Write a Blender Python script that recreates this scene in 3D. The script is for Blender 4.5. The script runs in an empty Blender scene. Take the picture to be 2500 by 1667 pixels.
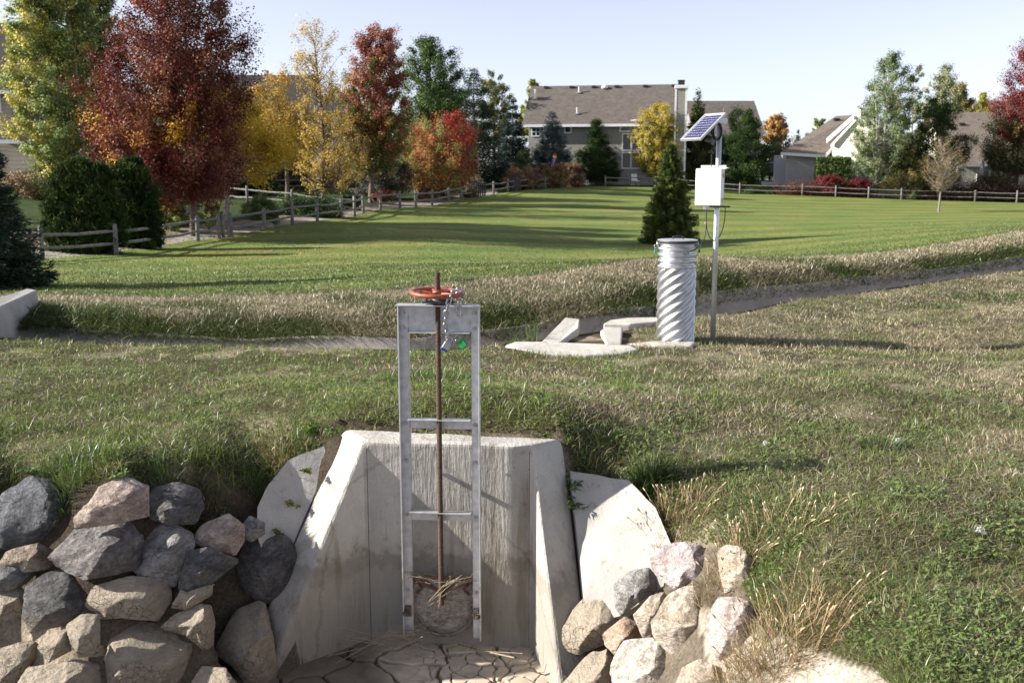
import bpy, bmesh, math, random
import numpy as np
from mathutils import Vector, Matrix

random.seed(7)
RNG = np.random.default_rng(11)
SC = bpy.context.scene
COL = SC.collection
F = 2430.0                      # focal length in photograph pixels (2500 wide)
EYE = 1.71
PITCH = math.atan((833.5 - 430.0) / F)
CP, SP = math.cos(PITCH), math.sin(PITCH)

# ------------------------------------------------------------------ camera maths
def P(px, py, Y):
    dx = (px - 1250.0) / F; dy = -(py - 833.5) / F
    d = Vector((dx, CP + dy * SP, -SP + dy * CP))
    t = Y / d.y
    return Vector((d.x * t, Y, EYE + d.z * t))

def proj(x, y, z):
    zc = y * CP - (z - EYE) * SP
    yc = y * SP + (z - EYE) * CP
    return 1250.0 + F * x / zc, 833.5 - F * yc / zc

# ------------------------------------------------------------------ noise helpers
def _hash(ix, iy, seed):
    h = (ix.astype(np.int64) * 374761393 + iy.astype(np.int64) * 668265263 + seed * 1442695041) & 0x7fffffff
    h = ((h ^ (h >> 13)) * 1274126177) & 0x7fffffff
    return ((h ^ (h >> 16)) & 0xffff) / 65535.0

def vnoise(x, y, s, seed=0):
    x = np.asarray(x, float) / s; y = np.asarray(y, float) / s
    ix = np.floor(x); iy = np.floor(y); fx = x - ix; fy = y - iy
    fx = fx * fx * (3 - 2 * fx); fy = fy * fy * (3 - 2 * fy)
    ix = ix.astype(np.int64); iy = iy.astype(np.int64)
    a = _hash(ix, iy, seed); b = _hash(ix + 1, iy, seed); c = _hash(ix, iy + 1, seed); d = _hash(ix + 1, iy + 1, seed)
    return (a * (1 - fx) + b * fx) * (1 - fy) + (c * (1 - fx) + d * fx) * fy

def fnoise(x, y, s, seed=0, o=3):
    r = 0; w = 1; t = 0
    for k in range(o):
        r = r + w * vnoise(x, y, s / 2 ** k, seed + 17 * k); t += w; w *= .55
    return r / t

def sstep(a, b, x):
    t = np.clip((x - a) / (b - a), 0, 1); return t * t * (3 - 2 * t)

def inpoly(px, py, poly):
    px = np.asarray(px); py = np.asarray(py); r = np.zeros(px.shape, bool); n = len(poly); j = n - 1
    for i in range(n):
        xi, yi = poly[i]; xj, yj = poly[j]
        if yi != yj:
            c = ((yi > py) != (yj > py)) & (px < (xj - xi) * (py - yi) / (yj - yi) + xi)
            r ^= c
        j = i
    return r

# ------------------------------------------------------------------ mesh helpers
def new_obj(name, me, mat=None, parent=None):
    o = bpy.data.objects.new(name, me); COL.objects.link(o)
    if mat is not None: me.materials.append(mat)
    if parent is not None: o.parent = parent
    return o

def tag(o, label=None, cat=None, group=None, kind=None):
    if label: o['label'] = label
    if cat: o['category'] = cat
    if group: o['group'] = group
    if kind: o['kind'] = kind
    return o

def empty(name, loc=(0, 0, 0), rz=0.0, label=None, cat=None, group=None):
    o = bpy.data.objects.new(name, None); COL.objects.link(o); o.empty_display_size = .1
    o.location = loc; o.rotation_euler = (0, 0, rz); tag(o, label, cat, group); return o

def mesh_np(name, V, faces, mat=None, parent=None, col=None, smooth=False, cname='Col'):
    """V (N,3); faces: list of int arrays (M,k)"""
    me = bpy.data.meshes.new(name)
    V = np.ascontiguousarray(V, np.float32)
    me.vertices.add(len(V)); me.vertices.foreach_set('co', V.ravel())
    idx = []; starts = []; s = 0
    for fa in faces:
        fa = np.asarray(fa, np.int32)
        if len(fa) == 0: continue
        m, k = fa.shape
        idx.append(fa.ravel()); starts.append(s + np.arange(m, dtype=np.int32) * k); s += m * k
    idx = np.concatenate(idx); starts = np.concatenate(starts)
    me.loops.add(len(idx)); me.loops.foreach_set('vertex_index', idx)
    me.polygons.add(len(starts)); me.polygons.foreach_set('loop_start', starts)
    if smooth: me.polygons.foreach_set('use_smooth', np.ones(len(starts), bool))
    me.update(calc_edges=True)
    if col is not None:
        ca = me.color_attributes.new(cname, 'FLOAT_COLOR', 'POINT')
        c4 = np.ones((len(V), 4), np.float32); c4[:, :3] = col
        ca.data.foreach_set('color', c4.ravel())
    return new_obj(name, me, mat, parent)

class MB:
    """collects simple shapes into ONE mesh"""
    def __init__(s): s.v = []; s.f = []
    def add(s, v, f):
        n = len(s.v); s.v += [tuple(p) for p in v]; s.f += [tuple(i + n for i in q) for q in f]; return s
    def box(s, c, d, M=None):
        x, y, z = d[0] / 2, d[1] / 2, d[2] / 2
        v = [Vector((sx * x, sy * y, sz * z)) for sz in (-1, 1) for sy in (-1, 1) for sx in (-1, 1)]
        if M is not None: v = [M @ p for p in v]
        v = [p + Vector(c) for p in v]
        return s.add(v, [(0, 2, 3, 1), (4, 5, 7, 6), (0, 1, 5, 4), (2, 6, 7, 3), (0, 4, 6, 2), (1, 3, 7, 5)])
    def prism(s, poly, z0, z1):
        n = len(poly)
        v = [(p[0], p[1], z0 if len(p) < 3 else p[2] + z0) for p in poly] + [(p[0], p[1], z1 if len(p) < 3 else p[2] + z1) for p in poly]
        return s.add(v, [tuple(range(n - 1, -1, -1)), tuple(range(n, 2 * n))] + [(i, (i + 1) % n, n + (i + 1) % n, n + i) for i in range(n)])
    def extr(s, a, vec):
        """polygon of 3-D points extruded by a vector"""
        n = len(a); vec = Vector(vec); v = [Vector(p) for p in a]; v = v + [p + vec for p in v]
        return s.add(v, [tuple(range(n - 1, -1, -1)), tuple(range(n, 2 * n))] + [(i, (i + 1) % n, n + (i + 1) % n, n + i) for i in range(n)])
    def tube(s, pts, r, n=8, cap=True):
        pts = [Vector(p) for p in pts]; m = len(pts)
        rs = r if hasattr(r, '__len__') else [r] * m
        v = []; up = None
        for i, p in enumerate(pts):
            t = (pts[min(i + 1, m - 1)] - pts[max(i - 1, 0)])
            if t.length < 1e-9: t = Vector((0, 0, 1))
            t.normalize()
            if up is None:
                up = Vector((0, 0, 1)) if abs(t.z) < .9 else Vector((0, 1, 0))
            a = up.cross(t)
            if a.length < 1e-5: a = Vector((1, 0, 0)).cross(t)
            a.normalize(); b = t.cross(a); up = b
            v += [p + (a * math.cos(2 * math.pi * k / n) + b * math.sin(2 * math.pi * k / n)) * rs[i] for k in range(n)]
        f = [(i * n + k, i * n + (k + 1) % n, (i + 1) * n + (k + 1) % n, (i + 1) * n + k) for i in range(m - 1) for k in range(n)]
        if cap: f += [tuple(range(n - 1, -1, -1)), tuple(range((m - 1) * n, m * n))]
        return s.add(v, f)
    def ring(s, c, R, r, n=32, m=10, M=None, sy=1.0):
        v = []; c = Vector(c)
        for i in range(n):
            a = 2 * math.pi * i / n
            for k in range(m):
                b = 2 * math.pi * k / m
                p = Vector(((R + r * math.cos(b)) * math.cos(a), (R + r * math.cos(b)) * math.sin(a) * sy, r * math.sin(b)))
                v.append((M @ p if M is not None else p) + c)
        f = [(i * m + k, ((i + 1) % n) * m + k, ((i + 1) % n) * m + (k + 1) % m, i * m + (k + 1) % m) for i in range(n) for k in range(m)]
        return s.add(v, f)
    def lathe(s, c, prof, n=24):
        c = Vector(c); m = len(prof)
        v = [c + Vector((r * math.cos(2 * math.pi * k / n), r * math.sin(2 * math.pi * k / n), z)) for r, z in prof for k in range(n)]
        f = [(i * n + k, i * n + (k + 1) % n, (i + 1) * n + (k + 1) % n, (i + 1) * n + k) for i in range(m - 1) for k in range(n)]
        f += [tuple(range(n - 1, -1, -1)), tuple(range((m - 1) * n, m * n))]
        return s.add(v, f)
    def build(s, name, mat=None, parent=None, smooth=False, bevel=0.0, segs=2):
        me = bpy.data.meshes.new(name); me.from_pydata(s.v, [], s.f); me.update()
        if smooth: me.polygons.foreach_set('use_smooth', np.ones(len(me.polygons), bool))
        o = new_obj(name, me, mat, parent)
        if bevel:
            b = o.modifiers.new('bevel', 'BEVEL'); b.width = bevel; b.segments = segs; b.limit_method = 'ANGLE'; b.angle_limit = .6
        if smooth == 'auto':
            pass
        return o

# ------------------------------------------------------------------ materials
def mat_base(name):
    m = bpy.data.materials.new(name); m.use_nodes = True
    nt = m.node_tree; return m, nt, nt.nodes['Principled BSDF']

def nd(nt, t, **kw):
    n = nt.nodes.new(t)
    for k, v in kw.items():
        if k in n.inputs.keys() if isinstance(k, str) else False: n.inputs[k].default_value = v
        else: setattr(n, k, v)
    return n

def noise_node(nt, scale, detail=4, rough=.55, coord='Object', vec=None, stretch=None):
    n = nt.nodes.new('ShaderNodeTexNoise'); n.inputs['Scale'].default_value = scale
    n.inputs['Detail'].default_value = detail; n.inputs['Roughness'].default_value = rough
    if vec is None:
        tc = nt.nodes.new('ShaderNodeTexCoord'); vec = tc.outputs[coord]
    if stretch:
        mp = nt.nodes.new('ShaderNodeMapping'); mp.inputs['Scale'].default_value = stretch
        nt.links.new(vec, mp.inputs['Vector']); vec = mp.outputs['Vector']
    nt.links.new(vec, n.inputs['Vector']); return n

def ramp(nt, src, stops):
    r = nt.nodes.new('ShaderNodeValToRGB'); e = r.color_ramp.elements
    while len(e) < len(stops): e.new(.5)
    for i, (p, c) in enumerate(stops):
        e[i].position = p; e[i].color = (c[0], c[1], c[2], 1) if hasattr(c, '__len__') else (c, c, c, 1)
    nt.links.new(src, r.inputs['Fac']); return r

def mix(nt, fac, a, b, mode='MIX'):
    m = nt.nodes.new('ShaderNodeMix'); m.data_type = 'RGBA'; m.blend_type = mode
    for sock, v in ((m.inputs['Factor'], fac), (m.inputs[6], a), (m.inputs[7], b)):
        if hasattr(v, 'links') or hasattr(v, 'is_linked'): nt.links.new(v, sock)
        elif hasattr(v, '__len__'): sock.default_value = (v[0], v[1], v[2], 1)
        else: sock.default_value = v if sock.type == 'VALUE' else (v, v, v, 1)
    return m.outputs[2]

def bump(nt, bsdf, src, strength=.3, dist=.01, prev=None):
    b = nt.nodes.new('ShaderNodeBump'); b.inputs['Strength'].default_value = strength; b.inputs['Distance'].default_value = dist
    nt.links.new(src, b.inputs['Height'])
    if prev is not None: nt.links.new(prev.outputs['Normal'], b.inputs['Normal'])
    nt.links.new(b.outputs['Normal'], bsdf.inputs['Normal']); return b

def simple(name, c, rough=.7, metal=0.0, var=.25, nscale=12, bmp=.15, bdist=.004, coord='Object', spec=None):
    m, nt, b = mat_base(name)
    n = noise_node(nt, nscale, 5, .6, coord)
    c = np.array(c); lo = c * (1 - var); hi = np.minimum(c * (1 + var), .95)
    r = ramp(nt, n.outputs['Fac'], [(.3, lo), (.7, hi)])
    nt.links.new(r.outputs['Color'], b.inputs['Base Color'])
    b.inputs['Roughness'].default_value = rough; b.inputs['Metallic'].default_value = metal
    if spec is not None: b.inputs['Specular IOR Level'].default_value = spec
    if bmp: bump(nt, b, n.outputs['Fac'], bmp, bdist)
    return m

def leafmat(name, trans=.3, rough=.6, spec=.25):
    m, nt, b = mat_base(name)
    a = nt.nodes.new('ShaderNodeVertexColor'); a.layer_name = 'Col'
    nt.links.new(a.outputs['Color'], b.inputs['Base Color']); b.inputs['Roughness'].default_value = rough
    b.inputs['Specular IOR Level'].default_value = spec
    t = nt.nodes.new('ShaderNodeBsdfTranslucent'); nt.links.new(a.outputs['Color'], t.inputs['Color'])
    mx = nt.nodes.new('ShaderNodeMixShader'); mx.inputs[0].default_value = trans
    nt.links.new(b.outputs[0], mx.inputs[1]); nt.links.new(t.outputs[0], mx.inputs[2])
    nt.links.new(mx.outputs[0], nt.nodes['Material Output'].inputs['Surface'])
    return m

M = {}
M['leaf'] = leafmat('leaf_foliage', .22)
M['needle'] = leafmat('needle_foliage', .18, .8, .08)
M['grass'] = leafmat('grass_blades', .30, .42, .5)
M['bark'] = simple('bark', (.13, .10, .075), .9, var=.45, nscale=18, bmp=.6, bdist=.02)
M['paleb'] = simple('pale_bark', (.42, .38, .31), .85, var=.35, nscale=14, bmp=.4, bdist=.01)
M['galv'] = simple('galvanized_steel', (.62, .63, .65), .42, .75, .12, 30, .05)
M['alum'] = simple('aluminium_frame', (.52, .525, .54), .5, .55, .22, 22, .08, .002)
M['bolt'] = simple('zinc_bolt', (.42, .43, .46), .35, .9, .3, 90, .1, .001)
M['rust'] = simple('rusty_rod', (.075, .042, .028), .75, .25, .55, 60, .4, .002)
M['black'] = simple('black_rubber', (.018, .018, .02), .55, 0, .3, 40, .1)
M['castiron'] = simple('dark_cast_iron', (.05, .052, .055), .55, .5, .4, 60, .3, .002)
M['white'] = simple('white_paint', (.78, .78, .78), .5, 0, .05, 4, .03)
M['boxwhite'] = simple('white_plastic_box', (.74, .74, .74), .4, 0, .02, 4, .0)
M['wood'] = simple('weathered_wood', (.175, .165, .15), .9, 0, .4, 9, .5, .01)
M['dkglass'] = simple('dark_window_glass', (.012, .014, .018), .08, 0, .2, 2, 0)
M['cell'] = simple('solar_cell_blue', (.035, .035, .10), .18, 0, .35, 8, 0)
M['green_lock'] = simple('green_padlock', (.02, .25, .06), .4, .2, .2, 30, .05)
M['blue_lock'] = simple('blue_padlock', (.03, .06, .4), .4, .1, .2, 30, .05)
M['brass'] = simple('brass_latch', (.45, .36, .16), .4, .7, .3, 60, .1, .001)
M['teal'] = simple('teal_padlock', (.1, .35, .27), .4, .1, .2, 30, .05)

def m_handwheel():
    m, nt, b = mat_base('red_painted_wheel')
    n = noise_node(nt, 28, 6, .65)
    r = ramp(nt, n.outputs['Fac'], [(.36, (.03, .02, .018)), (.42, (.12, .045, .025)), (.47, (.29, .060, .028)), (.75, (.37, .095, .042))])
    nt.links.new(r.outputs['Color'], b.inputs['Base Color']); b.inputs['Roughness'].default_value = .5
    bump(nt, b, n.outputs['Fac'], .3, .003); return m
M['handwheel'] = m_handwheel()

def m_concrete(name, base=(.50, .47, .42), zstain=None, rough=.85, board=False):
    m, nt, b = mat_base(name)
    tc = nt.nodes.new('ShaderNodeTexCoord'); ob = tc.outputs['Object']
    n1 = noise_node(nt, 3.0, 6, .6, vec=ob); n2 = noise_node(nt, 60, 4, .7, vec=ob); n3 = noise_node(nt, 14, 5, .65, vec=ob)
    base = np.array(base)
    c = ramp(nt, n1.outputs['Fac'], [(.3, base * .82), (.7, np.minimum(base * 1.13, .9))]).outputs['Color']
    sp = ramp(nt, n3.outputs['Fac'], [(.30, (.55, .5, .42)), (.40, (1, 1, 1))]).outputs['Color']
    c = mix(nt, .6, c, sp, 'MULTIPLY')
    g = ramp(nt, n2.outputs['Fac'], [(.3, .86), (.65, 1.0)]).outputs['Color']
    c = mix(nt, .8, c, g, 'MULTIPLY')
    if zstain is not None:
        z0, z1 = zstain
        sx = nt.nodes.new('ShaderNodeSeparateXYZ'); nt.links.new(ob, sx.inputs[0])
        ad = nt.nodes.new('ShaderNodeMath'); ad.operation = 'MULTIPLY_ADD'; ad.inputs[1].default_value = .35
        nt.links.new(n3.outputs['Fac'], ad.inputs[0]); nt.links.new(sx.outputs['Z'], ad.inputs[2])
        mr = nt.nodes.new('ShaderNodeMapRange'); mr.inputs['From Min'].default_value = z0 + .175; mr.inputs['From Max'].default_value = z1 + .175
        nt.links.new(ad.outputs[0], mr.inputs['Value'])
        st = ramp(nt, mr.outputs[0], [(0.0, (.25, .225, .19)), (.30, (.27, .24, .20)), (.42, (.17, .148, .12)), (.50, (.165, .142, .112)), (.62, (.31, .285, .245)), (1.0, (.46, .435, .39))])
        fc = ramp(nt, mr.outputs[0], [(0, .80), (.50, .66), (1.0, 0.0)])
        c = mix(nt, fc.outputs['Color'], c, st.outputs['Color'])
        # streaks of run-off on the upper wall
        n4 = noise_node(nt, 9, 4, .6, vec=ob, stretch=(1, 1, .12))
        stz = ramp(nt, n4.outputs['Fac'], [(.56, (1, 1, 1)), (.68, (.62, .56, .46))]).outputs['Color']
        c = mix(nt, .7, c, stz, 'MULTIPLY')
    vp = nt.nodes.new('ShaderNodeTexVoronoi'); vp.inputs['Scale'].default_value = 17; nt.links.new(ob, vp.inputs['Vector'])
    pit = ramp(nt, vp.outputs['Distance'], [(.055, (.42, .37, .31)), (.10, (1, 1, 1))]).outputs['Color']
    pm_ = ramp(nt, n1.outputs['Fac'], [(.50, 0), (.60, 1)]).outputs['Color']; c = mix(nt, pm_, c, mix(nt, 1.0, c, pit, 'MULTIPLY'))
    nw_ = noise_node(nt, 3.5, 5, .7, vec=ob); ve = nt.nodes.new('ShaderNodeTexVoronoi'); ve.feature = 'DISTANCE_TO_EDGE'; ve.inputs['Scale'].default_value = .8
    nt.links.new(mix(nt, .16, ob, nw_.outputs['Color']), ve.inputs['Vector'])
    hc = ramp(nt, ve.outputs['Distance'], [(.004, (.45, .40, .34)), (.010, (1, 1, 1))]).outputs['Color']; c = mix(nt, .35, c, hc, 'MULTIPLY')
    nt.links.new(c, b.inputs['Base Color']); b.inputs['Roughness'].default_value = rough; b.inputs['Specular IOR Level'].default_value = .2
    b1 = bump(nt, b, n3.outputs['Fac'], .35, .02)
    b2 = bump(nt, b, n2.outputs['Fac'], .5, .006, b1)
    if board:
        n5 = noise_node(nt, 38, 3, .6, vec=ob, stretch=(1, 1, .13)); bump(nt, b, n5.outputs['Fac'], .8, .012, b2)
    return m
M['concrete'] = m_concrete('headwall_concrete', (.48, .455, .41), (-1.10, -.50), board=True)
M['concrete2'] = m_concrete('pale_concrete', (.51, .485, .435))
M['concrete4'] = m_concrete('rough_cast_concrete', (.37, .355, .325))
M['boardform_shaded'] = m_concrete('shade_darkened_board_concrete', (.37, .355, .325), (-1.10, -.50), board=True)  # darker twin of the headwall concrete; back wall's shade put into the colour
M['joint'] = simple('dark_joint_filler', (.07, .062, .052), .95, 0, .4, 60, .3)
M['concrete3'] = m_concrete('grey_grout', (.40, .385, .36))
M['ditchcon'] = m_concrete('ditch_concrete', (.30, .275, .25))

def m_siding(name, c, pitch=.18):
    m, nt, b = mat_base(name)
    tc = nt.nodes.new('ShaderNodeTexCoord'); sx = nt.nodes.new('ShaderNodeSeparateXYZ'); nt.links.new(tc.outputs['Object'], sx.inputs[0])
    d = nt.nodes.new('ShaderNodeMath'); d.operation = 'DIVIDE'; d.inputs[1].default_value = pitch; nt.links.new(sx.outputs['Z'], d.inputs[0])
    fr = nt.nodes.new('ShaderNodeMath'); fr.operation = 'FRACT'; nt.links.new(d.outputs[0], fr.inputs[0])
    n = noise_node(nt, 2.5, 4)
    r = ramp(nt, n.outputs['Fac'], [(.3, np.array(c) * .9), (.7, np.minimum(np.array(c) * 1.08, .9))])
    gr = ramp(nt, fr.outputs[0], [(0.0, .35), (.10, .6), (.16, 1.0)])
    nt.links.new(mix(nt, .8, r.outputs['Color'], gr.outputs['Color'], 'MULTIPLY'), b.inputs['Base Color'])
    b.inputs['Roughness'].default_value = .7
    bump(nt, b, fr.outputs[0], .6, -.03); return m

def m_roof(name, c):
    m, nt, b = mat_base(name)
    tc = nt.nodes.new('ShaderNodeTexCoord')
    n = noise_node(nt, 1.2, 4, .6, vec=tc.outputs['Object'], stretch=(1.0, 1.6, 2.2)); n2 = noise_node(nt, 7, 3, .7, vec=tc.outputs['Object'], stretch=(.5, 1.3, 1.8))
    c = np.array(c)
    a = ramp(nt, n.outputs['Fac'], [(.3, c * .85), (.7, c * 1.12)]).outputs['Color']
    g = ramp(nt, n2.outputs['Fac'], [(.35, .55), (.62, 1.1)]).outputs['Color']
    nt.links.new(mix(nt, .85, a, g, 'MULTIPLY'), b.inputs['Base Color']); b.inputs['Roughness'].default_value = .9
    b.inputs['Specular IOR Level'].default_value = .15
    bump(nt, b, n2.outputs['Fac'], .5, .03); return m
M['sidegrey'] = m_siding('grey_siding', (.27, .255, .225))
M['sidecream'] = m_siding('cream_siding', (.72, .68, .58))
M['sidetan'] = m_siding('tan_siding', (.40, .34, .27), .25)
M['sideblue'] = m_siding('pale_grey_siding', (.33, .33, .35))
M['roof'] = m_roof('brown_shingles', (.138, .120, .106))
M['roofdk'] = m_roof('dark_shingles', (.06, .052, .047))

def m_ground():
    m, nt, b = mat_base('ground_soil')
    a = nt.nodes.new('ShaderNodeVertexColor'); a.layer_name = 'Col'
    tc = nt.nodes.new('ShaderNodeTexCoord')
    n = noise_node(nt, 45, 6, .7, vec=tc.outputs['Object']); n2 = noise_node(nt, 3.2, 5, .6, vec=tc.outputs['Object'])
    g = ramp(nt, n.outputs['Fac'], [(.3, .45), (.5, .95), (.7, 1.45)]).outputs['Color']
    g2 = ramp(nt, n2.outputs['Fac'], [(.3, .7), (.7, 1.25)]).outputs['Color']
    nt.links.new(mix(nt, 1.0, mix(nt, 1.0, a.outputs['Color'], g, 'MULTIPLY'), g2, 'MULTIPLY'), b.inputs['Base Color'])
    b.inputs['Roughness'].default_value = .95; b.inputs['Specular IOR Level'].default_value = .1
    bump(nt, b, n.outputs['Fac'], .9, .03); return m
M['ground'] = m_ground()

def m_lawn():
    m, nt, b = mat_base('mown_lawn')
    tc = nt.nodes.new('ShaderNodeTexCoord'); ob = tc.outputs['Object']
    # mowing lanes that follow the fence, and patchy growth
    mp = nt.nodes.new('ShaderNodeMapping'); mp.inputs['Rotation'].default_value = (0, 0, math.radians(-12)); nt.links.new(ob, mp.inputs['Vector'])
    w = nt.nodes.new('ShaderNodeTexWave'); w.bands_direction = 'Y'; w.inputs['Scale'].default_value = .085; w.inputs['Distortion'].default_value = 1.5
    w.inputs['Detail'].default_value = 2; w.inputs['Detail Scale'].default_value = .4; nt.links.new(mp.outputs['Vector'], w.inputs['Vector'])
    n1 = noise_node(nt, .35, 4, .6, vec=ob); n2 = noise_node(nt, 5, 5, .75, vec=ob, stretch=(.8, 1.2, 1)); n3 = noise_node(nt, 38, 3, .7, vec=ob)
    c = ramp(nt, w.outputs['Fac'], [(.2, (.138, .182, .042)), (.8, (.188, .228, .062))]).outputs['Color']
    c2 = ramp(nt, n1.outputs['Fac'], [(.35, (.8, .95, .8)), (.65, (1.35, 1.1, 1.15))]).outputs['Color']
    c = mix(nt, .9, c, c2, 'MULTIPLY')
    g = ramp(nt, n2.outputs['Fac'], [(.3, .62), (.7, 1.3)]).outputs['Color']
    c = mix(nt, .9, c, g, 'MULTIPLY')
    g = ramp(nt, n3.outputs['Fac'], [(.3, .5), (.7, 1.4)]).outputs['Color']
    c = mix(nt, .8, c, g, 'MULTIPLY')
    nt.links.new(c, b.inputs['Base Color']); b.inputs['Roughness'].default_value = .85; b.inputs['Specular IOR Level'].default_value = .2
    bump(nt, b, n3.outputs['Fac'], .8, .04); return m
M['lawn'] = m_lawn()

def m_mud():
    m, nt, b = mat_base('dried_mud')
    a = nt.nodes.new('ShaderNodeVertexColor'); a.layer_name = 'Col'
    n = noise_node(nt, 9, 6, .6); n2 = noise_node(nt, 80, 4, .7)
    g = ramp(nt, n.outputs['Fac'], [(.3, .75), (.7, 1.2)]).outputs['Color']
    nt.links.new(mix(nt, 1.0, a.outputs['Color'], g, 'MULTIPLY'), b.inputs['Base Color'])
    b.inputs['Roughness'].default_value = .9; b.inputs['Specular IOR Level'].default_value = .15
    bump(nt, b, n2.outputs['Fac'], .3, .006); return m
M['mud'] = m_mud()

def m_rock(name, c1, c2, c3=None, mud=None):
    """two-tone stone with mineral flecks; mud = world height under which dried mud clings"""
    m, nt, b = mat_base(name)
    tc = nt.nodes.new('ShaderNodeTexCoord'); ob = tc.outputs['Object']
    n1 = noise_node(nt, 5.5, 6, .65, vec=ob); n2 = noise_node(nt, 45, 5, .75, vec=ob); n3 = noise_node(nt, 16, 5, .6, vec=ob, stretch=(1, 1, 2.2))
    st = [(.36, c1), (.62, c2)]
    if c3 is not None: st = [(.32, c1), (.52, c2), (.72, c3)]
    c = ramp(nt, n1.outputs['Fac'], st).outputs['Color']
    g = ramp(nt, n3.outputs['Fac'], [(.3, .72), (.65, 1.2)]).outputs['Color']; c = mix(nt, .9, c, g, 'MULTIPLY')
    g = ramp(nt, n2.outputs['Fac'], [(.28, .55), (.5, 1.0), (.72, 1.4)]).outputs['Color']; c = mix(nt, .7, c, g, 'MULTIPLY')
    b1 = bump(nt, b, n3.outputs['Fac'], .9, .05); b2 = bump(nt, b, n2.outputs['Fac'], .9, .016, b1)
    n7 = noise_node(nt, 3.0, 8, .7, vec=ob, stretch=(1, 1, 1.8)); n7.inputs['Distortion'].default_value = 1.2
    vein = ramp(nt, n7.outputs['Fac'], [(.475, (1, 1, 1)), (.50, (.55, .52, .5)), (.525, (1, 1, 1))]).outputs['Color']; c = mix(nt, .8, c, vein, 'MULTIPLY')
    b2 = bump(nt, b, vein, .5, .012, b2)
    b.inputs['Roughness'].default_value = .8; b.inputs['Specular IOR Level'].default_value = .3
    if mud is not None:
        geo = nt.nodes.new('ShaderNodeNewGeometry'); sx = nt.nodes.new('ShaderNodeSeparateXYZ'); nt.links.new(geo.outputs['Position'], sx.inputs[0])
        ad = nt.nodes.new('ShaderNodeMath'); ad.operation = 'MULTIPLY_ADD'; ad.inputs[1].default_value = .5
        nt.links.new(n1.outputs['Fac'], ad.inputs[0]); nt.links.new(sx.outputs['Z'], ad.inputs[2])
        mr = nt.nodes.new('ShaderNodeMapRange'); mr.inputs['From Min'].default_value = mud + .37; mr.inputs['From Max'].default_value = mud + .21
        nt.links.new(ad.outputs[0], mr.inputs['Value'])
        mudc = ramp(nt, n3.outputs['Fac'], [(.3, (.33, .275, .205)), (.7, (.44, .375, .29))]).outputs['Color']
        c = mix(nt, mr.outputs[0], c, mudc)
        vo = nt.nodes.new('ShaderNodeTexVoronoi'); vo.feature = 'DISTANCE_TO_EDGE'; vo.inputs['Scale'].default_value = 25
        nv = noise_node(nt, 6, 3, .6, vec=ob)
        mv = mix(nt, .12, ob, nv.outputs['Color']); nt.links.new(mv, vo.inputs['Vector'])
        cr = ramp(nt, vo.outputs['Distance'], [(.0, 0), (.035, 1)]).outputs['Color']
        crk = mix(nt, mr.outputs[0], 1.0, cr)
        n6 = noise_node(nt, 2.2, 2, .5, vec=ob)
        pm = ramp(nt, n6.outputs['Fac'], [(.47, 0), (.55, 1)]).outputs['Color']
        crk = mix(nt, pm, 1.0, crk)
        dk = ramp(nt, crk, [(0, (.35, .3, .25)), (.6, (1, 1, 1))]).outputs['Color']
        c = mix(nt, 1.0, c, dk, 'MULTIPLY')
        bump(nt, b, crk, .9, .014, b2)
    nt.links.new(c, b.inputs['Base Color'])
    return m
# ================================================================== TERRAIN
_ctl = [  # photograph pixel and distance of points on the bare ground
 (-500,1190,6.2),(-500,1500,6.0),(-100,1190,6.05),(300,1185,6.0),(545,1200,6.28),(600,1200,6.44),(700,1130,6.62),(770,1075,6.74),(640,1320,6.32),(690,1400,6.32),(830,1045,6.66),(1100,1055,6.6),(1375,1070,6.48),
 (0,1100,6.85),(300,1100,6.7),(600,1085,6.95),(760,1020,7.2),(400,1000,7.8),(1700,1060,7.2),(2300,1060,7.2),(0,1000,8.0),(0,900,9.85),(0,845,11.3),(600,862,11.2),(960,872,11.0),(1240,874,11.0),(800,930,9),(1300,950,8.6),
 (1700,838,12.0),(2000,950,8.6),(2000,880,11),(2180,880,11.2),(2500,885,11),(2500,760,15.5),(1750,790,13.4),(1960,742,16.3),(2500,668,22.5),
 (1400,1152,6.43),(1425,1300,6.22),(1432,1470,5.98),(1600,1160,6.28),(2000,1160,6.0),(2500,1160,5.9),(2000,1400,4.6),(2500,1400,4.5),(2500,1660,3.6),(2200,1650,3.65),(1750,1310,5.45),(1560,1305,5.92),
 (1450,1210,6.34),(1480,1430,5.92),(1480,1640,5.5),(1600,1640,5.05),(1760,1660,4.45),(1800,1500,4.7),(2000,1655,4.0),
 (0,1350,5.98),(0,1500,5.88),(0,1660,5.68),(350,1350,5.96),(350,1500,5.86),(350,1660,5.6),(600,1450,6.12),(620,1640,5.92),(480,1250,6.1),(200,1240,6.0),
 (600,838,12.9),(1000,837,12.7),(1250,806,13.6),(1700,751,15.8),(1960,711,18.4),(2500,634,25),
 (300,788,14.2),(600,800,13.8),(1000,800,13.6),(1250,775,14.5),(1700,708,17.1),(2500,604,27.5),
 (150,720,16.5),(600,724,16.2),(1100,704,15.8),(1500,658,18.5),(1700,635,21),(2500,562,32),
 (1000,650,24),(1200,640,28),(1560,640,31),(1640,604,38),(1000,560,40),(2000,560,45),(2290,520,64),(1400,500,60),
 (103,637,29),(391,607,34),(645,572,39),(866,537,47),(1055,507,57),(1240,478,69),(1390,457,82),(1600,458,84),(1806,477,82),(2100,487,80),(2500,495,80),
 (470,562,39),(250,565,36),(787,497,52),(600,482,60),(1050,457,75),(1450,447,92),(1900,442,95),(2300,467,92),(100,485,50),(-100,560,34),(-200,700,20)]
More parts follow.
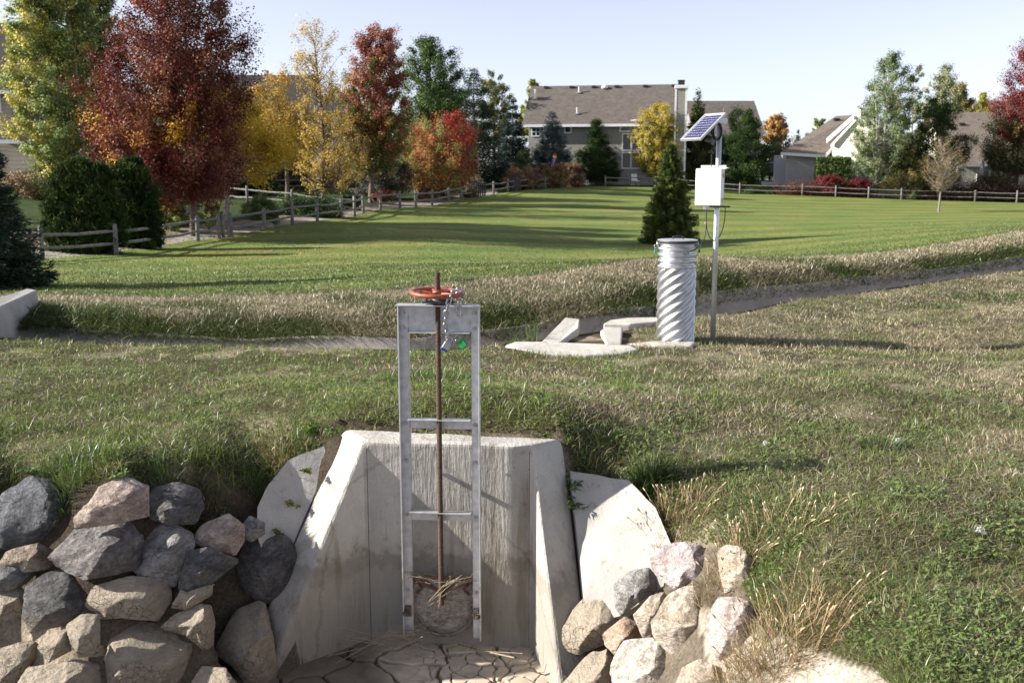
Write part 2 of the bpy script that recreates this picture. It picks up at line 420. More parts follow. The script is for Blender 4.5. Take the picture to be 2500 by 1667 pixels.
_pts = [P(*c) for c in _ctl] + [Vector(p) for p in [(-.6,4.6,-1.52),(-.6,3,-1.55),(-3.2,3.3,-1.52),(2.6,2.4,-.25),(0,1.4,-1.3),(4,1,-.2),(-4,1.5,-1.45),(-6,3.5,-1.4),(-.3,5.3,-1.5),(.1,4.8,-1.5)]]
_pts = np.array([tuple(p) for p in _pts])
def _uv(x, y):
    yy = np.maximum(y, .8) + .5
    return np.clip(x / yy, -.68, .68) * 2.2, np.log(yy) * 1.6
def _U(r2): return -np.power(np.maximum(r2, 1e-12), .6)
_cu, _cv = _uv(_pts[:, 0], _pts[:, 1])
_n = len(_pts)
_K = _U((_cu[:, None] - _cu[None]) ** 2 + (_cv[:, None] - _cv[None]) ** 2) + np.eye(_n) * 1e-3
_Pm = np.stack([np.ones(_n), _cu, _cv], 1)
_A = np.zeros((_n + 3, _n + 3)); _A[:_n, :_n] = _K; _A[:_n, _n:] = _Pm; _A[_n:, :_n] = _Pm.T
_w = np.linalg.solve(_A, np.concatenate([_pts[:, 2], np.zeros(3)]))
def base_z(x, y):
    x = np.asarray(x, float).ravel(); y = np.asarray(y, float).ravel()
    out = np.empty(len(x))
    for s in range(0, len(x), 40000):
        u, v = _uv(x[s:s + 40000], np.minimum(y[s:s + 40000], 110))
        out[s:s + 40000] = _U((u[:, None] - _cu) ** 2 + (v[:, None] - _cv) ** 2) @ _w[:_n] + _w[_n] + _w[_n + 1] * u + _w[_n + 2] * v
    k = sstep(92, 130, y)
    return out * (1 - k) + 1.0 * k

# ---- concrete ditch centre line (world) 
def _ditch_line():
    px = [-700, 0, 600, 1000, 1250, 1700, 1960, 2500, 3000, 3500]
    Y = [12.1, 12.15, 12.1, 11.95, 12.6, 14.7, 17.4, 23.8, 30.5, 38]
    pts = np.array([((p - 1250) / F * (y * CP + 2 * SP), y) for p, y in zip(px, Y)])
    # Catmull-Rom resample
    out = []
    for i in range(len(pts) - 1):
        p0 = pts[max(i - 1, 0)]; p1 = pts[i]; p2 = pts[i + 1]; p3 = pts[min(i + 2, len(pts) - 1)]
        for t in np.linspace(0, 1, 14, endpoint=False):
            out.append(.5 * ((2 * p1) + (-p0 + p2) * t + (2 * p0 - 5 * p1 + 4 * p2 - p3) * t * t + (-p0 + 3 * p1 - 3 * p2 + p3) * t ** 3))
    out.append(pts[-1]); return np.array(out)
DL = _ditch_line()
def ditch_d(x, y):
    x = np.asarray(x, float).ravel(); y = np.asarray(y, float).ravel()
    best = np.full(len(x), 1e9); sg = np.ones(len(x))
    for a, b in zip(DL[:-1], DL[1:]):
        d = b - a; L = d @ d
        t = np.clip(((x - a[0]) * d[0] + (y - a[1]) * d[1]) / L, 0, 1)
        ex = x - a[0] - t * d[0]; ey = y - a[1] - t * d[1]
        q = ex * ex + ey * ey; m = q < best
        best[m] = q[m]; sg[m] = np.sign(d[0] * ey - d[1] * ex)[m]
    return np.sqrt(best) * sg            # + = far side
HALF = .80
def ditch_carve(d):
    d = np.asarray(d, float)
    return -.52 * np.where(d > 0, 1 - np.clip((d - .50) / (HALF - .52), 0, 1), 1 - sstep(.05, .42, -d))

def bank_rise(d):
    """the far bank stands a little proud of the concrete lip"""
    return .24 * sstep(.74, 1.5, d) * (1 - sstep(1.8, 4.4, d)) + .05 * sstep(-.42, -.62, d) * sstep(-1.9, -1.0, d)

# ---- headwall plan (from the photograph)
HA = P(890, 1075, 6.36); HC = P(1298, 1085, 6.25)       # inner top corners
HB = P(668, 1628, 5.88)                                  # left toe (inner top edge)
HD = P(1367, 1690, 5.56)                                 # right toe
def off(p, q, d):
    """point p moved d to the left of direction p->q (plan)"""
    v = Vector((q.x - p.x, q.y - p.y, 0)).normalized(); n = Vector((-v.y, v.x, 0)); return p + n * d
nL = Vector((HA.x - HB.x, HA.y - HB.y, 0)).normalized(); nL = Vector((-nL.y, nL.x, 0))   # outward of the left wing
nR = Vector((HC.x - HD.x, HC.y - HD.y, 0)).normalized(); nR = Vector((nR.y, -nR.x, 0))
HAo = P(836, 1046, 6.68); HCo = P(1374, 1071, 6.50)
HBo = P(596, 1606, 5.99); HDo = P(1446, 1690, 5.60)
CHAN = [(HB.x, HB.y - .1), (HA.x - .1, HA.y + .12), (HC.x + .1, HC.y + .12), (HD.x + .06, HD.y - .1), (.3, 5.0), (-1.2, 5.0)]

def ground_z(x, y):
    x = np.asarray(x, float).ravel(); y = np.asarray(y, float).ravel()
    z = base_z(x, y)
    d = ditch_d(x, y)
    z = z + ditch_carve(d) + bank_rise(d) * sstep(4, 9, y)
    z = np.where(inpoly(x, y, CHAN), np.minimum(z, -1.75), z)
    for p, q, n, wd in ((HB, HA, nL, .27), (HD, HC, nR, .27)):      # earth stays just under the coping of the wings
        v = np.array([q.x - p.x, q.y - p.y]); L2 = v @ v
        t = ((x - p.x) * v[0] + (y - p.y) * v[1]) / L2; dl = (x - p.x) * n.x + (y - p.y) * n.y
        cz = p.z + (q.z - p.z) * np.clip(t, -.4, 1)
        lim = cz - .10 + np.maximum(dl - wd, 0) * 3.0 if p is HB else cz - .07 + np.maximum(dl - wd, 0) * 3.0
        z = np.where((t > -.4) & (t < 1.02) & (dl > -.02) & (dl < 1.3) & (y < 7), np.minimum(z, lim), z)
    v = HCo - HAo; t = ((x - HAo.x) * v.x + (y - HAo.y) * v.y) / (v.x ** 2 + v.y ** 2)
    yl = HAo.y + (HCo.y - HAo.y) * t
    z = np.where((t > -.12) & (t < 1.12) & (y < yl + .08) & (y > yl - .5), np.minimum(z, HA.z - .045), z)
    near = 1 - sstep(20, 45, y)
    z = z + (fnoise(x, y, .9, 3) - .5) * .07 * near + (fnoise(x, y, 9, 5) - .5) * .10 * sstep(14, 25, y)
    return z
def gz(x, y): return float(ground_z([x], [y])[0])

# ---- image-based outlines of the ground cover (points on the ground as the photograph shows them)
BARE = [(-900,1230),(0,1215),(130,1200),(250,1180),(480,1190),(560,1195),(600,1188),(690,1155),(748,1122),(805,1075),(842,1044),(1372,1062),(1384,1095),
        (1400,1150),(1450,1165),(1520,1165),(1560,1200),(1590,1300),(1640,1320),(1760,1330),(1800,1400),(1850,1500),(1960,1575),(2130,1635),(2230,1720),(2260,3500),(-900,3500)]
LAWN_EDGE = [(-900,722),(-300,720),(150,716),(350,722),(600,722),(850,716),(1100,702),(1300,682),(1500,657),(1700,634),(1900,614),(2150,592),(2500,561),(2800,540),(3400,510)]
EDGE_Y = [17.0,16.8,16.5,16.3,16.2,15.9,15.8,16.9,18.5,21,23.6,27,32,37,45]
def edge_y(px): return np.interp(px, [p[0] for p in LAWN_EDGE], EDGE_Y)
FENCE = [(-60,645,27.6),(103,637,29),(284,623,31),(391,607,34),(484,592,36),(535,587,37),(565,585,37.6),(645,572,40),(715,563,42.5),(775,553,44.5),(835,540,47),(866,537,48),(888,532,49.5),
         (930,521,51.5),(977,515,54),(1015,512,56),(1055,507,58),(1095,498,61),(1125,491,63.5),(1168,483,67),(1205,478,69.5),(1240,474,72),(1262,470,74),(1300,466,76.5),(1330,464,78),(1365,460,80.5),(1395,456,82.5)]
FARF = [(1395,456,82.5),(1478,457,84),(1536,458,84.5),(1600,462,84.5),(1700,470,83.5),(1806,477,82.5),(1958,483,81.5),(2040,485,81),(2120,487,80.5),(2200,488,80),(2290,490,80),(2380,492,79.5),(2482,494,79),(2600,498,78.5),(2720,502,78)]
def fence_y(px): 
    k = [f for f in FENCE] + FARF[1:]
    return np.interp(px, [-900] + [f[0] for f in k] + [3400], [22] + [f[2] for f in k] + [76])

def build_ground():
    cols = np.concatenate([np.linspace(-9000, -900, 26), np.linspace(-860, -160, 30), np.arange(-150, 2651, 9), np.linspace(2700, 3500, 34), np.linspace(3700, 12000, 26)])
    rows = np.concatenate([np.linspace(.6, 3, 22), np.arange(3.05, 7.2, .035), np.arange(7.2, 14, .05), np.arange(14, 32, .12), np.arange(32, 100, .5), np.geomspace(101, 3500, 46)])
    Yg, Pg = np.meshgrid(rows, cols, indexing='ij')
    X = (Pg - 1250) / F * (Yg * CP + 1.5)
    x = X.ravel(); y = Yg.ravel(); z = ground_z(x, y)
    px, py = proj(x, y, z)
    # what lies on it
    c = np.zeros((len(x), 3))
    soil = np.array([.085, .072, .044]); mud = np.array([.36, .30, .225]); dark = np.array([.07, .055, .04])
    c[:] = soil
    n = fnoise(x, y, .5, 9)[:, None]
    straw = np.array([.36, .305, .215]); n = sstep(.56, .72, fnoise(x, y, .45, 61))[:, None]; c = c * (1 - n * .8) + straw * n * .8
    bare = inpoly(px, py, BARE) & (y < 7)
    k = (sstep(-.75, -1.05, z) * (px < 1000) + (px >= 1000) * .35)[:, None] * (1 - .72 * (px < 1000) * sstep(140, 240, px))[:, None]
    c = np.where(bare[:, None], dark * (1 - k) + mud * k, c)  # earth among the boulders darkened; shade of the gaps put into its colour
    slab = inpoly(px, py, [(1690,1480),(1780,1500),(1900,1560),(2150,1640),(2300,1800),(1700,1800),(1730,1600)]) & (y < 7)
    c = np.where(slab[:, None], np.array([.48, .42, .34]), c)
    d = ditch_d(x, y)
    yard = y > fence_y(px)
    nn = fnoise(x, y, 2.2, 21)[:, None]
    yg = np.array([.028, .05, .014]) * (1 - nn) + np.array([.06, .085, .025]) * nn
    c = np.where(yard[:, None], yg, c)
    dist = (y - fence_y(px))
    grav = yard & (px < 1210) & (dist < (4.0 + 3 * fnoise(x, y, 4, 4))) 
    gc = np.array([.40, .36, .32]); mul = np.array([.19, .125, .07])
    g2 = sstep(.42, .55, fnoise(x, y, 3.0, 31))[:, None]
    near = sstep(1.3, 2.4, dist + 1.2 * (fnoise(x, y, 2.5, 14) - .5))[:, None]
    c = np.where(grav[:, None], gc * (1 - near) + (gc * .4 + mul * .6) * near, c)
    nr, nc = Yg.shape
    i = np.arange(nr * nc).reshape(nr, nc)
    q = np.stack([i[:-1, :-1], i[:-1, 1:], i[1:, 1:], i[1:, :-1]], -1).reshape(-1, 4)
    o = mesh_np('ground', np.stack([x, y, z], 1), [q], M['ground'], None, c, True)
    tag(o, 'grassy and bare earth ground of the berm, banks and yards', 'ground', kind='structure')

def build_lawn():
    px = np.arange(-700, 3301, 14.0); s = np.linspace(0, 1, 150) ** 1.5
    y0 = edge_y(px) + (vnoise(px, px * 0, 60, 5) - .5) * .5; y1 = fence_y(px) - .1
    Yg = y0[None] + (y1 - y0)[None] * s[:, None]; Pg = np.repeat(px[None], len(s), 0)
    x = ((Pg - 1250) / F * (Yg * CP + 1.5)).ravel(); y = Yg.ravel()
    z = ground_z(x, y) + .012
    nr, nc = Yg.shape; i = np.arange(nr * nc).reshape(nr, nc)
    q = np.stack([i[:-1, :-1], i[:-1, 1:], i[1:, 1:], i[1:, :-1]], -1).reshape(-1, 4)
    # lift the far part enough to clear the coarser ground sheet
    z = z + .02 * sstep(20, 40, y)
    o = mesh_np('lawn', np.stack([x, y, z], 1), [q], M['lawn'], None, None, True)
    tag(o, 'wide mown green lawn between the ditch bank and rail fences', 'lawn', kind='structure')

def build_ditch():
    # lining: swept profile
    tang = np.gradient(DL, axis=0); tang /= np.linalg.norm(tang, axis=1)[:, None]
    nrm = np.stack([-tang[:, 1], tang[:, 0]], 1)
    ds = np.concatenate([np.linspace(-.40, .45, 14), np.linspace(.5, .80, 13)])
    x = DL[:, None, 0] + nrm[:, None, 0] * ds; y = DL[:, None, 1] + nrm[:, None, 1] * ds
    z = base_z(x, y) + np.tile(ditch_carve(ds), len(DL)) + .05
    nr, nc = x.shape; i = np.arange(nr * nc).reshape(nr, nc)
    q = np.stack([i[:-1, :-1], i[1:, :-1], i[1:, 1:], i[:-1, 1:]], -1).reshape(-1, 4)
    V = np.stack([x.ravel(), y.ravel(), z], 1)
    # joints: thin grooves every few metres come from a crease in the lining
    o = mesh_np('concrete_ditch', V, [q], M['ditchcon'], None, None, True)
    tag(o, 'shallow concrete lined ditch running behind the grassy berm', 'ditch', kind='structure')

build_ground(); build_lawn(); build_ditch()

# ================================================================== HEADWALL
def build_headwall():
    zb = -1.9
    def sec(inn, out):
        return [Vector((inn.x, inn.y, zb)), Vector(inn), Vector(out), Vector((out.x, out.y, zb))]
    HAo2 = Vector((HAo.x, HAo.y, HAo.z)); HCo2 = Vector((HCo.x, HCo.y, HCo.z))
    # corners carry a second outer point so that the coping turns like the real one
    A1 = HA + nL * .25; A1.z = HA.z
    secs = [sec(HB, HBo), sec(HA, HAo2), sec(HC, HCo2), sec(HD, HDo)]
    bm = bmesh.new(); rows = []
    # subdivide along the run so the edges can wander a little
    def lerp(a, b, t): return [p.lerp(q, t) for p, q in zip(a, b)]
    full = []
    for s0, s1, n in ((secs[0], secs[1], 14), (secs[1], secs[2], 14), (secs[2], secs[3], 14)):
        for k in range(n): full.append(lerp(s0, s1, k / n))
    full.append(secs[3])
    for i, s in enumerate(full):
        for j in (1, 2):
            p = s[j]; w = .008
            s[j] = p + Vector(((vnoise([i * 1.0], [j * 9.0], 2.3, 1)[0] - .5) * w, (vnoise([i * 1.0], [j * 7.0], 1.9, 2)[0] - .5) * w, (vnoise([i * 1.0], [j * 5.0], 2.1, 3)[0] - .5) * w * 1.6))
        rows.append([bm.verts.new(p) for p in s])
    for a, b in zip(rows[:-1], rows[1:]):
        for j in range(4):
            bm.faces.new((a[j], b[j], b[(j + 1) % 4], a[(j + 1) % 4]))
    for f in bm.faces:      # board-marked back wall takes the darker copy, its shade put into the colour
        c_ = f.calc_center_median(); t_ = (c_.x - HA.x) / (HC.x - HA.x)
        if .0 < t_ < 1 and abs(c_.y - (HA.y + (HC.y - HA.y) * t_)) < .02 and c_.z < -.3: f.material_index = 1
    bm.faces.new(rows[0]); bm.faces.new(rows[-1][::-1])
    bmesh.ops.recalc_face_normals(bm, faces=bm.faces)
    me = bpy.data.meshes.new('headwall'); bm.to_mesh(me); bm.free()
    me.materials.append(M['concrete']); me.materials.append(M['boardform_shaded']); o = new_obj('headwall', me)
    b = o.modifiers.new('bevel', 'BEVEL'); b.width = .03; b.segments = 3; b.limit_method = 'ANGLE'; b.angle_limit = .8
    tag(o, 'pale concrete outlet headwall with two sloping wings behind the gate', 'headwall')
    for q, s_ in ((HA, 1), (HC, -1)):
        m = MB(); w_ = Vector((HC.x - HA.x, HC.y - HA.y, 0)).normalized(); c_ = q + w_ * s_ * .012 + Vector((w_.y, -w_.x, 0)) * .001
        m.box((c_.x, c_.y, (q.z - .05 - 1.5) / 2), (.007, .006, 1.45 + q.z), Matrix.Rotation(math.atan2(w_.y, w_.x), 3, 'Z')); m.build('corner_joint', M['joint'], o)
build_headwall()

def slab(name, pix, label, m, thick=.2, cat='slab'):
    """sloping cast slab whose top face passes through the given points; gently uneven"""
    v = []
    for a, b_, y in pix:
        v.append(P(a, b_, y - (.18 if a > 1000 else .03)))
    c = sum(v, Vector()) / len(v)
    bm = bmesh.new()
    top = [bm.verts.new(p - c) for p in v]; bm.faces.new(top)
    bmesh.ops.triangulate(bm, faces=bm.faces[:])
    bmesh.ops.subdivide_edges(bm, edges=bm.edges[:], cuts=5, use_grid_fill=True)
    for q in bm.verts:
        k = (fnoise([q.co.x + 5], [q.co.z * 1.5 + q.co.y + 3], .25, 8)[0] - .5) * .05
        q.co += Vector((0, -.3, 1)).normalized() * k
    g = bmesh.ops.extrude_face_region(bm, geom=bm.faces[:])
    for q in g['geom']:
        if isinstance(q, bmesh.types.BMVert): q.co += Vector((0, .12, -thick))
    bmesh.ops.recalc_face_normals(bm, faces=bm.faces)
    me = bpy.data.meshes.new(name); bm.to_mesh(me); bm.free()
    me.polygons.foreach_set('use_smooth', np.ones(len(me.polygons), bool))
    o = new_obj(name, me, m); o.location = c; tag(o, label, cat)
    e = o.modifiers.new('edge', 'EDGE_SPLIT'); e.split_angle = 1.0
    return o
slab('concrete_apron', [(628,1235,6.36),(655,1180,6.46),(705,1125,6.59),(790,1085,6.66),(806,1120,6.61),(771,1200,6.51),(732,1290,6.40),(692,1385,6.29),(650,1370,6.24),(628,1310,6.25)],
     'weedy grey slab wedged between left wing of headwall and boulders', M['concrete3'])
slab('concrete_apron', [(1392,1148,6.48),(1450,1158,6.45),(1535,1170,6.36),(1600,1240,6.10),(1640,1330,5.86),(1620,1430,5.75),(1520,1500,5.82),(1432,1520,5.92),(1412,1330,6.22)],
     'bright sunlit slab sloping down beside the right wing of headwall', M['concrete4'])

# ---- cracked mud inside the outlet
def build_mud():
    xs = np.arange(-2.3, 1.0, .007); ys = np.arange(4.3, 6.42, .007)
    X, Y = np.meshgrid(xs, ys); x = X.ravel(); y = Y.ravel()
    zf = P(885, 1560, 6.36).z; zr = P(1290, 1580, 6.25).z
    z = zf + (zr - zf) * np.clip((x + .96) / 1.08, -.5, 1.3) - .05 * sstep(6.2, 5.2, y)
    def crack(cell, seed, wdt):
        r = np.random.default_rng(seed)
        wx = x + (fnoise(x, y, cell * .6, seed) - .5) * cell * .5; wy = y + (fnoise(x, y, cell * .6, seed + 5) - .5) * cell * .5
        gx = np.floor(wx / cell).astype(int); gy = np.floor(wy / cell).astype(int)
        D = []
        for a in (-1, 0, 1):
            for b in (-1, 0, 1):
                hx = _hash(gx + a, gy + b, seed); hy = _hash(gx + a, gy + b, seed + 3)
                D.append(np.hypot((gx + a + .1 + .8 * hx) * cell - wx, (gy + b + .1 + .8 * hy) * cell - wy))
        D = np.sort(np.stack(D), 0); e = D[1] - D[0]
        return 1 - sstep(wdt * .45, wdt, e), sstep(0, cell * .5, e)
    c1, e1 = crack(.36, 3, .021); c2, e2 = crack(.125, 8, .0085)
    fine = sstep(-.75, -.25, x) * (1 - .4 * sstep(-.1, .3, x))
    cr = np.maximum(c1, c2 * fine * sstep(.3, .45, fnoise(x, y, .5, 77)))
    z = z - cr * .035 + e1 * .0015 + (fnoise(x, y, .5, 4) - .5) * .02
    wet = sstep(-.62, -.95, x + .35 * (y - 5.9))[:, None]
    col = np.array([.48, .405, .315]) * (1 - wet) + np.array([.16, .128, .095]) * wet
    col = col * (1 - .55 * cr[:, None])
    nr, nc = X.shape; i = np.arange(nr * nc).reshape(nr, nc)
    q = np.stack([i[:-1, :-1], i[:-1, 1:], i[1:, 1:], i[1:, :-1]], -1).reshape(-1, 4)
    # keep only the basin between the wings and its mouth
    keep = inpoly(x, y, [(HB.x - .3, HB.y + .05), (HA.x - .12, HA.y + .16), (HC.x + .12, HC.y + .16), (HD.x + .12, HD.y), (.75, 4.3), (-2.3, 4.3), (-2.2, 5.3)])
    q = q[keep[q].all(1)]
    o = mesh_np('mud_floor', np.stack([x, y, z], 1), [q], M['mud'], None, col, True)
    tag(o, 'dry cracked mud floor inside the concrete outlet', 'mud', kind='structure')
build_mud()

# ================================================================== ROCKS
def rock(pix, Y, label, mat, seed, thick=.75, cuts=9, name='boulder', group=None, tilt=None):
    """pix: outline in photograph pixels; Y: distance of its middle. A faceted stone of that outline and real depth."""
    r = np.random.default_rng(seed)
    poly = np.array(pix, float); 
    # centroid
    a = 0; cx = 0; cy = 0
    for i in range(len(poly)):
        x0, y0 = poly[i]; x1, y1 = poly[(i + 1) % len(poly)]; k = x0 * y1 - x1 * y0; a += k; cx += (x0 + x1) * k; cy += (y0 + y1) * k
    cx /= 3 * a; cy /= 3 * a
    C = P(cx, cy, Y)
    mpp = (C - Vector((0, 0, EYE))).dot(Vector((0, CP, -SP))) / F
    loc = (poly - [cx, cy]) * mpp * 1.03; loc[:, 1] *= -1
    # radial outline
    th = np.linspace(-math.pi, math.pi, 361)
    R = np.zeros(361)
    for t_i, t in enumerate(th):
        d = np.array([math.cos(t), math.sin(t)]); best = .02
        for i in range(len(loc)):
            p = loc[i]; q = loc[(i + 1) % len(loc)]; e = q - p
            den = d[0] * e[1] - d[1] * e[0]
            if abs(den) < 1e-9: continue
            u = (p[0] * e[1] - p[1] * e[0]) / den; v = (p[0] * d[1] - p[1] * d[0]) / den
            if u > 0 and -1e-6 <= v <= 1 + 1e-6: best = max(best, u)
        R[t_i] = best
    kk = np.array([1, 2, 1.]); kk /= kk.sum()
    R = np.convolve(np.concatenate([R[-2:-1], R, R[1:2]]), kk, 'valid')
    bm = bmesh.new(); bmesh.ops.create_icosphere(bm, subdivisions=5, radius=1)
    V = np.array([v.co[:] for v in bm.verts]); Fc = np.array([[v.index for v in f.verts] for f in bm.faces]); bm.free()
    rho = np.hypot(V[:, 0], V[:, 1]); ang = np.arctan2(V[:, 1], V[:, 0])
    Ri = np.interp(ang, th, R); rm = math.sqrt(R.mean() * np.median(R))
    rr = np.minimum(rho ** .62, 1)
    Q = np.stack([Ri * rr * np.cos(ang), Ri * rr * np.sin(ang), np.sign(V[:, 2]) * np.abs(V[:, 2]) ** .8 * rm * thick], 1)
    def n3(s_, sd): return (fnoise(Q[:, 0] + Q[:, 2] * .7 + seed, Q[:, 1] - Q[:, 2] * .6, s_, sd) + fnoise(Q[:, 1] + seed * 2, Q[:, 2] + Q[:, 0] * .4, s_, sd + 9) - 1)
    def cut(a, tl, q, k=.97):
        n = np.array([math.cos(a) * math.sin(tl), math.sin(a) * math.sin(tl), math.cos(tl)]); s_ = Q @ n; h = np.quantile(s_, q); ex = s_ - h; m = ex > 0
        Q[m] -= np.outer(ex[m] * k, n)
    Q = Q + (V * (n3(rm * .9, seed + 20) * .16 * rm)[:, None])
    D2 = math.radians
    # one broad break turned up towards the left, then smaller ones round it
    cut(D2(r.uniform(100, 150)), r.uniform(.85, 1.15), r.uniform(.42, .58)); cut(D2(r.uniform(-60, 10)), r.uniform(.55, .95), r.uniform(.60, .76))
    cut(D2(r.uniform(165, 205)), r.uniform(.8, 1.15), r.uniform(.68, .82)); cut(D2(r.uniform(225, 290)), r.uniform(.5, .95), r.uniform(.62, .80)); cut(D2(r.uniform(40, 85)), r.uniform(.8, 1.2), r.uniform(.72, .86))
    for k in range(cuts): cut(r.uniform(0, 6.28), r.uniform(.35, 1.25), r.uniform(.88, .97), .9)
    nr = Q / (np.linalg.norm(Q, axis=1)[:, None] + 1e-9)
    ridg = np.abs(n3(rm * .6, seed + 40)); tq = n3(rm * .75, seed + 60) * 5.0; terr = (np.floor(tq) + sstep(.78, 1.0, tq - np.floor(tq))) / 5.0
    Q = Q + nr * ((terr * .085 + n3(rm * .32, seed + 3) * .04 - ridg * .07 + n3(rm * .12, seed + 5) * .03 + n3(rm * .05, seed + 7) * .012) * rm)[:, None]
    # hold the traced outline: stretch each direction until the stone reaches it
    a2 = np.arctan2(Q[:, 1], Q[:, 0]); rr2 = np.hypot(Q[:, 0], Q[:, 1]); nb = 72; bi = ((a2 + math.pi) / (2 * math.pi) * nb).astype(int) % nb
    mx = np.zeros(nb); np.maximum.at(mx, bi, rr2); mx = np.convolve(np.concatenate([mx[-1:], mx, mx[:1]]), [.25, .5, .25], 'valid')
    bc = (np.arange(nb) + .5) / nb * 2 * math.pi - math.pi; want = np.interp(bc, th, R) / np.maximum(mx, 1e-4)
    sc = np.interp(a2, np.concatenate([[bc[-1] - 2 * math.pi], bc, [bc[0] + 2 * math.pi]]), np.concatenate([[want[-1]], want, [want[0]]]))
    Q[:, :2] *= np.clip(sc, .7, 2.2)[:, None]
    # camera-facing frame -> world (the stone itself is a world object)
    rt = np.array([1, 0, 0]); d = np.array(C - Vector((0, 0, EYE))); d /= np.linalg.norm(d)
    rt = np.cross(d, [0, 0, 1]); rt /= np.linalg.norm(rt); up = np.cross(rt, d)
    W = Q[:, :1] * rt + Q[:, 1:2] * up - Q[:, 2:3] * d
    o = mesh_np(name, W, [Fc], mat, None, None, False)
    o.location = C; tag(o, label, 'boulder', group)
    return o

BLUE = lambda mud: m_rock('blue_grey_stone', (.075, .08, .092), (.15, .155, .165), (.22, .215, .215), mud)
DARK = lambda mud: m_rock('dark_grey_stone', (.065, .065, .066), (.13, .125, .12), (.19, .18, .165), mud)
GREY = lambda mud: m_rock('grey_stone', (.19, .18, .175), (.30, .285, .27), (.40, .385, .36), mud)
PINK = lambda mud: m_rock('pink_stone', (.30, .225, .185), (.44, .35, .295), (.54, .46, .40), mud)
TAN = lambda mud: m_rock('tan_stone', (.34, .27, .19), (.48, .40, .31), (.58, .51, .42), mud)
WARM = lambda mud: m_rock('rusty_stone', (.18, .125, .09), (.32, .255, .195), (.46, .40, .33), mud)
def z4(l): return [(x / 2.541, 1050 + y / 2.541) for x, y in l]
def z6(l): return [(1300 + x / 1.96, 1100 + y / 1.96) for x, y in l]
GL = 'riprap boulders left of the headwall'; GR = 'riprap boulders right of the headwall'
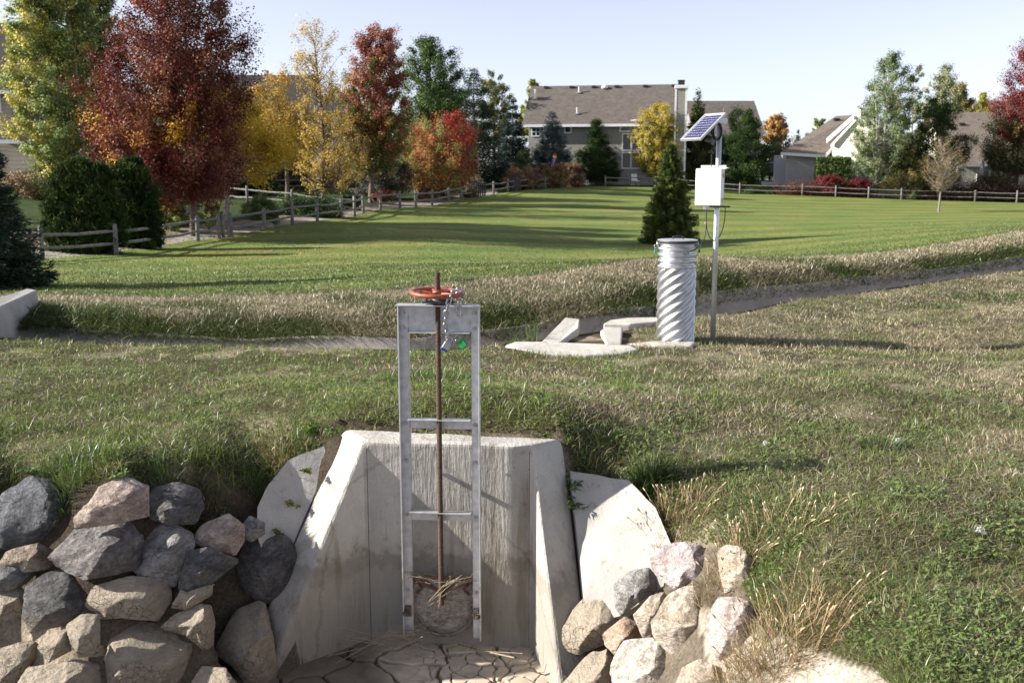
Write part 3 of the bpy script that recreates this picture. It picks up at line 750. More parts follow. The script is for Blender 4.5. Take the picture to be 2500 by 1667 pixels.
rocks = [
 (z4([(-10,470),(40,370),(200,285),(330,330),(365,405),(480,440),(492,560),(380,640),(150,710),(20,710),(-60,640),(-60,500)]), 5.36, 'big blue-grey boulder under the grass at the left edge', BLUE(None), 101, .8, GL),
 (z4([(472,510),(560,430),(630,340),(780,288),(840,320),(918,370),(905,560),(700,578),(480,582)]), 5.48, 'pinkish tan boulder just below the grass, between two dark boulders', PINK(None), 102, .75, GL),
 (z4([(910,420),(950,345),(1110,322),(1240,380),(1260,500),(1200,592),(1050,582),(930,530)]), 5.62, 'charcoal boulder right of the pinkish tan one below the grass', DARK(None), 103, .75, GL),
 (z4([(228,670),(330,610),(520,578),(740,570),(815,600),(870,700),(858,895),(700,908),(510,912),(430,860),(350,790)]), 5.42, 'long slaty purple-grey boulder with pointed left end', m_rock('slate_stone', (.09,.085,.09), (.19,.175,.17), (.27,.24,.215)), 104, .7, GL),
 (z4([(783,680),(830,555),(890,538),(1060,578),(1192,660),(1202,730),(1140,880),(1060,977),(880,925),(800,800)]), 5.40, 'angular pale grey boulder with bright cleft face, centre of left pile', GREY(None), 105, .8, GL),
 (z4([(1198,640),(1240,578),(1420,520),(1512,600),(1512,700),(1450,782),(1360,752),(1220,692)]), 5.74, 'small pink boulder between the pale cleft one and big charcoal one', PINK(None), 106, .8, GL),
 (z4([(1113,920),(1180,740),(1290,728),(1472,820),(1472,850),(1330,940),(1150,1037),(1108,1000)]), 5.58, 'dark green-grey wedge boulder under the small pink boulder', DARK(-1.05), 107, .7, GL),
 (z4([(1048,1040),(1115,958),(1160,1000),(1322,968),(1312,1040),(1150,1107),(1058,1082)]), 5.58, 'small muddy stone peeking out beneath the dark green-grey wedge', GREY(-.70), 108, .8, GL),
 (z4([(1478,830),(1530,650),(1670,595),(1800,680),(1883,830),(1850,970),(1720,1062),(1620,1068),(1500,970),(1480,900)]), 5.82, 'big charcoal boulder leaning on the left wing of headwall', DARK(None), 177, .9, GL),
 (z4([(-40,760),(110,718),(240,708),(400,820),(385,870),(250,880),(120,870),(-40,800)]), 5.28, 'rusty brown boulder in shadow below the blue-grey one', WARM(None), 110, .8, GL),
 (z4([(-40,808),(100,798),(262,850),(242,890),(150,962),(0,1002),(-40,990)]), 5.16, 'flat-topped grey stone on the left edge above a cream stone', m_rock('speckled_stone', (.13,.135,.125), (.22,.215,.20), (.28,.27,.25)), 111, .8, GL),
 (z4([(-40,1000),(120,958),(147,1020),(132,1150),(-40,1192)]), 5.06, 'cream stone cut by the left edge of the photo', TAN(-.35), 112, .8, GL),
 (z4([(152,1120),(180,940),(300,880),(440,858),(542,1000),(552,1110),(400,1212),(190,1222)]), 5.14, 'smooth dark slate boulder with a shadowed face, beside cream stone', DARK(-.98), 113, .75, GL),
 (z4([(542,1040),(600,938),(800,903),(940,930),(1047,980),(1052,1090),(960,1202),(870,1182),(750,1152),(640,1142)]), 5.28, 'broad tan boulder below the angular pale grey boulder', TAN(-.62), 114, .8, GL),
 (z4([(422,1190),(520,1138),(622,1160),(612,1300),(602,1412),(480,1392),(438,1300)]), 5.10, 'small upright mud-caked stone left of the huge muddy boulder', TAN(-.52), 115, .8, GL),
 (z4([(582,1200),(700,1138),(880,1188),(1000,1215),(1182,1258),(1242,1390),(1202,1480),(1130,1600),(1000,1720),(700,1720),(620,1600),(600,1400)]), 5.10, 'huge boulder caked in peeling cracked mud at the bottom', TAN(-.30), 116, .7, GL),
 (z4([(998,1200),(1090,1128),(1240,1086),(1312,1100),(1328,1200),(1312,1340),(1260,1372),(1150,1262)]), 5.36, 'rounded tan boulder with mud crust, right shoulder of huge one', TAN(-.70), 117, .8, GL),
 (z4([(1308,1270),(1380,1138),(1585,1062),(1662,1090),(1692,1300),(1718,1580),(1700,1700),(1560,1640),(1440,1450),(1320,1342)]), 5.44, 'tall mud-coloured boulder with one sunlit face beside left wing toe', GREY(-.55), 118, .85, GL),
 (z4([(238,1320),(330,1258),(432,1238),(432,1380),(300,1427)]), 4.98, 'small pale muddy stone between the dark slate and bottom stones', TAN(-.40), 119, .8, GL),
 (z4([(-40,1345),(140,1328),(242,1340),(222,1430),(100,1542),(0,1600),(-40,1600)]), 4.86, 'mud-covered stone in the bottom left corner', TAN(-.2), 120, .8, GL),
 (z4([(128,1530),(200,1438),(480,1448),(602,1500),(640,1640),(500,1720),(130,1720)]), 4.84, 'low muddy stone on the bottom edge, left of the huge boulder', TAN(-.2), 121, .7, GL),
 (z4([(1180,1570),(1260,1458),(1400,1488),(1470,1600),(1480,1720),(1180,1720)]), 5.18, 'low mud-grey stone on the bottom edge, right of huge boulder', GREY(-.55), 122, .8, GL),
 (z4([(1490,600),(1550,528),(1640,575),(1640,650),(1560,690),(1500,660)]), 5.95, 'little grey stone between the grey slab and small pink boulder', GREY(None), 123, .8, GL),
 (z6([(103,870),(230,720),(310,668),(372,690),(432,800),(392,870),(342,920),(220,972),(118,942)]), 5.28, 'pale blue-grey boulder touching the right wing toe', m_rock('pale_blue_stone', (.36,.355,.33), (.50,.485,.45), (.58,.56,.52), -.78), 131, .8, GR),
 (z6([(388,640),(480,570),(560,558),(617,650),(520,712),(430,792),(398,750)]), 5.42, 'mid-grey boulder resting on the bright slab', m_rock('mid_grey_stone', (.22,.21,.195), (.32,.31,.29), (.40,.385,.36)), 132, .75, GR),
 (z6([(556,520),(600,470),(700,438),(800,448),(882,510),(882,600),(832,642),(690,670),(588,602)]), 5.28, 'rosy pink boulder, highest of the right pile', m_rock('rosy_stone', (.36,.285,.27), (.48,.41,.39), (.60,.54,.51)), 133, .8, GR),
 (z6([(880,490),(920,453),(990,458),(1052,520),(1088,600),(1062,680),(930,697),(898,600)]), 5.18, 'tan boulder half hidden by dry grass, right of rosy one', TAN(None), 134, .8, GR),
 (z6([(483,790),(560,698),(642,663),(640,780),(590,862),(530,892)]), 5.16, 'yellowish tan boulder under the rosy one, beside grey', TAN(None), 135, .8, GR),
 (z6([(568,830),(640,698),(760,628),(832,660),(832,760),(792,1012),(740,1032),(640,952),(578,892)]), 5.02, 'large tan boulder with vertical cracks, middle of the right pile', m_rock('cracked_tan_stone', (.30,.24,.17), (.46,.385,.30), (.56,.50,.42)), 136, .8, GR),
 (z6([(333,880),(440,793),(502,820),(527,900),(470,902),(400,977),(348,932)]), 5.06, 'small orange-brown boulder between pale blue-grey and whitish ones', m_rock('orange_stone', (.34,.21,.13), (.47,.34,.25), (.54,.43,.34)), 137, .8, GR),
 (z6([(366,1040),(430,918),(570,893),(682,980),(707,1080),(690,1160),(400,1180)]), 4.88, 'whitish faceted boulder at the bottom, right of headwall', m_rock('whitish_stone', (.44,.38,.31), (.58,.52,.44), (.64,.59,.52)), 138, .8, GR),
 (z6([(686,1111),(720,1038),(800,998),(892,1030),(920,1115),(900,1170),(690,1180)]), 4.68, 'pale boulder on the bottom edge under the cracked tan one', TAN(None), 139, .8, GR),
 (z6([(833,820),(880,708),(960,698),(1040,720),(1060,830),(1010,960),(892,1000),(840,902)]), 4.92, 'pale pink slab-like boulder behind the dry grass clump', m_rock('pale_pink_stone', (.42,.33,.29), (.54,.46,.41), (.60,.53,.47)), 140, .6, GR),
 (z6([(90,1080),(200,978),(340,948),(397,1000),(372,1060),(400,1150),(340,1200),(110,1200)]), 5.08, 'mud-crusted stone on the bottom edge against right wing', TAN(-.45), 141, .8, GR),
]
def bare_hit(px, py):
    for Y in np.arange(2.5, 12, .03):
        p = P(px, py, Y)
        if float(base_z([p.x], [p.y])[0]) > p.z: return Y
    return 12.0
for pix, Y, lab, m, sd, th, g in rocks:
    hY = bare_hit(*np.array(pix).mean(0)); Y = hY - .17
    rock(pix, Y, lab, m, sd, th, 10, 'boulder', g)
# ================================================================== SLUICE GATE
def build_gate():
    wdir = Vector((HC.x - HA.x, HC.y - HA.y, 0)).normalized(); rz = math.atan2(wdir.y, wdir.x)
    Yf = 6.185
    o0 = P(1075, 1065, Yf); zt = 0.0
    root = empty('slide_gate', (o0.x, o0.y, 0), rz, 'aluminium framed slide gate with red handwheel and threaded rod, bolted to headwall', 'gate')
    def lz(py): return P(1075, py, Yf).z
    ztop = lz(744); zb = lz(1553)
    hw = .256
    # two posts: angle bars with an outer lip towards the viewer
    for s in (-1, 1):
        m = MB(); L = ztop - zb; zc = (ztop + zb) / 2; tilt = .0
        if s < 0:
            m.box((-hw + .032, 0, zc), (.052, .006, L)); m.box((-hw + .004, -.022, zc), (.008, .046, L))
            m.box((-hw + .058, .02, zc), (.006, .034, L))
        else:
            m.box((hw - .026, 0, zc), (.046, .006, L)); m.box((hw + .001, -.022, zc), (.008, .046, L)); m.box((hw - .05, .02, zc), (.006, .034, L))
        m.build('frame_post', M['alum'], root, bevel=.0015)
    # top beam: channel with flange towards the viewer
    m = MB(); zt0 = lz(744)
    m.box((0, .012, zt0 - .088), (.508, .008, .172)); m.box((0, -.028, zt0 + .001), (.524, .096, .008)); m.box((0, -.012, zt0 - .174), (.40, .05, .006))
    m.build('top_beam', M['alum'], root, bevel=.002)
    for py in (1022, 1247):
        z = lz(py); m = MB()
        m.box((0, .010, z - .034), (.41, .006, .066)); m.box((0, -.022, z), (.40, .06, .007)); m.build('crossbar', M['alum'], root, bevel=.0015)
    # bolts
    for s in (-1, 1):
        for py in (762, 800, 1034, 1125, 1258, 1442):
            z = lz(py); x = s * (hw - .03); m = MB()
            R = Matrix.Rotation(math.pi / 2, 3, 'X')
            m.tube([(x, -.003, z), (x, -.007, z)], .014, 14); m.tube([(x, -.007, z), (x, -.017, z)], .0095, 6); m.tube([(x, -.017, z), (x, -.023, z)], .005, 8)
            m.build('bolt', M['bolt'], root)
    # wall brackets
    for s in (-1, 1):
        for py in (1130, 1445):
            m = MB(); m.box((s * (hw - .03), .05, lz(py)), (.05, .09, .012)); m.build('wall_bracket', M['alum'], root)
    # threaded rod: real ridges
    zr0 = lz(1470); zr1 = lz(663); m = MB(); prof = []; z = zr0; k = 0
    while z < zr1:
        prof.append((.0146 if k % 2 else .0178, z)); z += .0042; k += 1
    m.lathe((0, -.034, 0), prof, 12); m.build('threaded_rod', M['rust'], root)
    # bearing block
    zt1 = lz(740); m = MB()
    m.lathe((.005, -.03, 0), [(.062, zt1 + .002), (.062, zt1 + .012), (.05, zt1 + .02), (.045, zt1 + .034), (.036, zt1 + .04), (.036, zt1 + .052), (.02, zt1 + .052)], 28)
    m.box((.005, -.03, zt1 + .010), (.20, .062, .012)); m.box((.086, -.03, zt1 + .02), (.03, .05, .014)); m.build('bearing_block', M['castiron'], root, bevel=.003)
    for s in (-1, 1):
        m = MB(); x = .005 + s * .086; m.tube([(x, -.03, zt1 + .012), (x, -.03, zt1 + .028)], .014, 6); m.tube([(x, -.03, zt1 + .028), (x, -.03, zt1 + .036)], .008, 8)
        m.build('bolt', M['bolt'], root)
    # handwheel
    zw = lz(715) + .004; R = .171
    hwl = bpy.data.objects.new('handwheel', None); COL.objects.link(hwl); hwl.parent = root; hwl.location = (0, -.034, zw); hwl.rotation_euler = (math.radians(2.2), math.radians(1.0), math.radians(20))
    m = MB(); m.ring((0, 0, 0), R - .0145, .0145, 56, 12); m.build('rim', M['handwheel'], hwl, True)
    m = MB(); m.lathe((0, 0, 0), [(.030, -.026), (.034, -.018), (.034, .006), (.030, .012), (.026, .020), (.018, .022)], 22); m.build('hub', M['handwheel'], hwl, True)
    for k in range(5):
        a = 2 * math.pi * k / 5 + .35; c, s_ = math.cos(a), math.sin(a)
        m = MB(); pts = [(c * r, s_ * r, -.008 + .010 * math.sin(math.pi * (r - .03) / .13)) for r in np.linspace(.028, R - .014, 7)]
        m.tube(pts, [.014, .012, .010, .009, .009, .0095, .011], 10); m.build('spoke', M['handwheel'], hwl, True)
    m = MB(); m.tube([(0, 0, .02), (0, 0, .034)], .02, 6); m.build('lock_nut', M['rust'], hwl)
    # gate leaf: flat top, round bottom, raised rim, V ribs
    zc = lz(1478); rr = .215; top = lz(1418)
    def dshape(r, t, w):
        pts = [(-w, t), (w, t), (w, zc)]
        n = 26
        for i in range(n + 1):
            a = -.0 - math.pi * i / n; pts.append((r * math.cos(a), zc + r * math.sin(a)))
        pts.append((-w, zc)); return pts
    pl = dshape(rr, top, .2); m = MB(); m.extr([(x, .035, z) for x, z in pl], (0, .02, 0))
    # dished centre: raised disc
    n = 40; m.add([(0 + .165 * rr / .215 * math.cos(2 * math.pi * i / n), .018, zc - .02 + .150 * math.sin(2 * math.pi * i / n)) for i in range(n)] + [(.198 * math.cos(2 * math.pi * i / n), .036, zc - .01 + .192 * math.sin(2 * math.pi * i / n)) for i in range(n)],
                  [tuple(range(n))[::-1]] + [(i, (i + 1) % n, n + (i + 1) % n, n + i) for i in range(n)])
    leaf = m.build('gate_leaf', m_rock('muddy_iron', (.30, .265, .225), (.39, .35, .30), (.46, .42, .36)), root, bevel=.004)
    m = MB(); arc = [(rr * math.cos(a), .02, zc + rr * math.sin(a)) for a in np.linspace(.02, -math.pi - .02, 40)]
    m.tube([(.2, .02, top + .0)] + arc + [(-.2, .02, top)], .013, 8); m.build('rim', m_rock('muddy_rim', (.20, .16, .13), (.28, .23, .18)), leaf, True)
    redmud = m_rock('muddy_red_iron', (.15, .085, .065), (.24, .10, .07), (.20, .145, .11))
    m = MB(); m.tube([(-.2, .015, top), (-.19, .012, top + .008), (-.02, .004, top - .075), (.0, .004, top - .078)], .011, 8); m.tube([(.2, .015, top), (.19, .012, top + .008), (.02, .004, top - .075), (0, .004, top - .078)], .011, 8)
    m.tube([(-.2, .03, top + .012), (.2, .03, top + .012)], .010, 8); m.build('stiffening_rib', redmud, leaf, True)
    for s in (-1, 1):
        m = MB(); m.tube([(s * .17, .02, top - .02), (s * .14, .02, top - .06), (s * .175, .022, top - .10)], .008, 6); m.build('corner_web', redmud, leaf, True)
    m = MB(); m.box((0, -.012, top - .07), (.05, .05, .09)); m.tube([(0, -.034, top - .03), (0, -.034, top - .10)], .02, 6); m.build('rod_lug', M['rust'], leaf, bevel=.005)
    for s in (-1, 1):   # wedges at the sides
        m = MB(); z = lz(1492); m.box((s * .232, .0, z), (.05, .05, .07)); m.tube([(s * .238, -.05, z - .005), (s * .238, .02, z - .005)], .022, 6); m.tube([(s * .238, -.07, z - .005), (s * .238, -.05, z - .005)], .012, 8)
        m.build('side_wedge', m_rock('muddy_wedge', (.12, .095, .075), (.18, .145, .115)), root, bevel=.006)
    return root, rz, o0, lz, zw
GROOT, GRZ, GO, LZ, ZW = build_gate()

def gloc(x, y, z):
    c, s = math.cos(GRZ), math.sin(GRZ); return Vector((GO.x + x * c - y * s, GO.y + x * s + y * c, z))

def build_chain():
    root = empty('steel_chain', gloc(.10, -.15, ZW - .1), GRZ, 'shiny steel chain looped over the rim of the red handwheel', 'chain')
    o = Vector((.10, -.15, ZW - .1))
    path = []
    # over the rim of the wheel, then down in front, ending at the padlocks
    pts = [(.165, -.03, ZW - .075), (.158, -.045, ZW - .035), (.152, -.06, ZW + .004), (.145, -.085, ZW + .030), (.128, -.112, ZW + .034), (.108, -.138, ZW + .022), (.098, -.162, ZW - .010), (.088, -.172, ZW - .05), (.076, -.165, ZW - .095), (.066, -.150, ZW - .14),
           (.062, -.130, ZW - .185), (.064, -.115, ZW - .23), (.072, -.108, ZW - .272), (.09, -.10, ZW - .30), (.112, -.095, ZW - .305), (.13, -.09, ZW - .29)]
    pts = [Vector(p) for p in pts]
    seg = [0]
    for a, b in zip(pts[:-1], pts[1:]): seg.append(seg[-1] + (b - a).length)
    def at(s):
        s = min(max(s, 0), seg[-1])
        for i in range(len(seg) - 1):
            if s <= seg[i + 1]: return pts[i].lerp(pts[i + 1], (s - seg[i]) / (seg[i + 1] - seg[i]))
        return pts[-1]
    pitch = .046; n = int(seg[-1] / pitch)
    proto = None
    for i in range(n):
        a = at(i * pitch); b = at((i + 1) * pitch); d = (b - a).normalized(); c = (a + b) / 2
        if proto is None:
            m = MB(); L = []
            for k in range(20):
                t = 2 * math.pi * k / 20; x = .0125 * math.cos(t); y = .0165 * math.sin(t) + (.0135 if math.sin(t) > 0 else -.0135); L.append((x, y, 0))
            L.append(L[0]); m.tube(L, .0048, 8, False); lk = m.build('link', M['bolt'], root, True); proto = lk
        else:
            lk = proto.copy(); COL.objects.link(lk); lk.parent = root
        side = Vector((1, 0, 0)) if i % 2 else Vector((0, 1, 0.15))
        x = (side - d * side.dot(d)).normalized(); z = x.cross(d)
        R = Matrix((x, d, z)).transposed().to_4x4()
        lk.matrix_local = Matrix.Translation(c - o) @ R
    # a second strand hanging behind the first
    for j in range(3):
        lk = proto.copy(); COL.objects.link(lk); lk.parent = root
        lk.matrix_local = Matrix.Translation(Vector((.132 + .002 * j, -.055, ZW - .02 - .044 * j)) - o) @ Matrix.Rotation(math.pi / 2, 4, 'X') @ Matrix.Rotation(math.pi / 2 * (j % 2), 4, 'Y')
build_chain()

def padlock(loc, rz, ry, size, bodym, label, basem=None, roll=0):
    r = empty('padlock', loc, 0, label, 'padlock'); r.rotation_euler = (0, ry, rz)
    w, d, h = size
    m = MB(); m.box((0, 0, -h / 2), (w, d, h)); m.build('body', bodym, r, bevel=.004, segs=3)
    if basem is not None:
        m = MB(); m.box((0, 0, -h - .004), (w * 1.03, d * 1.05, .014)); m.build('bumper', basem, r, bevel=.002)
    m = MB(); s = w * .32; pts = [(-s, 0, -.004), (-s, 0, .018)] + [(s * math.cos(a), 0, .018 + s * math.sin(a)) for a in np.linspace(math.pi, 0, 9)] + [(s, 0, -.004)]
    m.tube(pts, .0042, 8); m.build('shackle', M['bolt'], r, True)
    return r
padlock(gloc(.078, -.115, ZW - .295), GRZ + .3, .55, (.044, .022, .05), M['bolt'], 'silver padlock with blue bottom hanging from the chain end', M['blue_lock'])
padlock(gloc(.142, -.10, ZW - .285), GRZ - .2, -.75, (.05, .024, .058), M['green_lock'], 'green padlock hanging from the chain end beside the silver one', None)

# straw caught on the gate and on the floor
def straw(name, blobs, label, seed):
    r = np.random.default_rng(seed); m = MB()
    for (c, n, spread, L, dirn, rad) in blobs:
        for _ in range(n):
            p = Vector(c) + Vector((r.normal() * spread[0], r.normal() * spread[1], r.normal() * spread[2]))
            d = Vector(dirn) + Vector((r.normal() * .35, r.normal() * .25, r.normal() * .25)); d.normalize(); l = L * r.uniform(.4, 1.2)
            b = Vector((r.normal() * .08, r.normal() * .08, r.normal() * .08)) * l
            m.tube([p - d * l / 2, p + b, p + d * l / 2], rad * r.uniform(.5, 1.1), 4)
    o = m.build(name, M['straw'], None); tag(o, label, 'straw', kind='stuff')
M['straw'] = simple('dry_straw', (.23, .185, .125), .85, 0, .35, 30, 0)
zt = LZ(1418)
straw('straw_debris', [(gloc(-.12, -.01, zt + .03), 18, (.06, .02, .014), .16, (1, 0, -.25), .0022), (gloc(.10, -.02, zt + .02), 18, (.06, .02, .014), .17, (1, 0, .35), .0022),
                       (gloc(.03, -.055, zt - .06), 7, (.02, .008, .02), .30, (1, -.05, .95), .0035), (gloc(-.24, -.08, LZ(1560) + .05), 14, (.03, .03, .02), .34, (1, .0, .35), .0028)], 'dry straw and twigs snagged on top of the gate leaf', 5)
zf = P(1100, 1600, 6.0).z
straw('straw_debris', [(Vector(gloc(-.40, -.22, LZ(1560) + .06)), 7, (.06, .05, .01), .55, (1, -.15, .12), .003), (Vector(gloc(.33, -.17, LZ(1560) + .03)), 2, (.02, .02, .004), .5, (1, -.45, -.18), .006)], 'dry reed stalks lying on the cracked mud by the gate', 6)

# ================================================================== CORRUGATED STANDPIPE
def build_pipe():
    bx = P(1648, 822, 12.1); z0 = gz(bx.x, bx.y) - .12; zt = P(1648, 592, 12.1).z
    r = empty('corrugated_pipe', (bx.x, bx.y, z0), 0, 'galvanized corrugated metal standpipe with black lid rim, spiral ribs below', 'pipe')
    H = zt - z0; zs = H - .305; R = .220; A = .0155
    nz, na = 260, 96
    zz = np.linspace(0, H, nz); aa = np.arange(na) / na * 2 * math.pi
    Z, Am = np.meshgrid(zz, aa, indexing='ij')
    lead = 9; pz = .112
    ph1 = 2 * math.pi * (Z - zs) / pz - lead * (Am + math.pi / 2) * 1.0
    ph2 = 2 * math.pi * (Z - zs) / .072
    k = sstep(zs - .02, zs + .02, Z)
    Rr = R + A * (np.sin(ph1) * (1 - k) + np.sin(ph2) * k)
    Rr = Rr + .004 * np.sin(Am * 3 + Z * 9)*0 
    V = np.stack([Rr * np.cos(Am), Rr * np.sin(Am), Z], -1).reshape(-1, 3)
    i = np.arange(nz * na).reshape(nz, na); j = np.roll(i, -1, 1)
    q = np.stack([i[:-1], j[:-1], j[1:], i[1:]], -1).reshape(-1, 4)
    mm, nt, b = mat_base('galvanized_corrugated'); n = noise_node(nt, 14, 5, .65); n2 = noise_node(nt, 120, 2, .5)
    c = ramp(nt, n.outputs['Fac'], [(.3, (.46, .47, .49)), (.7, (.66, .67, .68))]).outputs['Color']
    nt.links.new(c, b.inputs['Base Color']); b.inputs['Metallic'].default_value = .9
    rr = ramp(nt, n.outputs['Fac'], [(.3, .30), (.7, .48)]); nt.links.new(rr.outputs['Color'], b.inputs['Roughness']); bump(nt, b, n.outputs['Fac'], .12, .01)
    mesh_np('pipe_wall', V, [q], mm, r, None, True)
    lid = MB(); lid.lathe((0, 0, 0), [(.238, H - .012), (.243, H + .0), (.243, H + .03), (.236, H + .036), (.10, H + .044), (.0, H + .046)], 48)
    lo = lid.build('lid', M['galv'], r)
    m = MB(); m.ring((0, 0, H + .012), .241, .017, 56, 8); m.build('lid_band', M['black'], lo, True)
    m = MB(); m.tube([(-.062, -.03, H + .04), (-.064, -.03, H + .066), (-.055, -.03, H + .076), (.055, -.03, H + .076), (.064, -.03, H + .066), (.062, -.03, H + .04)], .008, 8); m.build('handle', M['black'], lo, True)
    for s in (-1, 1):
        m = MB(); m.ring((s * .262, 0, H - .045), .020, .005, 20, 8, Matrix.Rotation(math.pi / 2, 3, 'X')); m.box((s * .243, 0, H - .02), (.02, .04, .06)); m.build('hasp', M['bolt'], r, True)
    m = MB(); m.tube([(.09, -.232, H - .095), (.09, -.25, H - .095)], .012, 10); m.build('cable_gland', M['black'], r)
    padlock((bx.x - .264, bx.y - .012, z0 + H - .085), 0, .1, (.034, .018, .042), M['teal'], 'small teal padlock on left hasp of the corrugated pipe')
    padlock((bx.x + .262, bx.y - .012, z0 + H - .088), 0, -.1, (.022, .016, .034), M['castiron'], 'small dark padlock on right hasp of the corrugated pipe')
    return bx, z0 + H
PB, PTOP = build_pipe()

# ================================================================== MONITORING STATION
def build_station():
    b = P(1740, 830, 12.0); zb = gz(b.x, b.y); zt = P(1757, 292, 12.0).z
    r = empty('monitoring_station', (b.x, b.y, zb), 0, 'steel pole carrying a tilted solar panel and white instrument box', 'station')
    H = zt - zb; lean = .012
    def L(px, py, Y=12.0):
        p = P(px, py, Y); return Vector((p.x - b.x, p.y - b.y, p.z - zb))
    top = L(1757, 296)
    m = MB(); m.tube([(0, 0, -.1), tuple(top)], .031, 20); m.build('pole', M['galv'], r, True)
    # solar panel
    P0 = L(1661, 343, 12.0); 
    wd = Vector((.55, -.83, 0)).normalized(); uh = Vector((.83, .55, 0)).normalized()
    sl = math.radians(38); up = uh * math.cos(sl) + Vector((0, 0, math.sin(sl))); nn = wd.cross(up)
    if nn.z < 0: nn = -nn
    W_, L_ = .34, .50
    R = Matrix((wd, up, nn)).transposed()
    c = P0 + wd * W_ / 2 + up * L_ / 2
    m = MB()
    for s in (-1, 1):
        m.box(c + wd * s * (W_ / 2 - .009), (.018, L_, .026), R); m.box(c + up * s * (L_ / 2 - .009), (W_ - .037, .018, .0255), R)
    pn = m.build('solar_panel', M['alum'], r)
    m = MB(); m.box(c, (W_ - .03, L_ - .03, .008), R); m.build('backing_sheet', M['boxwhite'], pn)
    m = MB(); nx, ny = 4, 9; cw = (W_ - .06) / nx; ch = (L_ - .06) / ny
    for i in range(nx):
        for j in range(ny):
            p = c + wd * ((i + .5) * cw - (W_ - .06) / 2) + up * ((j + .5) * ch - (L_ - .06) / 2) + nn * .0055
            m.box(p, (cw - .007, ch - .007, .004), R)
    m.build('solar_cells', M['cell'], pn)
    # bracket arm from pole head to panel
    m = MB(); hp = top + Vector((0, 0, -.01)); e = c + up * .12 - nn * .02
    m.tube([hp + Vector((.05, -.0, 0)), hp, e], .022, 4); m.box(hp + Vector((.02, -.035, .01)), (.13, .012, .06)); m.build('panel_bracket', M['galv'], r)
    m = MB(); m.tube([L(1765, 284), L(1768, 262)], .004, 6); m.build('antenna', M['wood'], r)
    # coil of black cable
    for k in range(5):
        m = MB(); m.ring(L(1748, 322) + Vector((.005 * (k - 2), -.055 - .008 * (k % 3), -.006 * (k % 2))), .062 + .004 * (k % 3), .006, 36, 6, Matrix.Rotation(math.radians(90), 3, 'X') @ Matrix.Rotation(.25 + .09 * k, 3, 'Y'), 1.45)
        m.build('cable_coil', M['black'], r, True)
    # instrument box, front turned left
    yaw = math.radians(-24)
    bc = L(1725, 457, 12.0) + Vector((.03, -.055, 0))
    bw, bd, bh = .315, .17, .435
    be = bpy.data.objects.new('equipment_box', None); COL.objects.link(be); be.parent = r; be.location = bc; be.rotation_euler = (0, 0, yaw)
    m = MB(); m.box((0, .015, 0), (bw - .012, bd - .03, bh - .012)); m.build('case', M['boxwhite'], be, bevel=.012, segs=3)
    m = MB(); m.box((0, -bd / 2 + .018, 0), (bw, .036, bh)); m.build('cover', M['boxwhite'], be, bevel=.016, segs=4)
    for s in (-1, 1):
        m = MB(); m.box((bw / 2 + .004, -.035, s * .145), (.014, .05, .04)); m.box((bw / 2 + .01, -.045, s * .145 - .012), (.012, .02, .05)); m.build('latch', M['brass'], be, bevel=.003)
    m = MB(); m.box((-.085, -bd / 2 - .0006, -.17), (.035, .0012, .014)); m.box((-.02, -bd / 2 - .0006, -.172), (.075, .0012, .004)); m.box((-.02, -bd / 2 - .0006, -.164), (.07, .0012, .003)); m.build('label_print', simple('pale_print', (.62, .63, .66), .5, 0, .05, 5, 0), be)
    m = MB(); m.box((.02, .07, bh / 2 + .012), (.30, .012, .05)); m.box((.11, .0, bh / 2 + .006), (.20, .10, .012)); m.build('mounting_bracket', M['white'], be, bevel=.003)
    m = MB(); m.box((.10, .075, -bh / 2 - .012), (.26, .04, .02)); m.tube([(.1, .075, -bh / 2 - .012), (.23, .06, -bh / 2 - .012)], .006, 6); m.build('lower_bracket', M['castiron'], be)
    m = MB(); m.tube([(-.035, 0, -bh / 2 + .01), (-.035, 0, -bh / 2 - .045)], .038, 16); m.build('conduit_hub', M['boxwhite'], be, bevel=.004)
    # cables: to the pipe and a slack loop behind the pole
    ca = Matrix.Rotation(yaw, 3, 'Z') @ Vector((-.035, 0, -bh / 2 - .045)) + bc
    pe = Vector((PB.x + .09 - b.x, PB.y - .25 - b.y, PTOP - .095 - zb))
    m = MB(); pts = []
    a = ca; b1 = ca + Vector((-.01, 0, -.16)); 
    for t in np.linspace(0, 1, 26):
        q = a * (1 - t) ** 3 + (a + Vector((.0, 0, -.3))) * 3 * t * (1 - t) ** 2 + (pe + Vector((.22, -.05, .08))) * 3 * t * t * (1 - t) + pe * t ** 3; pts.append(q)
    m.tube(pts, .0075, 8); m.build('signal_cable', M['black'], r, True)
    m = MB(); pts = [ca + Vector((0, 0, -.12))]; e = bc + Vector((.2, .06, -bh / 2 - .01))
    for t in np.linspace(0, 1, 24):
        a2 = ca + Vector((0, 0, -.14)); pts.append(a2 * (1 - t) ** 3 + (a2 + Vector((.05, 0, -.42))) * 3 * t * (1 - t) ** 2 + (e + Vector((.04, .04, -.38))) * 3 * t * t * (1 - t) + e * t ** 3)
    m.tube(pts, .0055, 6); m.build('slack_cable', M['black'], r, True)
    m = MB(); m.tube([ca + Vector((-.002, 0, -.15)), ca + Vector((-.003, 0, -.17))], .012, 8); m.build('cable_tag', simple('pink_tape', (.7, .22, .22), .5, 0, .1, 5, 0), r)
    m = MB(); m.tube([L(1748, 350) + Vector((-.02, -.045, 0)), L(1742, 372) + Vector((-.03, -.042, 0)), L(1741, 412) + Vector((-.03, -.04, 0))], .006, 6); m.build('panel_cable', M['black'], r, True)
build_station()

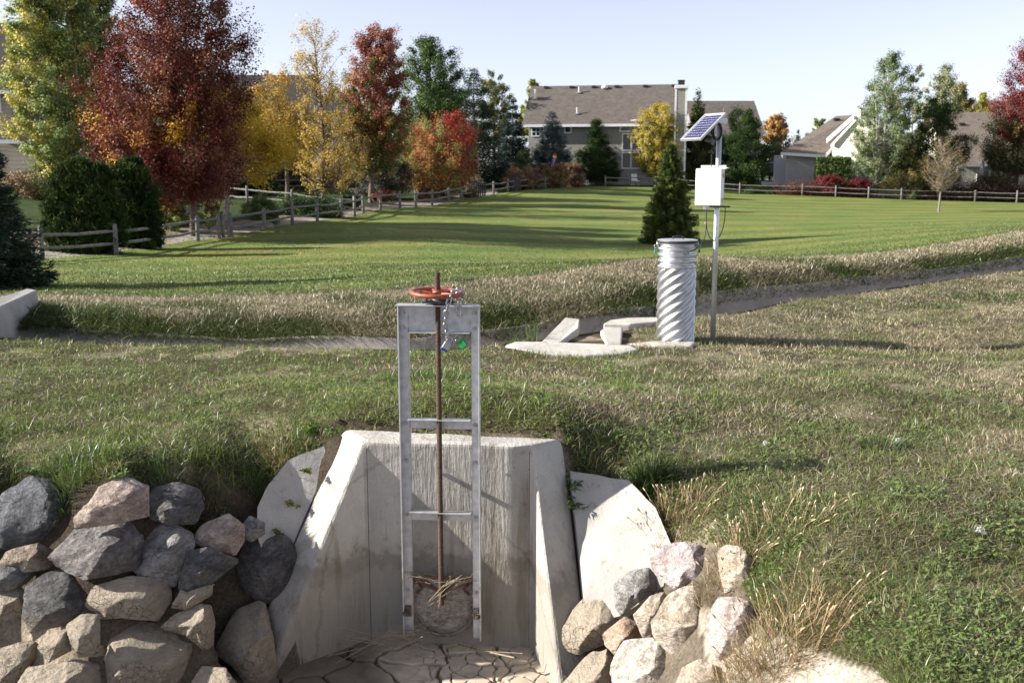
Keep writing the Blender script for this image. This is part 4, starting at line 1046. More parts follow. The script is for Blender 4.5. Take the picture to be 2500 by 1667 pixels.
# ================================================================== DIVERSION BOX IN THE DITCH
def poly_block(pix, drop):
    return [P(*p) for p in pix], drop
def build_turnout():
    c = P(1420, 830, 12.2)
    r = empty('diversion_box', (c.x, c.y, c.z - .5), 0, 'pale concrete diversion box with two stub walls across the ditch', 'ditch structure')
    ro = Vector((c.x, c.y, c.z - .5))
    def blk(name, pix, drop, bev=.03):
        v = [P(*p) - ro for p in pix]; m = MB(); n = len(v)
        m.add(v + [p + Vector((0, 0, -drop)) for p in v], [tuple(range(n)), tuple(range(2 * n - 1, n - 1, -1))] + [(i, n + i, n + (i + 1) % n, (i + 1) % n) for i in range(n)])
        return m.build(name, M['concrete2'], r, bevel=bev, segs=3)
    blk('left_stub_wall', [(1322,834,11.62),(1366,836,11.6),(1412,800,12.5),(1415,779,13.25),(1380,775,13.3)], .75, .012)
    blk('right_stub_wall', [(1480,838,11.6),(1517,838,11.6),(1520,798,12.75),(1478,797,12.75),(1466,806,12.45)], .75, .02)
    blk('near_curb', [(1232,842,11.52),(1258,832,11.68),(1330,833,11.66),(1460,838,11.6),(1540,842,11.55),(1560,852,11.3),(1520,862,11.1),(1430,866,11.0),(1330,863,11.05),(1262,853,11.25)], .4)
    blk('far_curb', [(1472,789,13.0),(1490,780,13.35),(1530,775,13.6),(1600,774,13.7),(1640,776,13.6),(1600,786,13.2),(1540,790,12.95)], .5)
    blk('front_step', [(1530,838,11.75),(1600,831,12.0),(1700,833,11.9),(1690,842,11.6),(1600,843,11.6)], .35)
build_turnout()

def build_culvert():
    v = [P(-60, 752, 12.0), P(0, 728, 12.75), P(66, 704, 13.6), P(92, 706, 13.75), P(22, 738, 12.75), P(-30, 770, 11.9)]
    v = [Vector((p.x, p.y, .02)) for p in [P(-120, 745, 11.7), P(62, 705, 13.7), P(96, 708, 13.65), P(10, 742, 12.55), P(-90, 775, 11.55)]]
    pix = [(-140, 770, 11.4), (64, 704, 13.75), (92, 708, 13.7), (4, 748, 12.4), (-70, 790, 11.3)]
    v = [P(*p) for p in pix]; m = MB(); n = len(v); c = sum(v, Vector()) / n
    v = [p - c for p in v]
    m.add(v + [p + Vector((0, 0, -1.2)) for p in v], [tuple(range(n))[::-1], tuple(range(n, 2 * n))] + [(i, (i + 1) % n, n + (i + 1) % n, n + i) for i in range(n)])
    o = m.build('culvert_wall', M['concrete3'], None, bevel=.02, segs=2); o.location = c
    bm = bmesh.new(); bm.from_mesh(o.data); bmesh.ops.recalc_face_normals(bm, faces=bm.faces); bm.to_mesh(o.data); bm.free()
    tag(o, 'grey concrete culvert end wall in shade at the left edge, beside spruce', 'wall')
build_culvert()

# ================================================================== GRASS
def blades(name, x, y, L, W, lean, col, label, z=None, curl=.5, seg2=True, mat='grass', azim=None, face=None):
    n = len(x); r = np.random.default_rng(n)
    if z is None: z = ground_z(x, y)
    z = z - .01
    az = r.uniform(0, 2 * math.pi, n) if azim is None else azim
    if face is None: face = r.uniform(0, 2 * math.pi, n)
    dx, dy = np.cos(az), np.sin(az); wx, wy = np.cos(face) * W / 2, np.sin(face) * W / 2
    lx = dx * np.sin(lean); ly = dy * np.sin(lean); lz = np.cos(lean)
    l2 = np.minimum(lean * (1 + curl) + .25 * curl, 1.75); mx = dx * np.sin(l2); my = dy * np.sin(l2); mz = np.cos(l2)
    h = L * .55; g = L * .45
    B0 = np.stack([x - wx, y - wy, z], 1); B1 = np.stack([x + wx, y + wy, z], 1)
    cx = x + lx * h; cy = y + ly * h; cz = z + lz * h
    M0 = np.stack([cx - wx * .8, cy - wy * .8, cz], 1); M1 = np.stack([cx + wx * .8, cy + wy * .8, cz], 1)
    T = np.stack([cx + mx * g, cy + my * g, cz + mz * g], 1)
    V = np.stack([B0, B1, M0, M1, T], 1).reshape(-1, 3)
    i = np.arange(n) * 5
    q = np.stack([i, i + 1, i + 3, i + 2], 1); t = np.stack([i + 2, i + 3, i + 4], 1)
    c = np.repeat(col[:, None], 5, 1).copy().reshape(-1, 3)
    o = mesh_np(name, V, [q, t], M[mat], None, c, False)
    tag(o, label, 'grass', kind='stuff'); return o

def sample(n, y0, y1, px0, px1, p=2.0, rng=RNG):
    """points in the view fan, denser near the viewer"""
    u = rng.uniform(0, 1, n); a = 1 - p
    Y = (y0 ** a + (y1 ** a - y0 ** a) * u) ** (1 / a)
    px = rng.uniform(px0, px1, n)
    return (px - 1250) / F * (Y * CP + .3), Y

GREEN = np.array([.205, .275, .055]); LUSH = np.array([.060, .120, .020]); STRAW = np.array([.50, .445, .29]); OLIVE = np.array([.20, .19, .08]); BROWN = np.array([.26, .165, .085]); GREYG = np.array([.165, .18, .105])

ROCKBARE = None
def berm():
    x, y = sample(1250000, 3.3, 13.6, -420, 2920, 2.8); x2, y2 = sample(260000, 11.5, 29.0, 1500, 2920, 1.6)
    x = np.concatenate([x, x2]); y = np.concatenate([y, y2]); n = len(x)
    z = base_z(x, y)
    px, py = proj(x, y, z)
    d = ditch_d(x, y)
    ok = (d < -.36) & ~((inpoly(px, py, BARE)) & (y < 6.9)) & ((x - PB.x) ** 2 + (y - PB.y) ** 2 > .23 ** 2)
    ok &= ~((px > 1225) & (px < 1545) & (y > 11.12) & (y < 13)) & ~((px > 1540) & (px < 1690) & (y > 11.66) & (y < 11.9))
    # thin, patchy cover
    cov = fnoise(x, y, .55, 51); fine = fnoise(x, y, .13, 52)
    left = sstep(1500, 700, px)
    green = fnoise(x, y, 1.1, 53) * .55 + fnoise(x, y, .28, 54) * .45
    nearrock = sstep(940, 1130, py) * sstep(1500, 1150, px)     # lusher towards the left rocks
    nearfar = sstep(7.5, 10.5, y)
    gf = .56 + .18 * left * (1 - nearfar * .6) + .30 * nearrock - .10 * nearfar * (1 - left) + .12 * sstep(1050, 1300, py) * (1 - left)
    g = sstep(.62, .40, green + .5 - gf)
    patch = sstep(.57, .72, fnoise(x, y, .6, 61)) 
    ok &= RNG.uniform(0, 1, n) < (.45 + .55 * sstep(.25, .5, fine)) * (1 - .5 * patch * (1 - nearrock))
    x, y, px, py, g, d, patch, nearrock, nearfar, left = [a[ok] for a in (x, y, px, py, g, d, patch, nearrock, nearfar, left)]
    n = len(x)
    r = RNG
    isg = r.uniform(0, 1, n) < g * .95
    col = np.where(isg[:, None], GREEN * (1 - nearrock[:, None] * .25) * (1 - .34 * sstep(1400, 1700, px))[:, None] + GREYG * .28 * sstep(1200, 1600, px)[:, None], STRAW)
    mixb = r.uniform(0, 1, n)[:, None]
    pt = .72 + .56 * fnoise(x, y, .9, 91)[:, None]
    col = np.where((mixb < .18) & ~isg[:, None], OLIVE, col)
    col = np.where((mixb > .88) & ~isg[:, None], BROWN, col)
    br = sstep(.55, .7, fnoise(x, y, .8, 66))[:, None] * sstep(1150, 1300, px)[:, None] * sstep(1600, 1300, px)[:, None]
    col = col * (1 - .6 * br) + BROWN * .6 * br
    col = col * pt * r.uniform(.55, 1.35, n)[:, None]
    L = r.gamma(5, .0082, n) * (1 + .30 * nearrock + .10 * nearfar) * (.50 + 1.05 * fnoise(x, y, .35, 67))
    L = np.where((px > 1450) & (y < 6.5), L * .95, L)
    lush2 = sstep(6.9, 6.0, y) * sstep(820, 500, px)
    L = L * (1 + .30 * lush2)
    W = r.uniform(.0026, .0058, n) * (.75 + y / 14)
    lean = np.abs(r.normal(.75, .4, n))
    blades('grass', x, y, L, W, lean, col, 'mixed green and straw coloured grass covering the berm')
berm()

def thatch():
    r = np.random.default_rng(31); n = 220000; x, y = sample(n, 3.3, 13.4, -400, 2900, 2.6, r); x2, y2 = sample(80000, 12, 28, 1500, 2900, 1.6, r)
    x = np.concatenate([x, x2]); y = np.concatenate([y, y2]); px, py = proj(x, y, base_z(x, y))
    ok = (ditch_d(x, y) < -.4) & ~(inpoly(px, py, BARE) & (y < 6.9)); ok &= ~((px > 1225) & (px < 1545) & (y > 11.12) & (y < 13)); x, y, px = x[ok], y[ok], px[ok]; n = len(x)
    k = r.uniform(0, 1, n)[:, None]; g = fnoise(x, y, .7, 33)[:, None]
    col = np.where(k < .25 + .5 * (g - .35), OLIVE * .8, np.where(k > .85, BROWN, STRAW * .58)) * r.uniform(.55, 1.2, n)[:, None]
    blades('grass', x, y, r.uniform(.03, .10, n) * (.8 + y / 25), r.uniform(.003, .006, n) * (.75 + y / 14), r.uniform(1.05, 1.5, n), col, 'matted dead grass lying beneath the living blades', z=ground_z(x, y) + r.uniform(.008, .03, n), curl=.1)
thatch()

def clover():
    """broad weed leaves lying among the grass"""
    n = 150000; r = np.random.default_rng(3)
    x, y = sample(n, 3.3, 11.2, -350, 2850, 2.6, r)
    z = base_z(x, y); px, py = proj(x, y, z)
    w = fnoise(x, y, .45, 71); ok = (w > .47 + .07 * sstep(1500, 2100, px)) & ~(inpoly(px, py, BARE) & (y < 6.9)) & (ditch_d(x, y) < -.9)
    x, y, px = x[ok], y[ok], px[ok]; n = len(x)
    z = ground_z(x, y) + r.uniform(.012, .05, n)
    s = r.uniform(.008, .02, n) * (.55 + .06 * y); az = r.uniform(0, 2 * math.pi, n); tl = r.normal(0, .45, n)
    a = np.stack([np.cos(az), np.sin(az), np.sin(tl)], 1); b = np.stack([-np.sin(az), np.cos(az), np.sin(r.normal(0, .45, n))], 1)
    c = np.stack([x, y, z], 1)
    V = np.stack([c - a * s[:, None], c - b * s[:, None] * .45, c + a * s[:, None], c + b * s[:, None] * .45], 1).reshape(-1, 3)
    i = np.arange(n) * 4
    col = (np.array([.115, .185, .035]) * r.uniform(.6, 1.5, n)[:, None]) * (1 - .35 * sstep(1400, 2000, px)[:, None]) + np.array([.07, .075, .04]) * r.uniform(.3, 1.4, n)[:, None] * sstep(1400, 2000, px)[:, None]
    o = mesh_np('weed_leaves', V, [np.stack([i, i + 1, i + 2, i + 3], 1)], M['grass'], None, np.repeat(col, 4, 0))
    tag(o, 'small broad weed leaves scattered low among berm grass', 'weeds', kind='stuff')
clover()

def bank():
    n = 420000; r = np.random.default_rng(8)
    px = r.uniform(-500, 2950, n); t = r.uniform(0, 1, n) ** 1.25
    ye = edge_y(px); 
    # from the ditch lip to the mown edge
    yl = np.interp(px, [-700, 0, 600, 1000, 1250, 1700, 1960, 2500, 3000], [12.9, 12.95, 12.9, 12.75, 13.45, 15.6, 18.3, 24.9, 31.6])
    y = yl + (ye + .35 - yl) * t; x = (px - 1250) / F * (y * CP + .32)
    d = ditch_d(x, y); ok = (d > .70) & ~((px > 1470) & (px < 1640) & (y < 13.75))
    x, y, px, d, t = [a[ok] for a in (x, y, px, d, t)]; n = len(x)
    lip = sstep(1.45, .95, d)
    gl = sstep(620, 200, px) * sstep(2.6, .9, d)
    g = sstep(.60, .42, fnoise(x, y, 1.6, 81) + .12 - .12 * lip - .35 * gl)
    isg = r.uniform(0, 1, n) < np.clip(g * .65 + .10 + .22 * lip + .5 * gl + .25 * sstep(.86, 1.0, t), 0, .95)
    tan = np.array([.42, .37, .245]); 
    col = np.where(isg[:, None], np.array([.088, .118, .03]), np.where(r.uniform(0, 1, n)[:, None] < .3, np.array([.21, .165, .10]), tan)) * r.uniform(.6, 1.3, n)[:, None]
    face = np.where(r.uniform(0, 1, n) < .85 * lip, r.normal(0, .35, n) - .15, r.uniform(0, 6.28, n))
    L = r.gamma(6, .0090, n) * (1 + 1.6 * lip) * (.8 + .4 * fnoise(x, y, .8, 82)) * (1 - .35 * sstep(.85, 1, t)) * (1 + .5 * gl)
    W = r.uniform(.006, .012, n) * y / 14
    lean = np.abs(r.normal(.65, .35, n)) + .45 * lip
    # blades at the lip hang out over the concrete
    az = r.uniform(0, 2 * math.pi, n)
    toward = math.pi * 1.5
    az = np.where(r.uniform(0, 1, n) < .75 * lip, toward + r.normal(0, .7, n), az)
    blades('grass', x, y, L, W, lean, col, 'dry tan grass on the bank between ditch and lawn', curl=.6, azim=az, face=face)
bank()

def lawn_blades():
    n = 150000; r = np.random.default_rng(12)
    px = r.uniform(-350, 2800, n); ye = edge_y(px)
    y = ye + (r.uniform(0, 1, n) ** 2.0) * 22 - .1; x = (px - 1250) / F * (y * CP + .4)
    col = np.where(r.uniform(0, 1, n)[:, None] < .12, np.array([.24, .21, .11]), np.array([.075, .115, .026])) * r.uniform(.65, 1.35, n)[:, None]
    L = r.uniform(.03, .065, n); W = r.uniform(.006, .011, n) * y / 16
    blades('grass', x, y, L, W, np.abs(r.normal(.5, .3, n)), col, 'short mown grass along the near edge of the lawn', z=ground_z(x, y) + .02)
lawn_blades()

def tuft(name, px, py, Y, n, L, W, spread, col, label, lean=.5, seed=0, cat='grass clump', seeds=0, curl=.5, zfix=None):
    """one clump of grass as a thing: blades and, if any, seed heads on stalks"""
    r = np.random.default_rng(seed); Y = bare_hit(px, py) if py > 1040 else Y; c = P(px, py, Y); zz = gz(c.x, c.y)
    root = empty(name, (c.x, c.y, zz), 0, label, cat)
    rad = spread * np.sqrt(r.uniform(0, 1, n)); a = r.uniform(0, 2 * math.pi, n)
    x = rad * np.cos(a); y = rad * np.sin(a) * .8
    col = np.array(col)
    if col.ndim == 2: cc = col[r.integers(0, len(col), n)]
    else: cc = np.tile(col, (n, 1))
    cc = cc * r.uniform(.6, 1.35, n)[:, None]
    az = a + r.normal(0, .9, n)
    zg = ground_z(x + c.x, y + c.y) - zz
    o = blades('leaf_blades', x, y, L * r.uniform(.4, 1.15, n), W * r.uniform(.6, 1.2, n), np.abs(r.normal(lean, .3, n)) * (.35 + .9 * rad / spread), cc, None, z=zg, azim=az, curl=curl)
    for k in list(o.keys()):
        if k in ('label', 'category', 'kind'): del o[k]
    o.parent = root
    if seeds:
        m = MB(); h = MB()
        for k in range(seeds):
            rr = spread * math.sqrt(r.uniform()); aa = r.uniform(0, 2 * math.pi); b = Vector((rr * math.cos(aa), rr * math.sin(aa) * .8, 0)); b.z = float(base_z([b.x + c.x], [b.y + c.y])[0]) - zz
            d = Vector((math.cos(aa) * rr / spread * .6 + r.normal() * .28, math.sin(aa) * .3 + r.normal() * .28, 1)).normalized(); l = L * r.uniform(.75, 1.45)
            mid = b + d * l * .6; tip = b + d * l + Vector((d.x, d.y, -.25)) * l * .18
            m.tube([b, mid, tip], .0013, 4); dd = (tip - mid).normalized(); hl = r.uniform(.022, .042)
            h.tube([tip, tip + dd * hl * .3, tip + dd * hl * .75 + Vector((0, 0, -.003)), tip + dd * hl + Vector((0, 0, -.007))], [.0022, .0046, .004, .0012], 6)
        sk_ = m.build('stalks', M['foxtail'], root); sk_['kind'] = 'stuff'; s = h.build('seed_heads', M['foxtail2'], root, True); s['kind'] = 'stuff'
    return root
M['foxtail'] = simple('foxtail_stalk', (.36, .245, .135), .8, 0, .35, 30, 0)
M['foxtail2'] = simple('foxtail_head', (.44, .35, .215), .95, 0, .3, 160, .5, .004)
SC2 = np.array([[.40, .30, .17], [.33, .21, .10], [.44, .36, .22], [.20, .19, .07], [.30, .24, .12]])
GR2 = np.array([[.055, .10, .02], [.08, .13, .03], [.10, .14, .04]])
tuft('dry_grass_clump', 1915, 1565, 4.40, 2300, .165, .0042, .30, SC2, 'big dry straw coloured foxtail clump over the pale slab, bottom right', .85, 1, seeds=46)
tuft('dry_grass_clump', 1790, 1400, 4.95, 700, .14, .004, .20, SC2, 'dry foxtail clump leaning over the tan boulder, above big clump', .8, 2, seeds=34)
tuft('dry_grass_clump', 1665, 1262, 5.42, 700, .13, .004, .22, SC2, 'dry brown foxtail clump overhanging the bright slab above rosy boulder', .8, 3, seeds=34)
tuft('dry_grass_clump', 1900, 1300, 5.1, 500, .13, .004, .32, np.vstack([SC2, GR2]), 'mixed green and straw foxtail patch up the slope from dry clumps', .7, 4, seeds=46)
tuft('green_grass_clump', 1590, 1175, 6.0, 700, .24, .0055, .12, GR2 * .8, 'dark green bladed grass clump at the top of bright slab', .65, 5)
tuft('green_grass_clump', 1540, 1190, 6.0, 320, .20, .005, .10, GR2, 'small green grass clump drooping beside right wing of headwall', .8, 6)
tuft('green_grass_clump', 690, 1120, 6.3, 420, .17, .005, .14, np.vstack([GR2, SC2[:2]]), 'pale green grass clump drooping over the grey slab', .85, 7)
tuft('green_grass_clump', 625, 1185, 6.4, 420, .15, .005, .13, GR2 * 1.1, 'green grass clump spilling over left edge of the grey slab', .85, 21)
tuft('green_grass_clump', 752, 1092, 6.6, 420, .12, .005, .13, np.vstack([GR2 * 1.2, SC2[:1]]), 'short green grass clump at the upper tip of grey slab', .8, 22)
tuft('green_grass_clump', 1455, 1150, 6.3, 500, .13, .005, .15, np.vstack([GR2, SC2[:3]]), 'mixed dry and green clump on the top edge of bright slab', .85, 23)
tuft('green_grass_clump', 1640, 1240, 5.9, 500, .14, .0045, .16, np.vstack([GR2, SC2]), 'half dry grass clump hanging over the right edge of bright slab', .85, 24)
tuft('green_grass_clump', 1290, 872, 10.9, 260, .11, .007, .22, np.vstack([GR2, SC2[2:]]), 'grass clump overlapping the near curb of diversion box, left end', .7, 25)
tuft('green_grass_clump', 1405, 875, 10.85, 260, .11, .007, .24, np.vstack([GR2, SC2[2:]]), 'grass clump overlapping the near curb of diversion box, middle', .7, 26)
tuft('green_grass_clump', 1525, 866, 11.0, 300, .12, .007, .24, np.vstack([GR2, SC2[2:]]), 'grass clump overlapping the near curb below the standpipe', .7, 27)
tuft('green_grass_clump', 1655, 842, 11.78, 260, .11, .007, .22, np.vstack([GR2, SC2[2:]]), 'low grass clump at the foot of corrugated standpipe', .7, 28)
tuft('green_grass_clump', 160, 1195, 5.5, 700, .22, .0055, .22, GR2, 'lush green grass clump above big blue-grey boulder', .7, 8)
tuft('green_grass_clump', 420, 1180, 5.6, 600, .17, .0055, .24, GR2, 'lush green grass clump above the pinkish tan boulder', .8, 9)
tuft('green_grass_clump', 1300, 838, 11.85, 40, .36, .008, .07, GR2 * 1.3, 'tall thin green grass blades growing behind near curb in ditch', .25, 10, curl=.2)
tuft('green_grass_clump', 1250, 846, 11.8, 30, .26, .008, .10, GR2 * 1.3, 'sparse arching grass blades left of the diversion box', .7, 11)
tuft('green_grass_clump', 1060, 960, 8.4, 800, .17, .006, .42, GR2 * 1.15, 'taller green grass patch seen through the gate frame', .6, 12)
tuft('green_grass_clump', 2150, 1100, 6.6, 260, .15, .0055, .16, GR2 * .8, 'green grass patch around a dandelion clock on right slope', .7, 13)
tuft('green_weed_patch', 2440, 738, 17.5, 1600, .10, .016, .9, GR2 * .75, 'dark green weed patch in the dry slope at right edge', .7, 14)
tuft('green_weed_patch', 2290, 760, 16.2, 700, .09, .015, .5, GR2 * .85, 'small green weed patch left of the dark right edge patch', .7, 15)
tuft('green_weed_patch', 1600, 812, 12.6, 420, .10, .009, .30, np.vstack([GR2, SC2[4:]]), 'low green weeds inside diversion box left of the standpipe', .8, 16)

def leafy(name, px, py, Y, n, L, W, label, seed, col=(.10, .15, .045), hang=.6, up=.10):
    """leafy weed: stems with lanceolate leaves in pairs"""
    r = np.random.default_rng(seed); Y = bare_hit(px, py) - (.10 if 650 < px < 765 or px > 1000 else .03); c = P(px, py, Y)
    root = empty(name, c, 0, label, 'weed')
    st = MB(); V = []; Q = []; Cc = []
    for k in range(n):
        a = r.uniform(0, 2 * math.pi); b = Vector((r.normal() * .015, r.normal() * .015 - .02, 0)); d = Vector((math.cos(a) * hang, math.sin(a) * hang - .25, up / .1 * r.uniform(.2, 1.0))).normalized(); l = L * r.uniform(.8, 2.0)
        st.tube([b, b + d * l * .6, b + d * l + Vector((0, 0, -.02))], .0022, 5)
        for j in range(9):
            p = b + d * l * (.25 + .75 * j / 8); aa = r.uniform(0, 2 * math.pi); ld = Vector((math.cos(aa), math.sin(aa), r.uniform(-.25, .5))).normalized(); s = ld.cross(Vector((0, 0, 1))).normalized()
            ll = L * r.uniform(.5, 1.0); i = len(V); nn = s.cross(ld)
            V += [p, p + ld * ll * .4 + s * W + nn * .006, p + ld * ll * .45 - nn * .004, p + ld * ll * .4 - s * W + nn * .006, p + ld * ll + Vector((0, 0, -.25 * ll))]
            Q += [(i, i + 1, i + 2), (i, i + 2, i + 3), (i + 1, i + 4, i + 2), (i + 2, i + 4, i + 3)]; f = r.uniform(.6, 1.5); Cc += [np.array(col) * f] * 5
    st.build('stem', M['stem'], root)
    mesh_np('leaves', np.array([tuple(v) for v in V]), [np.array(Q)], M['grass'], root, np.array(Cc))
    return root
M['stem'] = simple('green_stem', (.12, .14, .05), .7, 0, .3, 30, 0)
leafy('leafy_weed', 1408, 1190, 5.98, 7, .065, .0085, 'leafy grey-green weed in the joint right of the headwall, upper one', 1)
leafy('leafy_weed', 1412, 1240, 5.9, 6, .06, .008, 'leafy grey-green weed lower in the joint, casting a shadow on slab', 2)
leafy('creeping_weed', 752, 1150, 6.12, 6, .035, .006, 'small creeping weed in the joint left of headwall, near its top', 3, (.14, .17, .03), .8)
leafy('creeping_weed', 722, 1235, 6.03, 6, .032, .006, 'reddish creeping weed halfway down the joint left of headwall', 4, (.15, .15, .035), .8)
leafy('creeping_weed', 690, 1300, 5.95, 5, .032, .006, 'yellow-green creeping weed just above the big charcoal boulder', 5, (.17, .19, .03), .8)
leafy('broadleaf_weed', 305, 1168, 5.62, 6, .05, .012, 'pale broadleaf weed at the grass edge above pinkish boulder', 6, (.15, .21, .07), .7)
leafy('broadleaf_weed', 90, 1150, 5.75, 5, .05, .012, 'pale broadleaf weed in the grass above blue-grey boulder', 7, (.16, .22, .09), .7)
leafy('broadleaf_weed', 770, 1055, 6.75, 9, .05, .010, 'bright green broadleaf weed at the left corner of headwall', 8, (.11, .20, .025), .9)

def dandelion(px, py, pyb, pxb, Y, R, label, seed):
    r = np.random.default_rng(seed); h = P(px, py, Y); b = P(pxb, pyb, Y); zg = gz(b.x, b.y)
    root = empty('dandelion_clock', (b.x, b.y, zg), 0, label, 'dandelion', 'dandelion clocks on the berm')
    o = Vector((b.x, b.y, zg))
    m = MB(); m.tube([(0, 0, 0), (h - o) * .5 + Vector((0, 0, .01)), h - o], .0022, 6); m.build('stem', M['stem2'], root, True)
    n = 150; d = r.normal(size=(n, 3)); d /= np.linalg.norm(d, axis=1)[:, None]
    t = np.cross(d, r.normal(size=(n, 3))); t /= np.linalg.norm(t, axis=1)[:, None]; w = np.cross(d, t)
    C = np.array(h - o); p = C + d * R * r.uniform(.75, 1.0, n)[:, None]; s = R * .17
    V = np.stack([C + d * R * .2, C + d * R * .2 + t * .0006, p, p + t * s, p - t * s * .6 + w * s * .8, p - t * s * .6 - w * s * .8], 1).reshape(-1, 3)
    i = np.arange(n) * 6
    mesh_np('seed_head', V, [np.stack([i, i + 1, i + 2], 1), np.stack([i + 3, i + 4, i + 5], 1)], M['fluff'], root)
M['stem2'] = simple('dandelion_stem', (.30, .26, .14), .7, 0, .3, 30, 0)
M['fluff'] = simple('dandelion_fluff', (.55, .53, .49), .9, 0, .05, 30, 0)
dandelion(2391, 1295, 1345, 2340, 4.85, .030, 'largest white dandelion clock on a long stem, lower right grass', 1)
dandelion(2363, 1340, 1350, 2335, 4.8, .019, 'small dandelion clock just below the largest one', 2)
dandelion(2193, 1075, 1105, 2165, 6.6, .022, 'dandelion clock on a pale bent stem, middle of right slope', 3)
dandelion(1869, 1081, 1090, 1872, 6.6, .021, 'squat dandelion clock left of the bent stemmed one', 4)
dandelion(1285, 946, 958, 1290, 8.6, .024, 'dandelion clock right of the gate frame, above headwall', 5)
dandelion(1428, 932, 945, 1430, 8.8, .020, 'faint dandelion clock between gate frame and standpipe shadow', 6)
dandelion(1180, 994, 1003, 1180, 7.6, .017, 'dandelion clock touching the right post of gate frame', 7)

def twig(pts, label, r=.005):
    m = MB(); v = [P(*p) for p in pts]; o = m.tube(v, [r, r * .9, r * .6][:len(v)], 6).build('dry_twig', M['straw'], None, True); tag(o, label, 'twig')
twig([(1935, 1018, 7.35), (1960, 1003, 7.5), (1985, 988, 7.7)], 'pale dry stalk lying in the grass on right slope', .006)
# ================================================================== TREES
def quads(C, A, B, sa, sb):
    """diamond leaves: centre, two axes, half sizes"""
    a = A * sa[:, None]; b = B * sb[:, None]
    return np.stack([C - a, C - b * .9 + a * .1, C + a, C + b * .9 + a * .1], 1).reshape(-1, 3)

def tubes_np(segs, name, mat, parent):
    m = MB()
    for pts, rs, k in segs: m.tube(pts, rs, k, False)
    return m.build(name, mat, parent, True)

def crown_rows(rows, Y, bx):
    """(py, left px, right px) -> arrays z, centre x, radius"""
    out = []
    for py, a, b in rows:
        l = P(a, py, Y); q = P(b, py, Y); out.append((l.z, (l.x + q.x) / 2, (q.x - l.x) / 2))
    out.sort(); return np.array(out)

